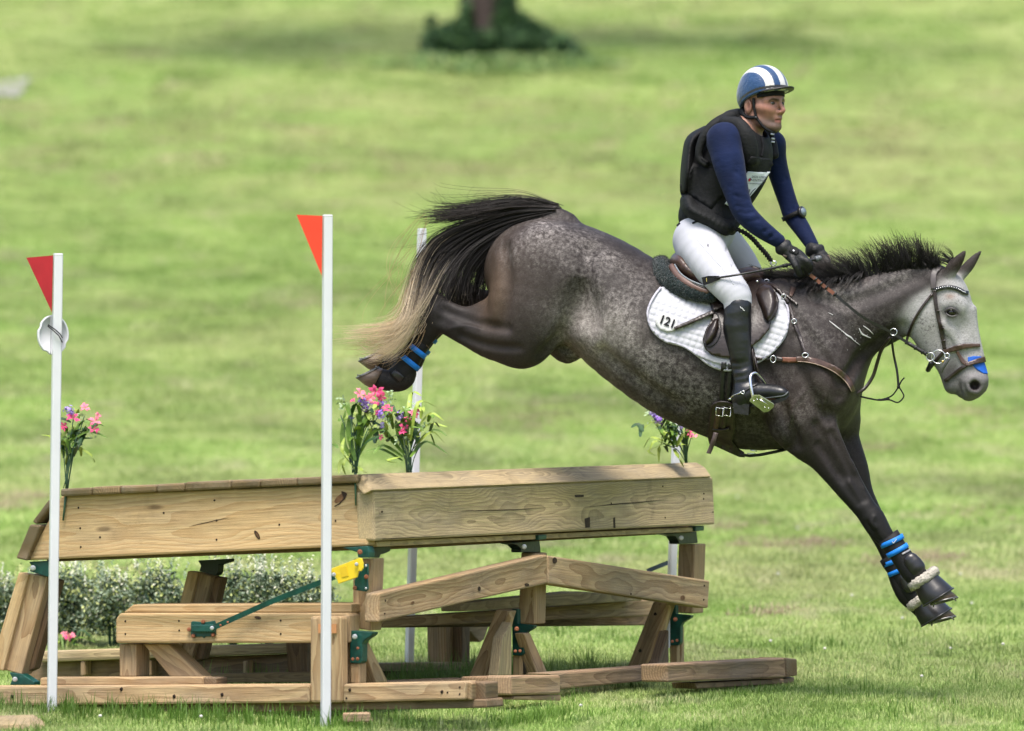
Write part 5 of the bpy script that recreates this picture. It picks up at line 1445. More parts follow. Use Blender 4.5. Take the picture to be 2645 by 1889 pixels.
strap("wither_strap", PB, [(1972, 728), (2000, 738), (2024, 764), (2036, 782)], 8, .02, M_dkbrown, bp_, step=4)
strap("drop_strap", PB, [(2036, 782), (2052, 832), (2068, 876), (2080, 914)], 9, .012, M_dkbrown, bp_, step=4)
strap("neck_strap", HB, [(2020, 752), (2042, 772), (2060, 786)], 6, .014, M_dkbrown, bp_, step=3)
strap("tab", HB, [(2050, 742), (2042, 766)], [14, 8], .012, M_brownl, bp_, step=4)
for x, y, w, h_ in ((1997, 928, 7, 9), (2080, 918, 8, 6), (2051, 830, 6, 6), (2024, 766, 5, 6), (1980, 727, 6, 5)):
    m = MB(); hh, n = cast(PB, x, y); d = w2px(np.array(hh))[2] - .022
    c = [P(x + w * math.cos(t), y + h_ * math.sin(t), d) for t in np.linspace(0, 2 * math.pi, 14, endpoint=False)]
    m.tube(c + [c[0]], .0024, 6, cap=False); m.build("ring", M_steel, bp_)
def line_tube(name, pts, r, mat_, parent, n=6, sub=4, flat=1.0):
    m = MB(); q = catmull(pts, sub)
    m.tube([hp(a, b, c) for a, b, c in q], r, n, flat=flat); return m.build(name, mat_, parent)
line_tube("martingale_strap", [(2208, 1018, -.10), (2232, 1005, -.06), (2254, 974, -.04), (2266, 937, -.05), (2277, 904, -.08), (2300, 872, -.12)], .0085, M_dkbrown, bp_, flat=.5)
line_tube("martingale_strap", [(2303, 872, -.08), (2306, 900, -.04), (2310, 925, 0), (2317, 959, 0), (2321, 999, 0)], .006, M_blackl, bp_, flat=.5)
line_tube("cord", [(2222, 1024, -.06), (2250, 1030, -.04), (2272, 1033, 0), (2303, 1023, 0), (2321, 999, 0), (2328, 985, 0), (2336, 976, 0)], .0035, M_cord, bp_)
line_tube("cord", [(2321, 999, 0), (2331, 1014, 0), (2334, 1026, 0), (2319, 1040, 0), (2297, 1033, 0), (2268, 1034, -.02), (2226, 1026, -.06)], .0035, M_cord, bp_)
m = MB(); m.ball(hp(2321, 1000, 0), .008, 8); m.ball(hp(2272, 1033, 0), (.012, .006, .005), 8); m.ball(hp(2292, 1031, 0), (.012, .006, .005), 8); m.build("knot", M_cord, bp_)
m = MB(); c = [hp(2308 + 9 * math.cos(t), 858 + 9 * math.sin(t), -.13) for t in np.linspace(0, 2 * math.pi, 18, endpoint=False)]; m.tube(c + [c[0]], .0022, 6, cap=False); m.build("ring", M_steel, bp_)

# ---- bridle, bit and reins
br = empty("bridle", hp(2430, 850, -.1), label="dark brown leather bridle with jewelled browband on the grey head", cat="bridle")
def bs(name, pts, w, off=.008, m_=M_dkbrown, step=3.5, **k):
    return strap(name, HB, pts, w, off, m_, br, step=step, **k)
bs("crownpiece", [(2430, 688), (2417, 698), (2411, 712), (2411, 748)], [12, 16, 16, 13], .008, mat("grey_brown_leather", (.060, .050, .050), .42, noise=(20, .25)))
bs("cheekpiece", [(2413, 750), (2418, 790), (2426, 830), (2433, 865), (2440, 902)], 10, .011)
bs("browband", [(2412, 750), (2430, 744), (2452, 741), (2476, 747), (2490, 755), (2502, 757)], 10, .011, M_blackl)
m = MB()
for t in np.linspace(.12, .86, 16):
    q = catmull([(2412, 750), (2430, 744), (2452, 741), (2476, 747), (2490, 755), (2502, 757)], 8); i = t * (len(q) - 1); a = q[int(i)]
    h, n = cast(HB, a[0], a[1] - .5)
    if h is not None: m.ball(P(a[0], a[1] - .5, w2px(np.array(h))[2] - .013), .0032, 6)
m.build("crystals", M_steel, br, kind="stuff")
bs("throat_latch", [(2408, 760), (2383, 792), (2362, 826), (2347, 862), (2340, 890)], 7, .009)
bs("noseband", [(2436, 908), (2452, 905), (2469, 900), (2490, 895), (2510, 893), (2532, 892)], [9, 11, 14, 13, 10, 8], .011, M_brownl)
bs("figure_strap", [(2472, 908), (2480, 922), (2488, 934), (2498, 941)], [8, 9, 11, 11], .011, M_brownl)
bs("nose_pad", [(2494, 942), (2512, 937), (2528, 932), (2546, 928)], [10, 11, 13, 14], .015, M_brownl)
bs("chin_strap", [(2498, 942), (2480, 954), (2464, 966), (2440, 985)], [10, 9, 9, 8], .010)
bs("jaw_strap", [(2440, 906), (2428, 920), (2412, 938), (2403, 950)], 9, .010)
bs("cheek_keeper", [(2430, 850), (2438, 848)], 5, .016); bs("cheek_keeper", [(2420, 805), (2427, 803)], 5, .016); bs("cheek_keeper", [(2435, 882), (2442, 880)], 5, .016)
tape = drape("nose_tape", HB, [(2500, 923), (2516, 920), (2533, 921), (2543, 935), (2552, 966), (2543, 966), (2534, 962), (2524, 956), (2513, 945), (2500, 936)], .003, 4, M_bluet, None, label="bright blue tape across the horse's nose under the noseband", cat="tape")
def wire_ring(x, y, r, off, th=.0024, n=20, ry=None):
    c = [hp(x + r * math.cos(t), y + (ry or r) * math.sin(t), off) for t in np.linspace(0, 2 * math.pi, n, endpoint=False)]
    m = MB(); m.tube(c + [c[0]], th, 6, cap=False); return m
wire_ring(2403, 922, 10.5, -.115).build("rein_ring", M_steel, br)
wire_ring(2424, 922, 17.5, -.112).build("bit_ring", M_steel, br)
wire_ring(2446, 919, 6.5, -.115).build("small_ring", M_steel, br)
m = MB(); m.ball(hp(2435, 934, -.12), .0062, 8); m.build("bit_boss", M_brass, br)
line_tube("bit_shank", [(2452, 926, -.115), (2444, 940, -.115), (2436, 952, -.11), (2432, 962, -.105)], .006, mat("dull_steel", (.12, .12, .13), .35, metal=.8), br)
line_tube("curb_strap", [(2406, 936, -.10), (2400, 950, -.08), (2397, 956, -.06)], .012, M_blackl, br)
rein = empty("reins", hp(2230, 820, -.18), label="brown and black leather rein running from rider's hand to bit", cat="reins")
RP = [(2064, 690, -.17), (2100, 716, -.165), (2128, 739, -.165), (2154, 759, -.17), (2192, 791, -.175), (2232, 822, -.17), (2297, 856, -.135), (2345, 886, -.125), (2395, 916, -.118)]
q = catmull(RP, 6); cut = 19
def flatrein(name, seg, w, th, m_):
    m = MB(); rings = []
    for i, (x, y, o) in enumerate(seg):
        a = seg[min(i + 1, len(seg) - 1)] - seg[max(i - 1, 0)]; t = a[:2] / (np.linalg.norm(a[:2]) + 1e-9); nx, ny = -t[1] * w, t[0] * w
        rings.append([hp(x - nx, y - ny, o), hp(x + nx, y + ny, o), hp(x + nx, y + ny, o + th), hp(x - nx, y - ny, o + th)])
    m.loft(rings); return m.build(name, m_, rein, False)
flatrein("rein_grip", q[:cut], 4.6, .006, M_tan)
flatrein("rein_strap", q[cut - 1:43], 3.6, .006, M_blackl)
m = MB(); m.tube([hp(*p) for p in q[42:]], .0085, 8); m.build("rein_end", M_blackl, rein)
for i in (4, 7, 10, 13, 18):
    a, b = q[i], q[i + 1]
    m = MB(); c = .5 * (a + b); t = (b - a)[:2]; t /= np.linalg.norm(t)
    m.tube([hp(c[0] - t[0] * 2.2, c[1] - t[1] * 2.2, c[2] + .003), hp(c[0] + t[0] * 2.2, c[1] + t[1] * 2.2, c[2] + .003)], .0105, 8); m.build("rein_stop", M_blackl, rein)
for i in (44, 46):
    m = MB(); m.tube([hp(*q[i]), hp(*(q[i] * .6 + q[i + 1] * .4))], .012, 8); m.build("rein_keeper", M_blackl, rein)
fr = [(2130, 672, .10), (2200, 735, .16), (2280, 800, .19), (2360, 870, .16), (2430, 912, .12)]
m = MB(); m.tube([hp(*p) for p in catmull(fr, 4)], .008, 6); m.build("rein_strap", M_blackl, rein)

# foam on the neck
M_foam = mat("white_lather", (.50, .50, .50), .7, .3)
for pts_, w in (([(2142, 829), (2158, 842), (2174, 854), (2188, 866), (2198, 872), (2206, 880), (2222, 892)], [1.2, 3.2, 1.8, 3.6, 4.2, 1.6, 1]), ([(2219, 848), (2226, 862), (2236, 868), (2250, 874)], [1.5, 4.5, 3.5, 1.2]), ([(2230, 842), (2244, 852), (2256, 864)], [1.5, 2.5, 1]), ([(2140, 808), (2152, 814)], [1, 2])):
    strap("lather", HB, pts_, w, .003, M_foam, horse_body, step=2.2, back=.002)
m = MB()
for _ in range(14):
    x, y = rnd.gauss(2205, 26), rnd.gauss(872, 13) ; h, n = cast(HB, x, y)
    if h is not None: m.ball(h, (.0008 + .001 * rnd.random(), .0006, .0008 + .0014 * rnd.random()), 5)
m.build("lather_flecks", M_foam, horse_body, kind="stuff")

# eye
e = MB(); e.ball(hp(2457, 807, -.072), .021, 16); e.build("eye", mat("horse_eye", (.008, .005, .004), .06, .7), horse_body)
lid = [hp(x, y, o) for x, y, o in catmull([(2441, 806, -.092), (2448, 799, -.098), (2458, 797, -.099), (2468, 801, -.094), (2474, 811, -.085)], 3)]
m = MB(); m.tube(lid, .0055, 6); m.build("eyelid", mat("eyelid_skin", (.045, .04, .04), .5), horse_body)
lid = [hp(x, y, o) for x, y, o in catmull([(2442, 808, -.091), (2450, 815, -.096), (2460, 818, -.095), (2470, 815, -.088)], 3)]
m = MB(); m.tube(lid, .004, 6); m.build("eyelid", mat("eyelid_skin_low", (.07, .066, .066), .5), horse_body)

# ---- tail and mane
def hair_mat(name, c0, c1, rough=.45):
    m = bpy.data.materials.new(name); m.use_nodes = True; nt = m.node_tree; b = nt.nodes["Principled BSDF"]
    a = nt.nodes.new("ShaderNodeAttribute"); a.attribute_name = "paint"; nt.links.new(a.outputs["Color"], b.inputs["Base Color"])
    b.inputs["Roughness"].default_value = rough; b.inputs["Specular IOR Level"].default_value = .35
    return m
def hair(name, guides, count, spread, r0, r1, colf, seed, parent, nseg=16, clump=14, tipfray=1.0, lenj=.25):
    """strands follow a bundle of guide curves; guides = list of (points (px,py,off), weight)"""
    g = np.random.default_rng(seed); V = []; F = []; Cc = []
    G = []
    for pts_, w in guides:
        q_ = catmull(pts_, 8); t = np.linspace(0, 1, nseg)
        s_ = np.linspace(0, 1, len(q_)); G.append(np.stack([np.interp(t, s_, q_[:, k]) for k in range(3)], 1))
    wts = np.array([w for _, w in guides], float); wts /= wts.sum()
    nclump = max(1, count // clump)
    b = 0
    for ci in range(nclump):
        gi = g.choice(len(G), p=wts); gj = min(len(G) - 1, max(0, gi + g.integers(-1, 2))); mixw = g.random() * .5
        if len(G) == 7 and {int(gi), int(gj)} in ({1, 2},): gj = gi
        base = G[gi] * (1 - mixw) + G[gj] * mixw
        t = np.linspace(0, 1, nseg)[:, None]
        cl = np.array([g.normal(0, spread[0]), g.normal(0, spread[1]), g.normal(0, spread[2])])
        wob = g.normal(0, 1, 3) * np.array([spread[0], spread[1], spread[2]]) * 1.2
        clen = 1 - lenj * (3.0 if len(G) == 7 and gi < 2 else 1.0) * g.random() ** 1.5
        for k in range(clump):
            j = g.normal(0, 1, 3) * np.array([spread[0], spread[1], spread[2]]) * .28
            L = clen * (1 - .15 * g.random())
            tt = np.linspace(0, L, nseg); s_ = np.linspace(0, 1, nseg)
            p = np.stack([np.interp(tt, s_, base[:, q]) for q in range(3)], 1)
            p = p + cl * (.35 + .65 * t) + wob * np.sin(t * 3 + ci) * t + j * (.4 + 1.3 * tipfray * t ** 2)
            w = np.array(c2w(np.stack([pc(a_[0], a_[1], hd(a_[0], a_[2])) for a_ in p])))
            rr = r0 + (r1 - r0) * t[:, 0]
            tan = np.gradient(w, axis=0); tan /= np.linalg.norm(tan, axis=1)[:, None] + 1e-9
            u = np.cross(tan, np.array([0, 1.0, 0])); u /= np.linalg.norm(u, axis=1)[:, None] + 1e-9
            v_ = np.cross(tan, u)
            for q in range(3):
                an = 2 * math.pi * q / 3
                V.append(w + (u * math.cos(an) + v_ * math.sin(an)) * rr[:, None])
            cc = colf(gi, tt, g); Cc.extend([cc] * 3)
            idx = np.arange(nseg - 1)
            for q in range(3):
                q2 = (q + 1) % 3
                F.append(np.stack([b + q * nseg + idx, b + q2 * nseg + idx, b + q2 * nseg + idx + 1, b + q * nseg + idx + 1], 1))
            b += 3 * nseg
    o = np_obj(name, np.concatenate(V), np.concatenate(F), hair_mat(name + "_strands", 0, 0), parent)
    paint(o, np.concatenate(Cc))
    return o
TG = [([(1440, 536, .0), (1360, 522, 0), (1270, 532, -.02), (1180, 545, -.03), (1105, 548, -.03)], .9),
      ([(1436, 540, 0), (1340, 536, -.02), (1240, 552, -.03), (1160, 566, -.04), (1085, 572, -.04)], 1.1),
      ([(1430, 545, 0), (1330, 552, -.02), (1220, 578, -.04), (1130, 620, -.05), (1086, 690, -.08), (1070, 760, -.12), (1052, 826, -.18), (990, 852, -.2), (862, 862, -.2)], 1.5),
      ([(1430, 548, 0), (1330, 565, -.02), (1225, 605, -.04), (1145, 660, -.06), (1106, 730, -.1), (1084, 785, -.16), (1054, 850, -.2), (1012, 902, -.21), (970, 918, -.21), (928, 890, -.21)], 1.2),
      ([(1425, 550, 0), (1320, 585, -.02), (1225, 640, -.04), (1170, 700, -.06), (1150, 750, -.1), (1142, 775, -.12)], 1.0),
      ([(1420, 552, 0), (1330, 592, 0), (1260, 640, -.02), (1215, 690, -.03), (1196, 740, -.03), (1190, 780, -.03)], 1.0),
      ([(1415, 556, 0), (1340, 598, .02), (1285, 640, .02), (1255, 690, .02), (1240, 735, .02), (1232, 775, .02)], .9)]
def tail_col(gi, t, g):
    d = np.array([.013, .0100, .0088]) * (.6 + .9 * g.random()); br_ = np.array([.060, .034, .022]); bl = np.array([.74, .60, .41]) * (.65 + .5 * g.random())
    st = {0: (2, 3), 1: (2, 3), 2: (.46, .74), 3: (.46, .76), 4: (.85, 1.6), 5: (.9, 1.8), 6: (1.2, 2.2)}[int(gi)]
    k = np.clip((t - st[0] - .08 * g.normal()) / (st[1] - st[0]), 0, 1)[:, None]
    c = d * (1 - k) + bl * k
    if gi < 2: c = c + (np.array([.02, .011, .009]) * (g.random() < .3))
    return c
hair("tail", TG, 3300, (10, 8.5, .04), .0013, .00045, tail_col, 3, horse, nseg=20, clump=7, tipfray=1.9, lenj=.16)
hair("tail_wisp", [([(1430, 538, 0), (1330, 510, 0), (1220, 525, 0), (1150, 530, 0), (1118, 508, 0)], 1), ([(1110, 690, -.1), (1050, 780, -.12), (1020, 870, -.15), (1025, 950, -.15)], .5), ([(1090, 780, -.16), (1060, 860, -.2), (1010, 900, -.2), (930, 900, -.2)], .8), ([(1100, 560, 0), (1060, 640, 0), (1030, 740, 0), (1025, 830, 0)], .3)], 170, (30, 16, .03), .0009, .0004, lambda gi, t, g: np.clip(np.array([.012, .010, .009])[None, :] * np.ones((len(t), 1)) if gi == 0 else np.array([.50, .33, .18])[None, :] * (.6 + .5 * g.random()) * np.ones((len(t), 1)), 0, 1), 11, horse, nseg=16, clump=2)
crest = [(1995, 726), (2030, 726), (2070, 726), (2110, 727), (2140, 726), (2180, 717), (2223, 706), (2285, 694), (2331, 682), (2380, 676), (2415, 680)]
MG = []
cq = catmull(crest, 8)
for i, (x, y) in enumerate(cq):
    t = i / (len(cq) - 1)
    hgt = np.interp(x, [1995, 2050, 2110, 2150, 2220, 2290, 2370, 2400, 2415], [24, 26, 34, 48, 58, 72, 72, 52, 30])
    back = np.interp(x, [1995, 2080, 2150, 2220, 2290, 2370, 2415], [60, 66, 62, 48, 28, 18, 8])
    MG.append(([(x + 2, y + 14, -.035), (x, y - 2, -.03), (x - back * .35, y - hgt * .55, -.03), (x - back, y - hgt, -.025)], 1))
def mane_col(gi, t, g):
    c = np.array([.0085, .0075, .0075]) * (.7 + .8 * g.random()); k = (np.clip((t - .6) / .4, 0, 1) * (.5 if g.random() < .5 else .1))[:, None]
    return c * (1 - k) + np.array([.075, .045, .03]) * k
hair("mane", MG, 5200, (10, 6, .022), .0012, .0004, mane_col, 21, horse, nseg=8, clump=5, lenj=.55, tipfray=1.8)
MG2 = [([(x + 4, y - 6, -.05), (x - 6, y + 4, -.085), (x - 16, y + 18, -.105), (x - 24, y + 34, -.115)], 1) for x, y in cq if x < 2230]
hair("mane_fall", MG2, 900, (6, 5, .012), .0015, .0006, mane_col, 22, horse, nseg=8, clump=10, lenj=.5)
hair("forelock", [([(2466, 690, -.02), (2456, 668, -.02), (2440, 656, -.02), (2424, 640, -.02)], 1), ([(2462, 690, -.02), (2440, 676, -.02), (2410, 678, -.02), (2392, 684, -.02)], 1), ([(2468, 690, 0), (2462, 664, 0), (2450, 646, 0), (2430, 630, 0)], .5)], 90, (6, 5, .015), .0013, .0004, mane_col, 23, horse, nseg=10, clump=6)
# ------------------------------------------------------------------ the rider
person = empty("person", hp(1850, 690), label="rider in navy top, black body protector, white breeches and striped helmet, on the grey horse", cat="person")
M_skin = attr_mat("skin", .48, .4, bump=(220, .12), noise=(60, .10))
M_shirt = mat("navy_jersey", (.0042, .0100, .040), .8, .15, bump=(34, .22, (1, 1, 2.5)), noise=(12, .25), sheen=.05)
M_breech = mat("white_breeches_cloth", (.43, .435, .48), .8, .2, bump=(11, .30, (1.6, 1, .7)), noise=(7, .04))
M_vest = mat("black_vest_fabric", (.0045, .0048, .0058), .7, .25, bump=(60, .25), noise=(20, .3))
M_vest2 = mat("charcoal_vest_fabric", (.0075, .0082, .0090), .75, .25, bump=(90, .3), noise=(24, .3))
M_glove = mat("black_glove", (.0075, .0078, .0085), .55, .4, bump=(90, .35))
M_bootl = mat("black_riding_boot", (.0085, .0095, .0115), .36, .5, bump=(24, .25), noise=(18, .25))
# limbs, shared by body (slimmer) and clothes
NEAR_ARM = [(1868, 364, -.19, 42, .95), (1880, 410, -.215, 42, .95), (1890, 452, -.225, 38, .95), (1904, 502, -.235, 32, 1), (1917, 540, -.24, 29, 1), (1934, 563, -.235, 28, 1), (1962, 588, -.22, 25, 1), (1992, 610, -.20, 21, 1), (2020, 629, -.18, 17, 1)]
FAR_ARM = [(1994, 374, .17, 34, 1), (2004, 420, .19, 29, 1), (2018, 470, .20, 26, 1), (2036, 525, .19, 24, 1), (2048, 556, .18, 25, 1), (2072, 592, .15, 22, 1), (2098, 634, .11, 17, 1)]
NEAR_LEG = [(1806, 612, -.08, 60, 1.25), (1824, 660, -.17, 58, 1.0), (1856, 708, -.245, 49, .95), (1884, 742, -.285, 43, .95), (1903, 768, -.30, 39, .9), (1905, 800, -.30, 34, .9)]
NEAR_SHIN = [(1904, 796, -.30, 33, .95), (1904, 840, -.305, 34, 1), (1908, 880, -.305, 33, 1), (1913, 925, -.305, 29, 1), (1921, 965, -.305, 28, 1), (1926, 995, -.31, 29, .95), (1926, 1020, -.315, 29, .95)]
FAR_LEG = [(1830, 600, .12, 52, 1.1), (1880, 640, .22, 48, 1), (1925, 700, .29, 42, .95), (1945, 760, .31, 37, .95)]
TORSO = [(1832, 590, -.02, 66, 1.2), (1836, 550, -.02, 74, 1.05), (1850, 505, -.01, 82, .98), (1872, 450, 0, 93, .95), (1894, 395, .01, 92, 1.05), (1908, 352, .02, 62, 1.5)]
ALF = R(43)
fv = np.array([math.cos(ALF), -math.sin(ALF), 0]); sv = np.array([-math.sin(ALF), -math.cos(ALF), 0]); uv = np.array([0, 0, 1.0])
HM = [fv, sv, uv]
HCN = pc(1970, 268, hd(1966, 0.0))
def hl(f_, s_, u_):
    return HCN + fv * f_ + sv * s_ + uv * u_
def hch(F_, pts, k=.01, n=2, op='u'):
    F_.chain([tuple(hl(*p[:3])) + (p[3], 1.0) for p in pts], k=k, n=n, op=op)
a0 = pc(1740, 1100, 30); a1 = pc(2160, 160, 30)
BF = Field((a0[0], 29.3, a0[2]), (a1[0], 30.45, a1[2]), .0042)
def lim(F_, pts, g=0.0, k=.02, n=3):
    F_.chain(hc([(q[0], q[1], q[2], q[3] + g, q[4]) for q in pts]), k=k, n=n)
lim(BF, TORSO, -9); lim(BF, NEAR_ARM, -9); lim(BF, FAR_ARM, -8); lim(BF, NEAR_LEG, -7); lim(BF, NEAR_SHIN, -7); lim(BF, FAR_LEG, -7)
lim(BF, [(1922, 1015, -.315, 20, 1), (1960, 1018, -.325, 18, 1), (2010, 1020, -.34, 13, 1)])
# neck
BF.chain(hc([(1920, 372, .0, 40, 1), (1938, 330, .0, 33, 1), (1950, 296, .0, 32, 1)]), k=.02)
# hands inside the gloves
lim(BF, [(2020, 629, -.18, 13, 1), (2040, 650, -.18, 15, .8), (2062, 672, -.175, 17, .8)])
lim(BF, [(2098, 634, .11, 13, 1), (2116, 655, .10, 15, .8), (2130, 672, .09, 16, .8)])
# head
BF.ell(hl(-.005, 0, .035), (.094, .074, .100), HM, k=.01)
BF.ell(hl(.030, 0, -.035), (.064, .060, .074), HM, k=.03)
for s_ in (-1, 1):
    hch(BF, [(-.004, s_ * .054, -.052, .015), (.03, s_ * .046, -.082, .016), (.060, s_ * .028, -.099, .016), (.074, s_ * .010, -.104, .016)], k=.022)
    hch(BF, [(.030, s_ * .060, -.018, .014), (.060, s_ * .046, -.022, .018), (.076, s_ * .030, -.030, .014)], k=.025)
    hch(BF, [(.068, s_ * .050, .014, .010), (.082, s_ * .030, .019, .0105), (.089, s_ * .010, .016, .0105)], k=.022)
    BF.ell(hl(.093, s_ * .031, .000), (.017, .018, .0125), HM, k=.010, op='s')
    hch(BF, [(.072, s_ * .044, .004, .006), (.0825, s_ * .032, .0078, .0056), (.084, s_ * .020, .004, .005)], k=.006)
    hch(BF, [(.074, s_ * .042, -.0068, .0052), (.0835, s_ * .031, -.0090, .0052), (.086, s_ * .020, -.0075, .005)], k=.008)
    hch(BF, [(.098, s_ * .013, -.040, .0095)], k=.008) if False else BF.ell(hl(.101, s_ * .012, -.040), (.012, .0075, .0085), HM, k=.008)
    # ears
    BF.ell(hl(-.014, s_ * .080, -.014), (.021, .011, .034), HM, k=.006)
    BF.ell(hl(-.006, s_ * .093, -.010), (.010, .008, .020), HM, k=.004, op='s')
hch(BF, [(.092, 0, .012, .0085), (.105, 0, -.010, .0082), (.119, 0, -.030, .0096), (.115, 0, -.038, .009)], k=.010)
BF.ell(hl(.088, 0, -.066), (.012, .021, .013), HM, k=.02)
hch(BF, [(.083, -.021, -.0715, .004), (.0975, -.006, -.0665, .0052), (.0975, .006, -.0665, .0052), (.083, .021, -.0715, .004)], k=.006, n=3)
hch(BF, [(.082, -.019, -.076, .0045), (.0945, 0, -.0805, .0068), (.082, .019, -.076, .0045)], k=.007, n=3)
hch(BF, [(.090, -.021, -.0735, .0022), (.107, 0, -.0735, .0036), (.090, .021, -.0735, .0022)], k=.003, n=3, op='s')
BF.ell(hl(.079, 0, -.100), (.018, .022, .016), HM, k=.016)
for s_ in (-1, 1):
    BF.ell(hl(.119, s_ * .007, -.046), (.005, .004, .004), HM, k=.003, op='s')
body = BF.obj("body", M_skin, person)
bv = verts_np(body)
inv = np.stack([bv[:, 0], bv[:, 1] * cp + (bv[:, 2] - CAMZ) * sp, -bv[:, 1] * sp + (bv[:, 2] - CAMZ) * cp], 1) - HCN
lf, ls, lu = inv @ fv, inv @ sv, inv @ uv
skin = np.tile(np.array([.29, .148, .104]), (len(bv), 1))
def sm(x, a, b):
    t = np.clip((x - a) / (b - a), 0, 1); return t * t * (3 - 2 * t)
def g3(f_, s_, u_, rf, rs, ru):
    return np.exp(-(((lf - f_) / rf) ** 2 + ((ls - s_) / rs) ** 2 + ((lu - u_) / ru) ** 2))
def mixs(w, c):
    global skin
    w = np.clip(w, 0, 1)[:, None]; skin = skin * (1 - w) + np.array(c) * w
mixs(.6 * g3(.06, .045, -.025, .04, .03, .03) + .6 * g3(.06, -.045, -.025, .04, .03, .03), (.36, .145, .11))
mixs(.5 * g3(.118, 0, -.03, .02, .02, .02), (.44, .17, .13))
beard = sm(-lu, .050, .080) * sm(lf, -.02, .03) * (1 - sm(-lu, .125, .15))
mixs(.82 * beard, (.095, .066, .055))
mixs(.5 * g3(.1, 0, -.058, .02, .025, .008), (.20, .12, .10))
mixs(.85 * np.exp(-((lu + .0765 - .15 * np.abs(ls) ** 1.2) / .0085) ** 2) * (np.abs(ls) < .024) * (lf > .088), (.36, .125, .105))
mixs(.9 * np.exp(-((lu + .0735) / .003) ** 2) * (np.abs(ls) < .022) * (lf > .085), (.08, .02, .02))
for s_ in (-1, 1):
    brow_u = .0125 + .16 * (s_ * ls - .012) - 1.1 * np.maximum(s_ * ls - .04, 0)
    mixs(.95 * np.exp(-((lu - brow_u) / .0062) ** 2) * sm(s_ * ls, .007, .013) * (1 - sm(s_ * ls, .050, .056)) * (lf > .045), (.018, .012, .010))
    mixs(.65 * g3(.085, s_ * .031, .003, .02, .02, .011), (.14, .06, .047))  # eye sockets darkened: shade painted into the skin colour
    mixs(.9 * np.exp(-((lu - .0045) / .0022) ** 2) * np.exp(-((s_ * ls - .031) / .014) ** 4) * (lf > .06), (.03, .018, .015))
hairw = sm(-lf, -.004, .012) * sm(np.abs(ls), .03, .05) * (lu > -.045) * (np.abs(ls) < .069) + sm(lu, .040, .048)
mixs(hairw * (lu > -.09) * (np.linalg.norm(inv, axis=1) < .2), (.018, .013, .011))
mixs(.9 * g3(.018, .062, -.012, .010, .02, .03), (.022, .016, .013))
mixs(.85 * g3(-.004, .088, -.010, .010, .014, .020), (.12, .04, .03)); mixs(.9 * (np.abs(ls) > .072) * (lu > -.06) * (lu < .03) * (np.abs(lf + .014) < .03) * .0, (.3, .13, .1))  # hollow of the near ear darkened, its shade put into the colour
paint(body, skin)
m = MB()
for s_ in (-1, 1):
    m.ball(Vector(c2w(hl(.0755, s_ * .031, -.0015))), .0125, 14)
M_sclera = mat("eye_white", (.16, .14, .13), .2, .5)
m.build("eyeballs", M_sclera, person)
m = MB()
for s_ in (-1, 1):
    m.ball(Vector(c2w(hl(.0825, s_ * .031 - .0015, -.0016))), .0092, 12)
m.build("irises", mat("brown_iris", (.018, .010, .006), .15, .6), person)

# shirt
SF = Field((pc(1820, 660, 30)[0], 29.5, pc(1800, 660, 30)[2]), (pc(2130, 660, 30)[0], 30.4, pc(1800, 320, 30)[2]), .0045)
lim(SF, NEAR_ARM[:-1] + [(2010, 622, -.188, 18.5, 1)], 0, k=.02); lim(SF, FAR_ARM, 0, k=.02)
lim(SF, [(1900, 358, -.10, 44, 1.1), (1872, 362, -.18, 43, .95)], 0, k=.03, n=1); lim(SF, [(1930, 362, .08, 40, 1.1), (1990, 374, .165, 34, 1)], 0, k=.03, n=1)
# creases at elbows and armpit
for (x0, y0, o0, x1, y1, o1) in ((1900, 507, -.285, 1938, 513, -.26), (1897, 520, -.29, 1940, 524, -.265), (1902, 533, -.285, 1944, 536, -.26), (1905, 430, -.275, 1926, 440, -.25), (1902, 444, -.275, 1930, 458, -.25), (1900, 415, -.28, 1922, 422, -.25), (2036, 545, .14, 2050, 540, .15), (1840, 395, -.27, 1870, 402, -.30), (1846, 420, -.275, 1880, 436, -.305), (1858, 470, -.28, 1884, 482, -.29), (1912, 548, -.285, 1945, 548, -.26), (1930, 575, -.28, 1958, 566, -.26), (1975, 598, -.245, 1990, 588, -.235), (1990, 612, -.225, 2006, 600, -.22), (2060, 580, .10, 2074, 572, .12), (2014, 470, .15, 2032, 462, .17), (2010, 420, .14, 2026, 412, .15)):
    SF.chain(hc([(x0, y0, o0 - .006, 2.5, 1), ((x0 + x1) / 2, (y0 + y1) / 2 + 2, (o0 + o1) / 2 - .018, 3.6, 1), (x1, y1, o1 - .006, 2.5, 1)]), k=.016, n=2, op='s')
shirt = SF.obj("shirt", M_shirt, person)

# breeches
LF = Field((pc(1735, 820, 30)[0], 29.4, pc(1800, 830, 30)[2]), (pc(1995, 820, 30)[0], 30.5, pc(1800, 545, 30)[2]), .0046)
lim(LF, TORSO[:2], 3, k=.02, n=1); lim(LF, NEAR_LEG, 0, k=.03); lim(LF, FAR_LEG, 0, k=.03)
lim(LF, [(1790, 625, -.05, 52, 1.3), (1800, 648, -.08, 54, 1.3)], 0, k=.03, n=1)
for (p_, q2) in (((1796, 640, -.185), (1850, 612, -.14)), ((1800, 625, -.175), (1842, 600, -.12)), ((1862, 668, -.26), (1880, 640, -.17)), ((1764, 590, -.09), (1800, 600, -.13)), ((1890, 690, -.28), (1905, 712, -.29))):
    LF.chain(hc([p_ + (1, 1), tuple((np.array(p_) + np.array(q2)) / 2 + np.array([0, 0, -.006])) + (2, 1), q2 + (1, 1)]), k=.016, n=2, op='s')
breeches = LF.obj("breeches", M_breech, person)
RB = bvh_of(breeches)
strap("seam", RB, [(1800, 618), (1836, 660), (1872, 700), (1895, 735)], 1.6, .002, mat("breeches_thread", (.52, .53, .58), .8), person, step=1.6, back=.001)
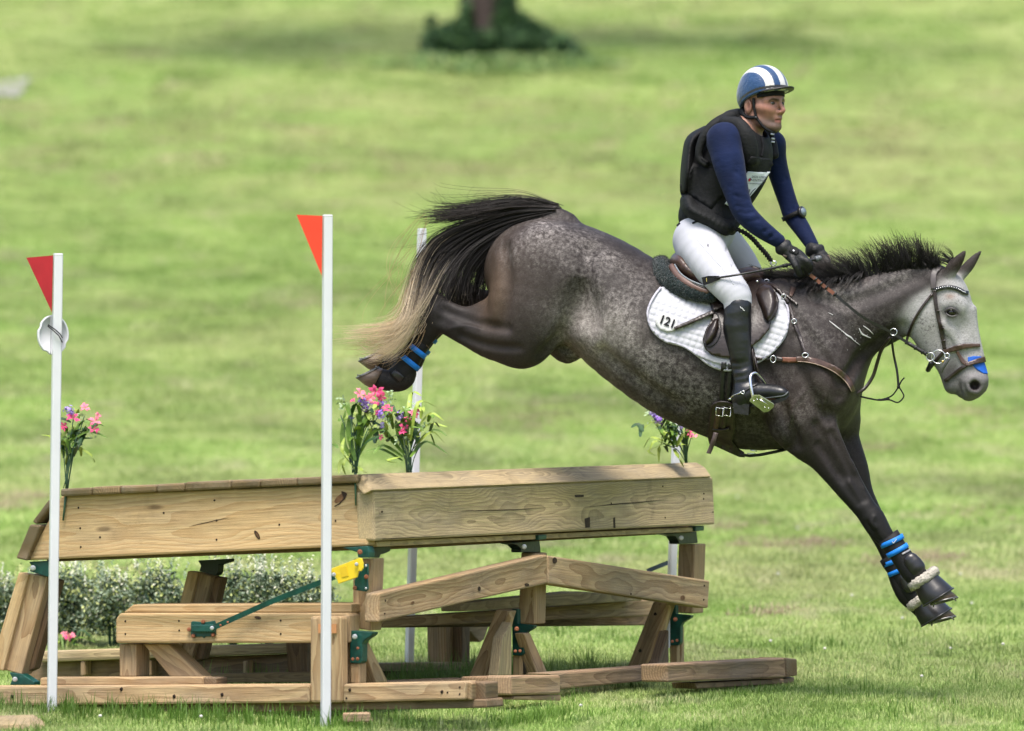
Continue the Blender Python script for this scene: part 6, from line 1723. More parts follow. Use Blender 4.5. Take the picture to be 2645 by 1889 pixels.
strap("pocket_welt", RB, [(1788, 577), (1800, 572), (1808, 574)], 5, .003, M_ink, person, step=2.5, back=.001)
strap("waist_tab", RB, [(1748, 584), (1756, 576)], 5, .003, M_ink, person, step=2.5, back=.001)
text_on("breeches_mark", RB, "R", 1829, 635, 9, 12, mat("grey_print", (.10, .10, .12), .6), person, .003)

# boots
TF = Field((pc(1860, 900, 30)[0], 29.35, pc(1800, 1100, 30)[2]), (pc(2060, 900, 30)[0], 29.85, pc(1800, 755, 30)[2]), .0042)
lim(TF, [(1912, 792, -.31, 28, 1)] + NEAR_SHIN[1:], 1.5, k=0)
lim(TF, [(1904, 800, -.305, 31, 1.0), (1904, 840, -.305, 35, 1.0)], 1.0, k=.01, n=1)
lim(TF, [(1902, 782, -.32, 18, 1.2), (1904, 800, -.31, 30, 1)], 0, k=.02, n=1)
lim(TF, [(1922, 1020, -.315, 28, .9), (1950, 1014, -.325, 24, .95), (1985, 1012, -.335, 20, 1.05), (2014, 1014, -.345, 17, 1.2), (2026, 1016, -.348, 12, 1.3)], 0, k=.02)
lim(TF, [(1912, 1030, -.315, 22, .95), (1914, 1050, -.315, 21, .95)], 0, k=.015, n=1)
for (p_, q2) in (((1888, 955, -.345), (1938, 945, -.345)), ((1892, 975, -.35), (1945, 962, -.35)), ((1890, 938, -.345), (1930, 934, -.35)), ((1900, 990, -.355), (1950, 978, -.345))):
    TF.chain(hc([p_ + (3, 1), (((p_[0] + q2[0]) / 2, (p_[1] + q2[1]) / 2 + 3, (p_[2] + q2[2]) / 2 - .012, 4.5, 1)), q2 + (3, 1)]), k=.02, n=2, op='s')
boot = TF.obj("riding_boot", M_bootl, person)
# sole and heel
m = MB()
def slab(path, o_in, o_out, th):
    top = [hp(x, y, o) for x, y, o in path]; 
    return top
sole_px = [(1935, 1046), (1960, 1044), (1990, 1040), (2014, 1034), (2030, 1026), (2038, 1016)]
rings = []
for i, (x, y) in enumerate(sole_px):
    w = [.024, .028, .030, .032, .026, .014][i]; oc = [-.310, -.316, -.325, -.333, -.338, -.342][i]
    rings.append([hp(x, y - 5, oc - w), hp(x, y - 5, oc + w), hp(x + 1, y + 4, oc + w), hp(x + 1, y + 6, oc - w)])
m.loft(rings); m.build("sole", M_blackl, boot, False)
m = MB()
hr = [(1893, 1043), (1912, 1045), (1932, 1048)]
m.loft([[hp(1892, 1040, -.35), hp(1935, 1044, -.352), hp(1937, 1044, -.285), hp(1893, 1040, -.285)], [hp(1896, 1068, -.35), hp(1933, 1073, -.352), hp(1940, 1068, -.285), hp(1900, 1064, -.285)]])
m.build("heel", M_blackl, boot, False)
TB = bvh_of(boot)
strap("welt", TB, [(1940, 1038), (1970, 1030), (2000, 1026), (2025, 1022), (2036, 1012)], 3, .003, mat("welt_leather", (.10, .11, .12), .5), boot, step=3)
strap("spur_strap", TB, [(1912, 1018), (1935, 1003), (1958, 990)], 5, .004, M_blackl, boot, step=3)
strap("spur_strap", TB, [(1922, 1018), (1930, 1035), (1936, 1046)], 4, .004, M_blackl, boot, step=3)
text_on("boot_mark", TB, "Italia", 1917, 798, 5, 40, M_white, boot, .003) if False else strap("boot_mark", TB, [(1912, 792), (1914, 796), (1918, 797), (1920, 801), (1924, 803)], 2.2, .003, M_white, boot, step=1.5, back=.001)
m = MB(); m.tube([hp(1884, 1032, -.33), hp(1894, 1022, -.345), hp(1910, 1016, -.365), hp(1917, 1013, -.37)], .0042, 8); m.tube([hp(1882, 1032, -.328), hp(1889, 1030, -.335)], .006, 8)
c = [hp(1919 + 4 * math.cos(t), 1014 + 4 * math.sin(t), -.372) for t in np.linspace(0, 2 * math.pi, 10, endpoint=False)]; m.tube(c + [c[0]], .0022, 6, cap=False); m.build("spur", M_steel, person)
# far boot, seen only past the horse's far side
FBt = Field((pc(1900, 900, 30)[0], 30.0, pc(1800, 1000, 30)[2]), (pc(2000, 900, 30)[0], 30.5, pc(1800, 745, 30)[2]), .006)
lim(FBt, [(1945, 762, .32, 37, .95), (1945, 850, .33, 34, 1), (1955, 960, .33, 28, 1)], 0, k=0); FBt.obj("riding_boot", M_bootl, person)

# stirrup iron (part of the saddle)
def arch():
    m = MB()
    up = catmull([(1946, 1032, -.385), (1940, 1000, -.385), (1938, 976, -.375), (1943, 966, -.36), (1952, 964, -.345), (1962, 972, -.325), (1974, 988, -.30), (1979, 999, -.288), (1992, 1036, -.27)], 4)
    m.tube([hp(*p) for p in up], .0068, 8); return m
st = arch().build("stirrup", M_steel, saddle)
m = MB()
tr = [(1936, 1034, -.405), (1946, 1020, -.405), (1962, 1020, -.402), (1998, 1042, -.375), (1997, 1048, -.372), (1984, 1060, -.372), (1972, 1062, -.375)]
top = [hp(*p) for p in tr]; off_ = Vector((.002, 0, -.006))
m.loft([top, [p + off_ for p in top]]); 
m.build("tread", mat("greenish_steel", (.34, .36, .22), .30, metal=.85, noise=(40, .2)), saddle, False)
m = MB()
for a in ((1947, 1036, -.406), (1975, 1052, -.38), (1985, 1055, -.379), (1956, 1032, -.406)): m.ball(hp(*a), .0035, 6)
m.tube([hp(1962, 1032, -.403), hp(1984, 1046, -.388)], .003, 6); m.build("tread_stud", M_steel, saddle)

# body protector
VF = Field((pc(1740, 900, 30)[0], 29.55, pc(1800, 620, 30)[2]), (pc(2020, 900, 30)[0], 30.35, pc(1800, 270, 30)[2]), .0045)
VT = [(1828, 570, -.02, 66, 1.15), (1836, 550, -.02, 76, 1.05), (1850, 505, -.01, 86, .98), (1874, 450, 0, 99, .95), (1898, 398, .01, 98, 1.0), (1912, 362, .02, 60, 1.4)]
lim(VF, VT, 1, k=0, n=4)
lim(VF, [(1800, 560, -.04, 46, 1.4), (1834, 572, -.06, 52, 1.3), (1872, 580, -.05, 34, 1.4)], 0, k=.03)
# near armhole and far armhole cut-outs
VF.ell(hc([(1866, 366, -.20, 1)])[0][:3], (.082, .10, .088), k=.012, op='s')
VF.ell(hc([(2006, 384, .24, 1)])[0][:3], (.058, .13, .085), k=.012, op='s')
# neck opening
VF.ell(hc([(1950, 326, -.01, 1)])[0][:3], (.062, .075, .085), k=.012, op='s')
vest = VF.obj("body_protector", M_vest, person)
for nm, pth in (("shoulder_roll", [(1906, 300, .05, 20, 1.2), (1884, 306, -.06, 20, 1.2), (1872, 318, -.13, 17, 1), (1905, 322, -.16, 19, .9), (1926, 348, -.18, 21, .8), (1936, 382, -.17, 22, .8), (1940, 412, -.155, 19, .8)]),
                ("armhole_edge", [(1888, 302, -.08, 17, 1), (1850, 320, -.13, 15, 1), (1824, 345, -.15, 13, 1), (1808, 380, -.155, 11, 1), (1806, 408, -.16, 9, 1), (1822, 424, -.17, 8, 1)]),
                ("shoulder_roll", [(1925, 300, .10, 17, 1), (1960, 330, .13, 16, 1), (1990, 362, .10, 14, 1), (2000, 400, .06, 12, 1)])):
    l = hc(pth); f = Field(*fld(l, .01, .0045)); f.chain(l, k=0, n=4)
    f.obj(nm, M_vest2, person)
l = hc([(1822, 336, .04, 11, 5), (1788, 362, .03, 16, 6), (1778, 400, .02, 16, 6.5), (1774, 450, .01, 17, 6.5), (1770, 492, .0, 14, 6)])
f = Field(*fld([q[:3] + (q[3], q[4]) for q in l], .01, .005)); f.chain(l, k=0, n=4); f.obj("back_plate", M_vest, person)
l = hc([(1776, 520, -.03, 20, 4.6), (1786, 545, -.05, 24, 4.4), (1830, 568, -.09, 26, 3.0), (1874, 588, -.11, 22, 2.2), (1900, 570, -.06, 16, 2)])
f = Field(*fld([q[:3] + (q[3], q[4]) for q in l], .01, .005)); f.chain(l, k=0, n=4); f.obj("waist_panel", M_vest2, person)
VB = bvh_of(vest, *[c for c in person.children if c.name.split(".")[0] in ("shoulder_roll", "armhole_edge", "waist_panel", "back_plate")])
drape("side_panel", VB, [(1790, 420), (1820, 432), (1850, 436), (1876, 500), (1852, 520), (1838, 540), (1776, 500), (1776, 460)], .004, 8, M_vest, person)
drape("chest_pocket", VB, [(1922, 430), (1940, 404), (1990, 410), (1998, 425), (1982, 446), (1930, 442)], .006, 6, M_vest2, person)
strap("edge_tape", VB, [(1812, 408), (1830, 420), (1850, 424)], 5, .006, M_vest2, person, step=3)
strap("edge_tape", VB, [(1758, 476), (1760, 500), (1766, 508)], 5, .006, M_vest2, person, step=3)
strap("zip", VB, [(1968, 352), (1972, 380), (1968, 405)], 5, .006, M_ink, person, step=3)
bib = drape("number_bib", VB, [(1872, 527), (1900, 484), (1932, 443), (1960, 445), (1990, 444), (1972, 468), (1955, 488), (1938, 508), (1922, 535), (1912, 548)], .008, 5, mat("bib_paper", (.62, .66, .68), .7, noise=(20, .06)), person, smooth_it=10)
NB = bvh_of(bib)
M_bibink = mat("bib_ink", (.05, .06, .10), .7)
text_on("bib_text", NB, "2026 USEA", 1961, 458, 6, 3, M_bibink, person, .002, shear=.15)
text_on("bib_text", NB, "EVENTING", 1956, 466.5, 6, 3, M_bibink, person, .002, shear=.15)
text_on("bib_text", NB, "CHAMPIONSHIPS", 1951, 475, 3.4, 3, M_bibink, person, .002, shear=.15)
strap("bib_stroke", NB, [(1938, 503), (1944, 494), (1952, 487)], 2, .002, M_bibink, person, step=2, back=.001)
strap("bib_stroke", NB, [(1935, 498), (1937, 489)], 2, .002, M_bibink, person, step=2, back=.001)
m_r = mat("bib_red", (.45, .03, .05), .7)
drape("bib_emblem", NB, [(1933, 464), (1938, 459), (1939, 464), (1938, 469), (1933, 469)], .002, 2, m_r, person, back=.001)
drape("bib_emblem", NB, [(1938, 460), (1942, 463), (1938, 468)], .003, 2, M_bibink, person, back=.001)
for q_ in ([(1990, 346), (2000, 347)], [(1991, 358), (2001, 359)], [(1992, 366), (2001, 367)]):
    try: strap("reflective_tab", VB, q_, 4.5, .02, mat("reflective", (.6, .62, .64), .4), person, step=2.5, back=.004)
    except Exception: pass
text_on("vest_mark", VB, "elite", 1768, 530, 4, 14, mat("grey_thread", (.16, .16, .17), .7), person, .004) if False else None

# helmet
HF2 = Field(HCN - .19, HCN + .21, .0026)
HF2.ell(hl(.004, 0, .060), (.116, .100, .108), HM, k=0)
HF2.ell(hl(-.030, 0, .022), (.084, .090, .080), HM, k=.03)
HF2.ell(hl(.0, 0, .020), (.100, .080, .095), HM, k=.004, op='s')
tilt = uv + fv * .0
# rim plane: rises toward the front
nrm = -(uv * math.cos(R(9)) - fv * math.sin(R(9)))
X = HCN + uv * .030
HF2.v = np.maximum(HF2.v, -1.0)
gx = (HF2.lo[0] + HF2.h * np.arange(HF2.n[0]))[:, None, None]; gy = (HF2.lo[1] + HF2.h * np.arange(HF2.n[1]))[None, :, None]; gzz = (HF2.lo[2] + HF2.h * np.arange(HF2.n[2]))[None, None, :]
gf = (gx - HCN[0]) * fv[0] + (gy - HCN[1]) * fv[1]; gu = gzz - HCN[2] + 0 * gx + 0 * gy
rim = np.interp(gf, [-.13, -.085, -.04, 0.0, .05, .13], [-.030, -.026, .004, .026, .044, .060])
HF2.v = np.maximum(HF2.v, (rim - gu).astype(np.float32))
helmet = HF2.obj("helmet", attr_mat("silk_cover", .42, .4, bump=(70, .35), noise=(24, .10), sheen=.3), person)
hv = verts_np(helmet); q = np.stack([hv[:, 0], hv[:, 1] * cp + (hv[:, 2] - CAMZ) * sp, -hv[:, 1] * sp + (hv[:, 2] - CAMZ) * cp], 1) - HCN
qf, qs, qu = q @ fv, q @ sv, q @ uv
rr_ = np.abs(qs) * (1 + .25 * np.clip(-qf / .1, 0, 1))
blue = np.array([.004, .038, .118]); wh = np.array([.50, .50, .485])
c_ = np.tile(blue, (len(hv), 1))
wmask = (rr_ < .017) | ((rr_ > .045) & (rr_ < .074))
c_[wmask] = wh
rimv = np.interp(qf, [-.13, -.085, -.04, 0.0, .05, .13], [-.030, -.026, .004, .026, .044, .060])
bandm = (qu - rimv > .010) & (qu - rimv < .021)
c_[bandm] = (.013, .013, .014)
inner = (q[:, 0] * 0 + np.sqrt((qf / .106) ** 2 + (qs / .086) ** 2 + ((qu - .02) / .10) ** 2)) < .99
c_[inner] = (.01, .01, .011)
paint(helmet, c_)
# peak
m = MB(); rings = []
for i, a in enumerate(np.linspace(-1.25, 1.25, 21)):
    L = .050 * math.cos(a * .95) ** .8
    b0 = (.112 * math.cos(a) , .092 * math.sin(a), .064 - .022 * (1 - math.cos(a)))
    b1 = (b0[0] + L * .98, b0[1] * (1.0 + L * .2), b0[2] + .004 + L * .08 - .006 * abs(math.sin(a)))
    bi = (b0[0] - .02, b0[1] * .82, b0[2])
    rings.append([Vector(c2w(hl(*bi))), Vector(c2w(hl(b0[0], b0[1], b0[2] + .004))), Vector(c2w(hl(*b1))), Vector(c2w(hl(b1[0] - .001, b1[1], b1[2] - .006))), Vector(c2w(hl(b0[0], b0[1], b0[2] - .005)))])
m.loft(rings); m.build("helmet_peak", mat("black_peak", (.008, .008, .009), .5), helmet)
m = MB()
for i in range(3):
    m.tube([Vector(c2w(hl(.098 * math.cos(a), .084 * math.sin(a), .050 - .016 * (1 - math.cos(a)) - i * .007))) for a in np.linspace(-1.2, 1.2, 16)], .0045, 6)
m.build("helmet_lining", M_ink, helmet)
# harness
def hstrap(name, pts, w, m_):
    m = MB(); q = catmull(pts, 4); m.tube([Vector(c2w(hl(*p))) for p in q], w, 6, flat=1.0); return m.build(name, m_, helmet)
hstrap("chin_strap", [(.016, .080, .022), (.018, .077, -.02), (.024, .070, -.058), (.040, .062, -.086), (.058, .046, -.112), (.074, .012, -.126), (.062, -.034, -.116)], .0065, M_black)
hstrap("chin_strap", [(-.062, .064, -.028), (-.040, .074, -.052), (-.010, .078, -.062), (.022, .074, -.062)], .0085, M_vest2)
hstrap("harness_pad", [(-.075, .05, -.02), (-.066, .06, -.04), (-.045, .07, -.05)], .012, M_vest2)
m = MB(); m.ball(Vector(c2w(hl(.026, .075, -.064))), .008, 8); m.build("buckle", M_blackl, helmet)
for s0, s1 in ((.012, .018),):
    m = MB()
    m.tube([Vector(c2w(hl(.122, .012, .034))), Vector(c2w(hl(.119, .036, .032)))], .003, 5)
    pass

# gloves: palm, four fingers closed on the rein, thumb on top
def glove(name, wrist, palm, fingers, thumb, cuff, near):
    l = [wrist] + palm
    allp = l + [p for f_ in fingers for p in f_] + thumb + cuff
    a = hc(allp); F_ = Field(*fld(a, .01, .0032))
    F_.chain(hc(l), k=.008, n=3)
    for f_ in fingers: F_.chain(hc(f_), k=.005, n=3)
    F_.chain(hc(thumb), k=.006, n=3)
    F_.chain(hc(cuff), k=.012, n=2)
    return F_.obj(name, M_glove, person)
near_f = []
for i in range(4):
    t = i / 3
    kx, ky = 2086 - 16 * t + 4 * (1 - abs(2 * t - 1)), 676 + 18 * t
    L = [0, 2, 1, -2][i]
    near_f.append([(kx - 14, ky - 6, -.195 + .012 * t, 9, 1), (kx + L, ky, -.20 + .02 * t, 9.2, 1), (kx + 7 + L, ky + 13, -.185 + .03 * t, 8.6, 1), (kx - 3, ky + 21, -.150 + .03 * t, 8.0, 1), (kx - 14, ky + 17, -.135 + .03 * t, 7, 1)])
glove("glove", (2018, 634, -.18, 16, 1), [(2036, 650, -.182, 19, .85), (2056, 664, -.182, 22, .8), (2072, 678, -.18, 20, .8)], near_f, [(2046, 668, -.205, 10, 1), (2056, 688, -.215, 9.5, 1), (2062, 704, -.20, 8.5, 1), (2066, 710, -.19, 7, 1)], [(2014, 647, -.18, 11, 1), (2024, 640, -.195, 13, 1), (2034, 628, -.18, 9, 1)], True)
far_f = []
for i in range(4):
    t = i / 3
    kx, ky = 2134 - 12 * t, 668 + 16 * t
    far_f.append([(kx - 12, ky - 6, .07, 8.5, 1), (kx, ky, .06 - .01 * t, 8.6, 1), (kx + 5, ky + 12, .05 - .02 * t, 8, 1), (kx - 5, ky + 18, .03, 7.4, 1), (kx - 14, ky + 14, .025, 6.5, 1)])
glove("glove", (2097, 640, .10, 16, 1), [(2106, 652, .10, 18, .9), (2120, 664, .095, 20, .85), (2128, 676, .09, 18, .85)], far_f, [(2100, 668, .06, 9, 1), (2104, 682, .04, 8.5, 1), (2110, 692, .03, 7.5, 1)], [(2092, 652, .10, 12, 1), (2104, 645, .08, 13, 1), (2120, 640, .10, 9, 1)], False)
GBV = bvh_of(*[c for c in person.children if c.name.startswith("glove")])
strap("glove_tab", GBV, [(2040, 642), (2054, 648), (2060, 656)], [16, 20, 10], .004, M_vest2, person, step=4)
strap("glove_mark", GBV, [(2048, 646), (2052, 649)], 4, .007, M_silver, person, step=2, back=.001)
for pth in ([(2022, 660), (2032, 664)],): strap("glove_label", GBV, pth, 5, .004, mat("bronze_print", (.10, .07, .05), .5), person, step=3, back=.001)

# watch on the far forearm
m = MB(); cx, cy, o = 2040, 556, .18
rg = []
for t in np.linspace(0, 2 * math.pi, 20, endpoint=False):
    rg.append([hp(2048 + 31 * math.cos(t) * .90 - w * -.42, 555 - 31 * math.cos(t) * .42 + w * .9, .17 + .050 * math.sin(t)) for w in (-6, 6)] + [hp(2048 + 28 * math.cos(t) * .90 - w * -.42, 555 - 28 * math.cos(t) * .42 + w * .9, .17 + .045 * math.sin(t)) for w in (6, -6)])
m.loft(rg, closed=True)
wt = m.build("watch_strap", M_black, person)
m = MB()
ax = Vector((.75, -.62, .22)).normalized(); c = hp(2072, 548, .145); u = ax.orthogonal().normalized(); v_ = ax.cross(u)
for rr2, z0, z1 in ((.026, -.008, .006),):
    rgs = [[c + ax * z + (u * math.cos(t) + v_ * math.sin(t)) * r_ for t in np.linspace(0, 2 * math.pi, 24, endpoint=False)] for r_, z in ((.022, -.010), (.026, -.006), (.026, .004), (.021, .008))]
    m.loft(rgs)
m.build("watch_case", M_rubber, person)
m = MB(); m.loft([[c + ax * z + (u * math.cos(t) + v_ * math.sin(t)) * .0175 for t in np.linspace(0, 2 * math.pi, 24, endpoint=False)] for z in (.007, .0095)]); m.build("watch_face", mat("lcd_glass", (.16, .20, .23), .12), person)

# lanyard from vest to saddle
cu = catmull([(1878, 588, -.16), (1900, 592, -.15), (1925, 602, -.14), (1945, 618, -.13), (1962, 638, -.12), (1978, 656, -.10), (1990, 672, -.08)], 10)
m = MB(); m.tube([hp(*p) for p in cu[:12]], .003, 6); m.build("lanyard_tail", M_steel, person)
m = MB(); pts = []
q = catmull(cu[8:], 3)
for i, p in enumerate(q):
    an = i * 1.9; pts.append(hp(p[0] + 3.0 * math.cos(an), p[1] + 3.0 * math.sin(an * .99), p[2] + .004 * math.sin(an)))
m.tube(pts, [.0062 + .0016 * math.sin(i * 1.3) for i in range(len(pts))], 7); lan = m.build("lanyard", M_cord, person)
m = MB(); c = [hp(1997 + 8 * math.cos(t), 680 + 6 * math.sin(t), -.07) for t in np.linspace(0, 2 * math.pi, 14, endpoint=False)]; m.tube(c + [c[0]], .0028, 6, cap=False)
m.tube([hp(1990, 672, -.08), hp(1994, 688, -.07), hp(1990, 700, -.06)], .003, 6); m.build("snap_hook", M_steel, person)

# whip
wh_ = empty("riding_crop", hp(2075, 672, -.2), label="black riding crop held across the rider's white thigh", cat="riding crop")
WP = [(1846, 719, -.345), (1900, 711, -.36), (1960, 700, -.31), (2010, 690, -.26), (2050, 681, -.205), (2085, 674, -.15), (2112, 669, -.12)]
m = MB(); qq = catmull(WP, 4); m.tube([hp(*p) for p in qq], np.linspace(.0042, .0075, len(qq)), 8); m.build("shaft", M_blackl, wh_)
m = MB(); m.tube([hp(2022, 688, -.25), hp(2034, 685, -.235)], .0085, 8); m.build("collar", M_black, wh_)
m = MB(); m.tube([hp(2106, 670, -.125), hp(2114, 668, -.12)], .013, 12); m.ball(hp(2116, 667, -.118), .012, 10); m.build("knob", mat("grey_knob", (.10, .11, .12), .3), wh_)
def flat_plate(name, poly, th, m_, parent):
    m = MB(); a = [hp(*p) for p in poly]; m.loft([a, [p + Vector((0, th, 0)) for p in a]]); return m.build(name, m_, parent, False)
fl = flat_plate("flapper", [(1812, 717, -.335), (1830, 713, -.345), (1858, 713, -.352), (1861, 721, -.352), (1836, 732, -.345), (1817, 738, -.338)], .005, M_vest2, wh_)
text_on("flapper_mark", bvh_of(fl), "1", 1825, 724, 10, -6, mat("gold_print", (.45, .36, .10), .5), wh_, .003)
# ------------------------------------------------------------------ flags, flowers, shrubs, loose timber, far tree
M_pole = mat("white_pvc", (.58, .59, .62), .35, .5, noise=(8, .03), bump=(12, .03))
M_red = mat("red_flag_plastic", (.33, .006, .014), .4, .5, noise=(14, .12)); M_orange = mat("orange_flag_plastic", (.66, .045, .015), .4, .5, noise=(14, .06))
def pole(top, bot, d, w, label, flag=None, yaw=18):
    t = P(top[0], top[1], d); b = P(bot[0], bot[1], d); b.z -= .06
    o = empty("flag_pole", b, label=label, cat="flag pole", group="white flag poles around the jump")
    hw = w / FPX * d / 2
    c, s_ = math.cos(R(yaw)), math.sin(R(yaw)); e1 = Vector((c, s_, 0)); e2 = Vector((-s_, c, 0))
    hw = hw / (c + s_)
    m = MB(); rings = []
    bev = hw * .22
    for p in (b, t):
        r = []
        for (a1, a2) in ((1, -1), (1, 1), (-1, 1), (-1, -1)):
            for k in ((-1, 1) if a1 * a2 > 0 else (1, -1)):
                pass
        for (u, v) in ((hw - bev, -hw), (hw, -hw + bev), (hw, hw - bev), (hw - bev, hw), (-hw + bev, hw), (-hw, hw - bev), (-hw, -hw + bev), (-hw + bev, -hw)):
            r.append(p + e1 * u + e2 * v)
        rings.append(r)
    m.loft(rings); m.build("post", M_pole, o, False)
    m = MB(); m.loft([[p + Vector((0, 0, .002)) for p in rings[1]], [t + (p - t) * .9 + Vector((0, 0, .008)) for p in rings[1]]]); m.build("post_cap", M_pole, o, False)
    if flag:
        poly, fm = flag
        q = [P(x, y, d - .012) for x, y in poly]; m = MB(); m.loft([q, [p + Vector((0, .008, 0)) for p in q]]); m.build("flag", fm, o, False)
    return o
d_RR = 28.32
pole((846, 560), (841, 1876), d_RR, 29, "tall white pole with orange flag, in front of the jump's near corner", ([(766, 555), (833, 558), (831, 712)], M_orange))
d_TR = dL(140, .30)
pT = pole((150, 660), (133, 1864), d_TR, 28, "white pole with dark red flag and a round disc tied on, far left", ([(68, 666), (137, 660), (134, 807)], M_red), yaw=14)
pole((1090, 595), (1056, 1712), 32.2, 26, "white pole rising behind the horse's tail", yaw=30)
pole((1762, 640), (1730, 1640), 31.9, 25, "white pole mostly hidden by the horse, its foot behind the far post", yaw=25)
for x in (833, 860):
    onL_y = 1604 if x > 0 else 0
    q = [(x - 11, 1612), (x + 9, 1612), (x + 9, 1636), (x - 11, 1636)] if x < 850 else [(x - 5, 1612), (x + 9, 1612), (x + 9, 1636), (x - 5, 1636)]
    d = dL(x, .125); v = [P(a, b, d) for a, b in q]
    m = MB(); m.loft([v, [p + Vector((0, .012, 0)) for p in v]]); m.build("strap_tab", mat("tan_strap", (.50, .23, .09), .6), jump, False)
# round disc tied to the left pole
dd = d_TR + .03
dc = empty("disc", P(136, 866, dd), label="round white plastic disc tied to the left flag pole with black cord", cat="disc")
m = MB(); ax = Vector((.28, -1, .05)).normalized(); ctr = P(136, 866, dd); u = Vector((1, .28, 0)).normalized(); w = ax.cross(u)
rr = 52 / FPX * dd; ru = 39 / FPX * dd
rings = []
for z, k in ((-.014, .98), (.0, 1.0), (.016, 1.0), (.016, .9), (.006, .88)):
    r = []
    for t in np.linspace(0, 2 * math.pi, 48, endpoint=False):
        n_ = .93 if (abs(math.sin(t * 2 + .9)) < .16) else 1.0
        r.append(ctr + ax * z + (u * math.cos(t) * ru / .96 + w * math.sin(t) * rr) * k * n_)
    rings.append(r)
m.loft(rings); m.build("disc_body", M_pole, dc)
m = MB(); m.tube([P(123, 842, d_TR - .035), P(140, 856, d_TR - .038), P(152, 867, d_TR - .035), P(161, 885, d_TR - .02)], .0028, 6); m.tube([P(124, 839, d_TR - .035), P(144, 853, d_TR - .038), P(156, 864, d_TR - .035), P(161, 873, d_TR - .02)], .0028, 6); m.build("tie_cord", M_cord, dc)
m = MB(); m.tube([P(132, 818, d_TR - .022), P(131, 916, d_TR - .022)], .0015, 5); m.build("tie_cord", mat("grey_cord", (.25, .26, .28), .7), dc)

# --- artificial flowers
M_leafg = mat("plastic_leaf", (.11, .20, .025), .5, .4, noise=(60, .25)); M_leafl = mat("plastic_leaf_light", (.28, .37, .06), .5, .4, noise=(60, .2)); M_leafd = mat("plastic_leaf_dark", (.030, .075, .022), .5, .4, noise=(60, .3)); M_pale = mat("pale_sprig", (.30, .40, .22), .6, .3)
M_stem = mat("flower_stem", (.045, .10, .055), .5, .4); M_pink = mat("pink_petal", (.66, .07, .20), .55, .3, noise=(80, .3)); M_rose = mat("light_pink_petal", (.75, .20, .28), .55, .3, noise=(80, .25)); M_purp = mat("purple_petal", (.30, .17, .58), .55, .3, noise=(80, .3)); M_lil = mat("lilac_petal", (.42, .32, .66), .55, .3)
def leaf_strip(m, pts, w, sag=0):
    """an arching leaf: a folded ribbon that tapers to a point"""
    q = catmull([tuple(p) for p in pts], 4); n = len(q); vs = []; fs = []
    for i in range(n):
        t = i / (n - 1); p = Vector(q[i]); a = Vector(q[max(i - 1, 0)]); b = Vector(q[min(i + 1, n - 1)]); d = (b - a).normalized()
        s_ = d.cross(Vector((0, -.5, .85)))
        if s_.length < 1e-4: s_ = d.cross(Vector((1, 0, 0)))
        s_.normalize(); ww = w * (math.sin(math.pi * min(1, t * .85 + .12)) ** .8 if t < 1 else .05)
        nn = d.cross(s_)
        vs += [p - s_ * ww, p + nn * ww * .35, p + s_ * ww]
    for i in range(n - 1):
        for k in (0, 1):
            a = i * 3 + k; fs.append((a, a + 1, a + 4, a + 3))
    m.add(vs, fs)
def bloom(m, c, r, g, kind):
    """petals round a centre"""
    c = Vector(c); ax = Vector((g.normal(0, .4), -.8 + g.normal(0, .3), .5 + g.normal(0, .3))).normalized(); u = ax.orthogonal().normalized(); w = ax.cross(u)
    n = 6 if kind == "lily" else 26
    for k in range(n):
        if kind == "lily":
            an = 2 * math.pi * k / n + g.normal(0, .15); d = u * math.cos(an) + w * math.sin(an); L = r * (.9 + .3 * g.random()); s_ = d.cross(ax) * r * .30; up = ax * r * (.35 + .2 * g.normal())
            a = c; b = c + d * L * .55 + up; e = c + d * L + up * .4
            m.add([a, b - s_, b + ax * r * .08, b + s_, e], [(0, 1, 2), (0, 2, 3), (1, 4, 2), (2, 4, 3)])
        else:
            v = Vector(g.normal(0, 1, 3)).normalized(); p = c + v * r * (.35 + .6 * g.random()); s1 = v.orthogonal().normalized() * r * .28; s2 = v.cross(s1).normalized() * r * .28
            m.add([p - s1, p - s2, p + s1, p + s2, p + v * r * .12], [(0, 1, 4), (1, 2, 4), (2, 3, 4), (3, 0, 4)])
def bunch(label, foot, d, stems, blooms, leaves, pale, seed, spike=None):
    g = np.random.default_rng(seed); f = P(foot[0], foot[1], d)
    o = empty("flower_bunch", f, label=label, cat="flowers", group="artificial flower bunches stuck into the jump")
    def at(x, y): return P(x, y, d + g.normal(0, .035))
    m = MB()
    for (x, y) in stems:
        a = f + Vector((g.normal(0, .006), g.normal(0, .006), 0)); e = at(x, y); mid = a.lerp(e, .5) + Vector((0, 0, .02)) * g.random()
        mid.x = a.x + (e.x - a.x) * .38
        m.tube([Vector(p) for p in catmull([tuple(a), tuple(mid), tuple(e)], 3)], .0022, 5)
    if spike:
        m.tube([f, P(spike[0], spike[1], d - .01)], [.007, .004], 6)
    m.build("stems", M_stem, o)
    for (x0, y0, x1, y1, x2, y2, w, tone) in leaves:
        m = MB(); a = at(x0, y0); b = at(x1, y1); c = at(x2, y2); b.y += g.normal(0, .03); leaf_strip(m, [a, b, c], w); m.build("leaf", (M_leafg, M_leafl, M_leafd)[tone], o)
    for (x, y, r, k) in blooms:
        m = MB(); c = P(x, y, d - .03 + g.normal(0, .02)); bloom(m, c, r / FPX * d, g, "lily" if k in (0, 1) else "puff"); m.build("blossom", (M_pink, M_rose, M_purp, M_lil)[k], o)
    for (x, y, n, sp_) in pale:
        m = MB()
        for _ in range(n):
            p = P(x + g.normal(0, sp_), y + g.normal(0, sp_), d + g.normal(0, .03)); v = Vector(g.normal(0, 1, 3)).normalized() * .009; w = v.orthogonal().normalized() * .005
            m.add([p - v, p + w, p + v, p - w], [(0, 1, 2, 3)])
        m.build("sprig", M_pale, o)
    return o
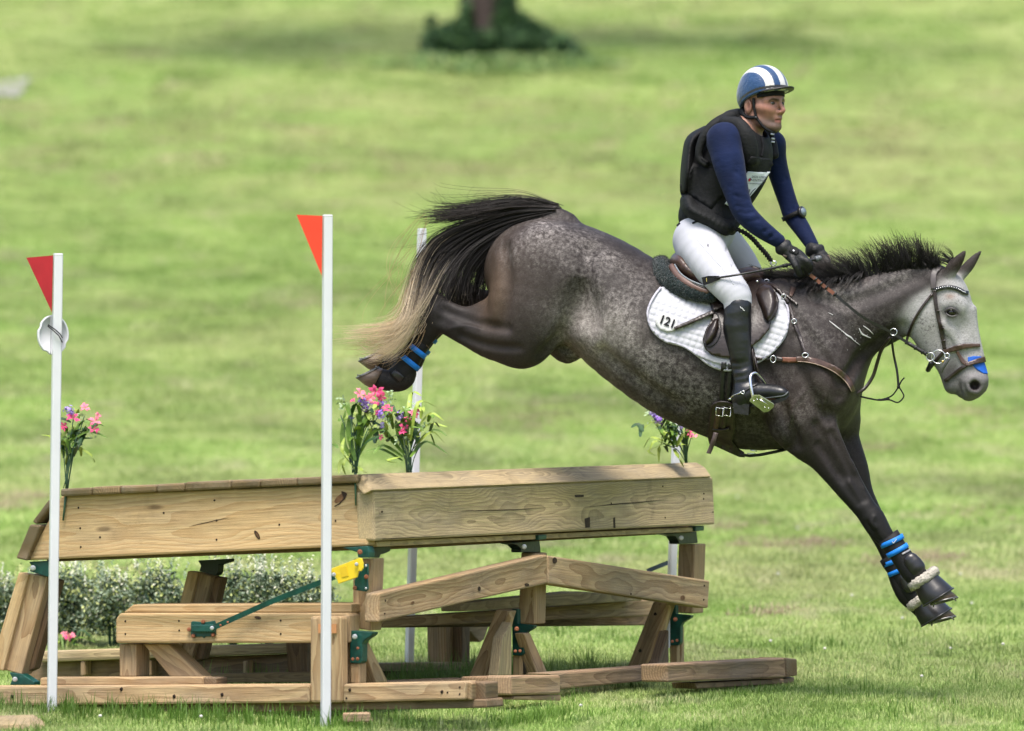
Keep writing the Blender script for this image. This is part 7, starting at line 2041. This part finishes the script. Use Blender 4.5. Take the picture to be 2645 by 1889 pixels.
def fan(cx, y, x0, x1, n, g, foot):
    return [(x0 + (x1 - x0) * (i + .5) / n + g.normal(0, 4), y + g.normal(0, 16)) for i in range(n)]
gg = np.random.default_rng(4)
def wild(g, cx, cy, rx, ry, n, w=.010, tones=(0, 0, 2, 1)):
    out = []
    for _ in range(n):
        x, y = cx + g.normal(0, rx), cy + g.normal(0, ry); dx = g.normal(0, 26); dy = -abs(g.normal(22, 12))
        out.append((x, y, x + dx * .5, y + dy, x + dx * 1.2, y + dy * .5, w * (.7 + .6 * g.random()), tones[g.integers(0, len(tones))]))
    return out
bunch("bunch of pink and purple flowers beside the left flag pole", (172, 1262), dL(172, .0), fan(0, 1120, 156, 225, 11, gg, 0) + [(190, 1080), (218, 1075)],
      [(176, 1060, 16, 3), (186, 1066, 9, 2), (220, 1055, 15, 1), (188, 1082, 19, 0), (245, 1090, 17, 1), (240, 1110, 17, 0), (163, 1102, 13, 0), (226, 1086, 8, 0), (250, 1075, 11, 1)],
      [(168, 1150, 130, 1128, 104, 1124, .009, 1), (180, 1140, 230, 1115, 280, 1132, .010, 0), (195, 1150, 235, 1175, 245, 1196, .007, 1), (165, 1180, 160, 1130, 178, 1106, .012, 1), (185, 1130, 205, 1105, 225, 1125, .012, 0), (200, 1160, 215, 1120, 222, 1100, .011, 2), (175, 1160, 168, 1145, 160, 1150, .012, 1), (170, 1200, 176, 1170, 192, 1172, .010, 1), (185, 1190, 182, 1160, 164, 1140, .010, 2), (190, 1180, 200, 1150, 212, 1130, .011, 2)] + wild(gg, 188, 1135, 20, 26, 26, .0095),
      [(205, 1075, 10, 8), (240, 1120, 6, 8)], 31, (163, 1345))
bunch("pink and purple flower bunch standing on the jump's near corner", (918, 1222), 28.62, fan(0, 1080, 880, 975, 12, gg, 0),
      [(930, 1020, 17, 1), (972, 1012, 20, 0), (958, 1028, 16, 1), (985, 1026, 13, 0), (938, 1036, 16, 2), (944, 1052, 14, 2), (970, 1044, 14, 0), (988, 1042, 12, 2), (955, 1040, 10, 3), (912, 1036, 9, 0), (998, 1055, 13, 0), (984, 1070, 14, 2), (975, 1066, 10, 0), (908, 1078, 9, 2), (985, 1098, 12, 3)],
      [(915, 1190, 885, 1140, 892, 1060, .012, 0), (918, 1190, 900, 1110, 915, 1045, .013, 0), (920, 1185, 930, 1110, 925, 1065, .014, 0), (922, 1185, 960, 1120, 1000, 1105, .012, 0), (915, 1210, 885, 1165, 890, 1130, .009, 1), (910, 1180, 880, 1190, 875, 1225, .008, 1), (905, 1170, 886, 1200, 893, 1228, .008, 1), (925, 1205, 935, 1215, 950, 1222, .008, 1), (920, 1170, 950, 1140, 985, 1125, .011, 2), (922, 1160, 940, 1090, 965, 1060, .013, 0)] + wild(gg, 930, 1100, 26, 34, 34, .010),
      [(885, 1035, 14, 9), (882, 1052, 10, 6), (1003, 1024, 12, 8), (1000, 1080, 10, 10)], 32, (919, 1306))
bunch("wide flower bunch with arching grass leaves in front of the rear pole", (1056, 1222), 29.2, fan(0, 1130, 1020, 1090, 14, gg, 0),
      [(1036, 1072, 17, 2), (1032, 1078, 12, 3), (1068, 1070, 15, 1), (1052, 1084, 10, 0), (1076, 1064, 12, 0), (1042, 1105, 13, 0), (1040, 1118, 12, 0), (1010, 1062, 13, 0), (1002, 1070, 11, 2), (982, 1130, 9, 0)],
      [(1050, 1150, 1060, 1020, 1090, 1024, .010, 1), (1060, 1140, 1080, 1040, 1128, 1052, .009, 1), (1070, 1120, 1110, 1068, 1148, 1088, .010, 1), (1070, 1130, 1110, 1095, 1158, 1104, .008, 1), (1070, 1150, 1120, 1110, 1156, 1128, .008, 0), (1068, 1160, 1115, 1115, 1152, 1150, .009, 1), (1062, 1180, 1100, 1140, 1158, 1174, .009, 0), (1060, 1180, 1085, 1150, 1105, 1138, .009, 0), (1045, 1175, 1000, 1120, 990, 1090, .011, 0), (1040, 1180, 990, 1150, 965, 1172, .010, 0), (1040, 1190, 985, 1160, 945, 1166, .009, 0), (1035, 1180, 1000, 1190, 1026, 1196, .008, 1), (1045, 1170, 1030, 1120, 1022, 1085, .012, 0), (1052, 1150, 1048, 1090, 1040, 1050, .011, 0), (1060, 1150, 1075, 1110, 1070, 1085, .012, 2), (1066, 1160, 1078, 1130, 1074, 1115, .012, 2)] + wild(gg, 1045, 1105, 30, 26, 40, .0095),
      [(1006, 1022, 10, 9), (1056, 1058, 14, 8), (1090, 1100, 12, 9), (1046, 1136, 12, 7), (1030, 1140, 8, 6)], 33)
bunch("flower bunch half hidden under the horse's belly on the jump's far end", (1772, 1196), 31.2, fan(0, 1110, 1720, 1790, 14, gg, 0),
      [(1702, 1085, 17, 2), (1692, 1075, 14, 2), (1686, 1066, 11, 3), (1781, 1122, 12, 0), (1794, 1128, 11, 1), (1778, 1112, 8, 1), (1760, 1105, 9, 3)],
      [(1720, 1140, 1690, 1090, 1660, 1110, .010, 1), (1715, 1140, 1680, 1130, 1662, 1160, .009, 1), (1730, 1150, 1690, 1140, 1676, 1170, .009, 1), (1705, 1150, 1675, 1165, 1698, 1180, .008, 1), (1735, 1150, 1705, 1150, 1702, 1196, .009, 1), (1740, 1160, 1752, 1180, 1766, 1208, .010, 1), (1740, 1150, 1715, 1120, 1700, 1098, .013, 0), (1745, 1150, 1735, 1110, 1720, 1082, .013, 0), (1750, 1160, 1720, 1150, 1726, 1170, .012, 2), (1770, 1150, 1775, 1120, 1772, 1105, .011, 0)] + wild(gg, 1732, 1125, 24, 20, 26, .010),
      [(1670, 1062, 10, 6), (1680, 1075, 8, 6), (1740, 1098, 10, 6), (1690, 1095, 6, 6)], 34)

# --- artificial box shrubs in a row behind the bench
def leafy(name, c, rx, rz, n, seed, mats, parent, ry=None, ls=.012, shade=None, kind=None):
    g = np.random.default_rng(seed); bk = [MB() for _ in mats]
    nb = 26; cl = []
    for _ in range(nb):
        v = g.normal(0, 1, 3); v /= np.linalg.norm(v); rr_ = .55 + .5 * g.random(); cl.append((c[0] + v[0] * rx * rr_, c[1] + v[1] * (ry or rx) * rr_, c[2] + v[2] * rz * rr_))
    for i in range(n):
        q = cl[g.integers(0, nb)]; p = np.array(q) + g.normal(0, 1, 3) * np.array([rx, ry or rx, rz]) * .22
        v = g.normal(0, 1, 3); v /= np.linalg.norm(v); w = np.cross(v, g.normal(0, 1, 3)); w /= np.linalg.norm(w) + 1e-9
        a = v * ls * (.7 + .6 * g.random()); b = w * ls * .55
        k = g.choice(len(mats), p=[.26, .50, .17, .07][:len(mats)] if len(mats) == 4 else None)
        bk[k].add([p - a, p + b, p + a, p - b], [(0, 1, 2, 3)])
    return [m.build(name, mt, parent, False, **({"kind": kind} if kind else {})) for m, mt in zip(bk, mats) if m.v]
SM = [mat("box_leaf_dark", (.035, .065, .030), .5, .4), mat("box_leaf_grey", (.20, .26, .17), .55, .4), mat("box_leaf_yellow", (.38, .42, .15), .55, .4), mat("box_leaf_pale", (.52, .53, .40), .6, .3)]
M_twig = mat("shrub_stem", (.014, .045, .030), .6, .3)
where = ["leftmost, cut by the picture edge", "behind the slanting left leg", "right of the left flag pole", "third along, taller than its neighbours", "left of the middle leg", "just right of the middle leg", "above the green prop arm", "last in the row, by the orange flag pole"]
for i, (x, ytop, ybot) in enumerate(((10, 1505, 1705), (112, 1490, 1690), (192, 1476, 1688), (292, 1496, 1690), (400, 1472, 1690), (605, 1466, 1690), (690, 1476, 1690), (778, 1486, 1690))):
    d = dL(x, -3.55); s_ = d / FPX
    base = P(x, ybot, d)
    o = empty("artificial_shrub", base, label="small variegated artificial shrub behind the bench, " + where[i], cat="shrub", group="artificial shrubs in a row behind the jump")
    rz = (ybot - 52 - ytop) / 2 * s_; cc = P(x, (ytop + ybot - 52) / 2, d)
    leafy("leaves", cc, 66 * s_, rz * .86, 5200, 200 + i, SM, o, ry=.10, ls=.0105)
    m = MB(); g = np.random.default_rng(300 + i)
    for mt in (SM[1], SM[2], SM[3]):
        sp_ = MB()
        for _ in range(7):
            bx, bz = g.normal(0, 40 * s_), rz * (.75 + .3 * g.random()); ln = .05 + .05 * g.random(); dx = g.normal(0, .012)
            for t in np.linspace(0, 1, 12):
                p = Vector((cc.x + bx + dx * t + g.normal(0, .004), cc.y + g.normal(0, .05), cc.z + bz + ln * t)); v = Vector(g.normal(0, 1, 3)).normalized() * .0085; w = v.orthogonal().normalized() * .0045
                sp_.add([p - v, p + w, p + v, p - w], [(0, 1, 2, 3)])
        sp_.build("sprigs", mt, o, False, kind="stuff")
    for _ in range(9):
        m.tube([base + Vector((g.normal(0, .012), g.normal(0, .01), -.03)), base + Vector((g.normal(0, .02), g.normal(0, .02), .14)), cc + Vector((g.normal(0, .06), g.normal(0, .04), min(.1, g.normal(.0, .06))))], .004, 5)
    m.build("stems", M_twig, o)
# pink flowers low behind the shrubs
d = dL(170, -3.4)
bunch("pink flowers low between the shrub stems at the left", (172, 1692), d, [(165, 1650), (176, 1645), (186, 1650)], [(166, 1640, 10, 1), (178, 1646, 10, 0), (188, 1642, 9, 1), (172, 1648, 7, 0)], wild(np.random.default_rng(8), 172, 1672, 12, 8, 12, .008), [], 41)

# --- loose timber
d = dL(800, .42)
b = solid("timber_block", [P(x, y, d) for x, y in kk("J2", [(78, 1478), (300, 1472), (330, 1548), (85, 1552)])], Vector((0, .12, 0)), W_red, parent=None, label="short red brown timber block lying under the rail by the orange flagged pole", cat="timber block")
b = solid("timber_block", [P(-40, 1872, 27.9), P(66, 1869, 27.9), P(98, 1892, 27.9), P(98, 1925, 27.9), P(-40, 1925, 27.9)], Vector((0, .5, .02)), W_grey, parent=None, label="grey timber end at the bottom left corner of the picture", cat="timber block")

# --- far tree: trunk with ivy and a skirt of undergrowth; shadowy crown above the frame
td = 96.0
tx = (1262 - CX) / FPX * td; tz = gz(tx, td)
tree = empty("tree", (tx, td, tz), label="big tree trunk with a skirt of ivy on the blurred slope behind", cat="tree")
m = MB(); rings = []
g = np.random.default_rng(5)
for z, r in ((-.3, .58), (.2, .47), (.5, .42), (1.4, .39), (2.4, .37), (4.0, .34), (6.5, .30), (9, .22), (12, .10)):
    rings.append([Vector((tx + r * math.cos(t) * (1 + .06 * math.sin(3 * t)), td + r * math.sin(t), tz + z)) for t in np.linspace(0, 2 * math.pi, 18, endpoint=False)])
m.loft(rings); m.build("trunk", mat("bark", (.075, .055, .048), .9, .2, noise=(5, .4, (1, 1, .3)), bump=(14, .8, (1, 1, .2))), tree)
m = MB()
for k in range(7):
    a = k * .9 + .3; z0 = 4.5 + k * .8
    m.tube([Vector((tx, td, tz + z0)), Vector((tx + 1.6 * math.cos(a), td + 1.6 * math.sin(a), tz + z0 + 1.2)), Vector((tx + 3.4 * math.cos(a), td + 3.4 * math.sin(a), tz + z0 + 2.0))], [.14, .09, .04], 8)
m.build("limbs", mat("limb_bark", (.07, .05, .045), .9, .2), tree)
IVY = [mat("ivy_dark", (.030, .066, .026), .6, .3), mat("ivy_mid", (.055, .115, .045), .6, .3), mat("ivy_light", (.10, .19, .065), .6, .3)]
def leaf_cloud(name, blobs, n, ls, seed, mats, parent, kind="stuff"):
    g = np.random.default_rng(seed); bk = [MB() for _ in mats]
    wts = np.array([b[3] * b[4] * b[5] for b in blobs]) ** .6; wts /= wts.sum()
    for _ in range(n):
        b = blobs[g.choice(len(blobs), p=wts)]; v = g.normal(0, 1, 3); v /= np.linalg.norm(v); r = g.random() ** .45
        p = np.array(b[:3]) + v * np.array(b[3:6]) * r
        a = g.normal(0, 1, 3); a /= np.linalg.norm(a); w = np.cross(a, g.normal(0, 1, 3)); w /= np.linalg.norm(w) + 1e-9
        k = g.integers(0, len(mats)); L = ls * (.6 + .8 * g.random())
        bk[k].add([p - a * L, p + w * L * .6, p + a * L, p - w * L * .6], [(0, 1, 2, 3)])
    return [m.build(name, mt, parent, False, kind=kind) for m, mt in zip(bk, mats) if m.v]
bl = [(tx - .55, td - .3, tz + .16, .42, .4, .26), (tx - .72, td - .2, tz + .20, .22, .3, .20), (tx - .50, td - .3, tz + .34, .2, .25, .14), (tx - .80, td - .2, tz + .46, .06, .1, .10), (tx + .05, td - .5, tz + .12, .6, .25, .24), (tx + .5, td - .4, tz + .18, .40, .4, .22), (tx + .55, td - .3, tz + .36, .18, .3, .14), (tx + .9, td - .3, tz + .12, .36, .4, .18), (tx + .22, td - .42, tz + .5, .2, .1, .4), (tx + .28, td - .38, tz + 1.2, .14, .12, .6), (tx - .3, td - .38, tz + .5, .09, .1, .3), (tx + 1.1, td - .3, tz + .03, .3, .4, .07), (tx - .36, td - .3, tz + .34, .22, .3, .22), (tx + .42, td - .3, tz + .42, .2, .3, .2), (tx + .75, td - .3, tz + .28, .2, .3, .14)]
leaf_cloud("ivy", bl, 9000, .05, 9, IVY, tree)
leaf_cloud("undergrowth", [(tx + x, td - y, gz(tx + x, td - y) + .02, r, .7, h) for x, y, r, h in ((-.8, .6, .4, .10), (-.3, .9, .5, .10), (.3, .9, .6, .12), (.8, .7, .5, .10), (1.2, .6, .4, .06), (-.5, 1.8, .6, .05), (.2, 2.0, .8, .06), (.9, 1.6, .7, .05), (1.5, 1.2, .5, .04), (-1.2, 1.2, .5, .04))], 7000, .04, 19, [IVY[2], mat("weed_leaf_dark", (.16, .25, .08), .6, .3), mat("weed_leaf", (.24, .36, .10), .6, .3), mat("weed_leaf_dry", (.33, .40, .16), .6, .3)], tree)
crown = []
for _ in range(46):
    v = g.normal(0, 1, 3); v /= np.linalg.norm(v); rr_ = .5 + .5 * g.random()
    crown.append((tx + v[0] * 7.5 * rr_, td - 1.5 + v[1] * 2.6 * rr_, tz + 7.0 + v[2] * 2.4 * rr_, 1.3, 1.1, .9))
leaf_cloud("crown", crown, 1900, .22, 10, IVY, tree)
# a pale worn patch and stone kerb of a track far left
def patch(name, x0, x1, y0, y1, m_, lift=.03):
    vs = []; fs = []; n = 14
    for i in range(n + 1):
        x = x0 + (x1 - x0) * i / n
        for y in (y0 + .5 * math.sin(i * 1.7), y1 + .5 * math.sin(i * 2.3 + 1)): vs.append((x, y, gz(x, y) + lift))
    for i in range(n): fs.append((2 * i, 2 * i + 2, 2 * i + 3, 2 * i + 1))
    return mesh_obj(name, vs, fs, m_, None, kind="structure")
patch("gravel_path", -14, -6.5, 91.2, 92.8, mat("pale_gravel", (.26, .25, .24), .9, .2, noise=(6, .2)))
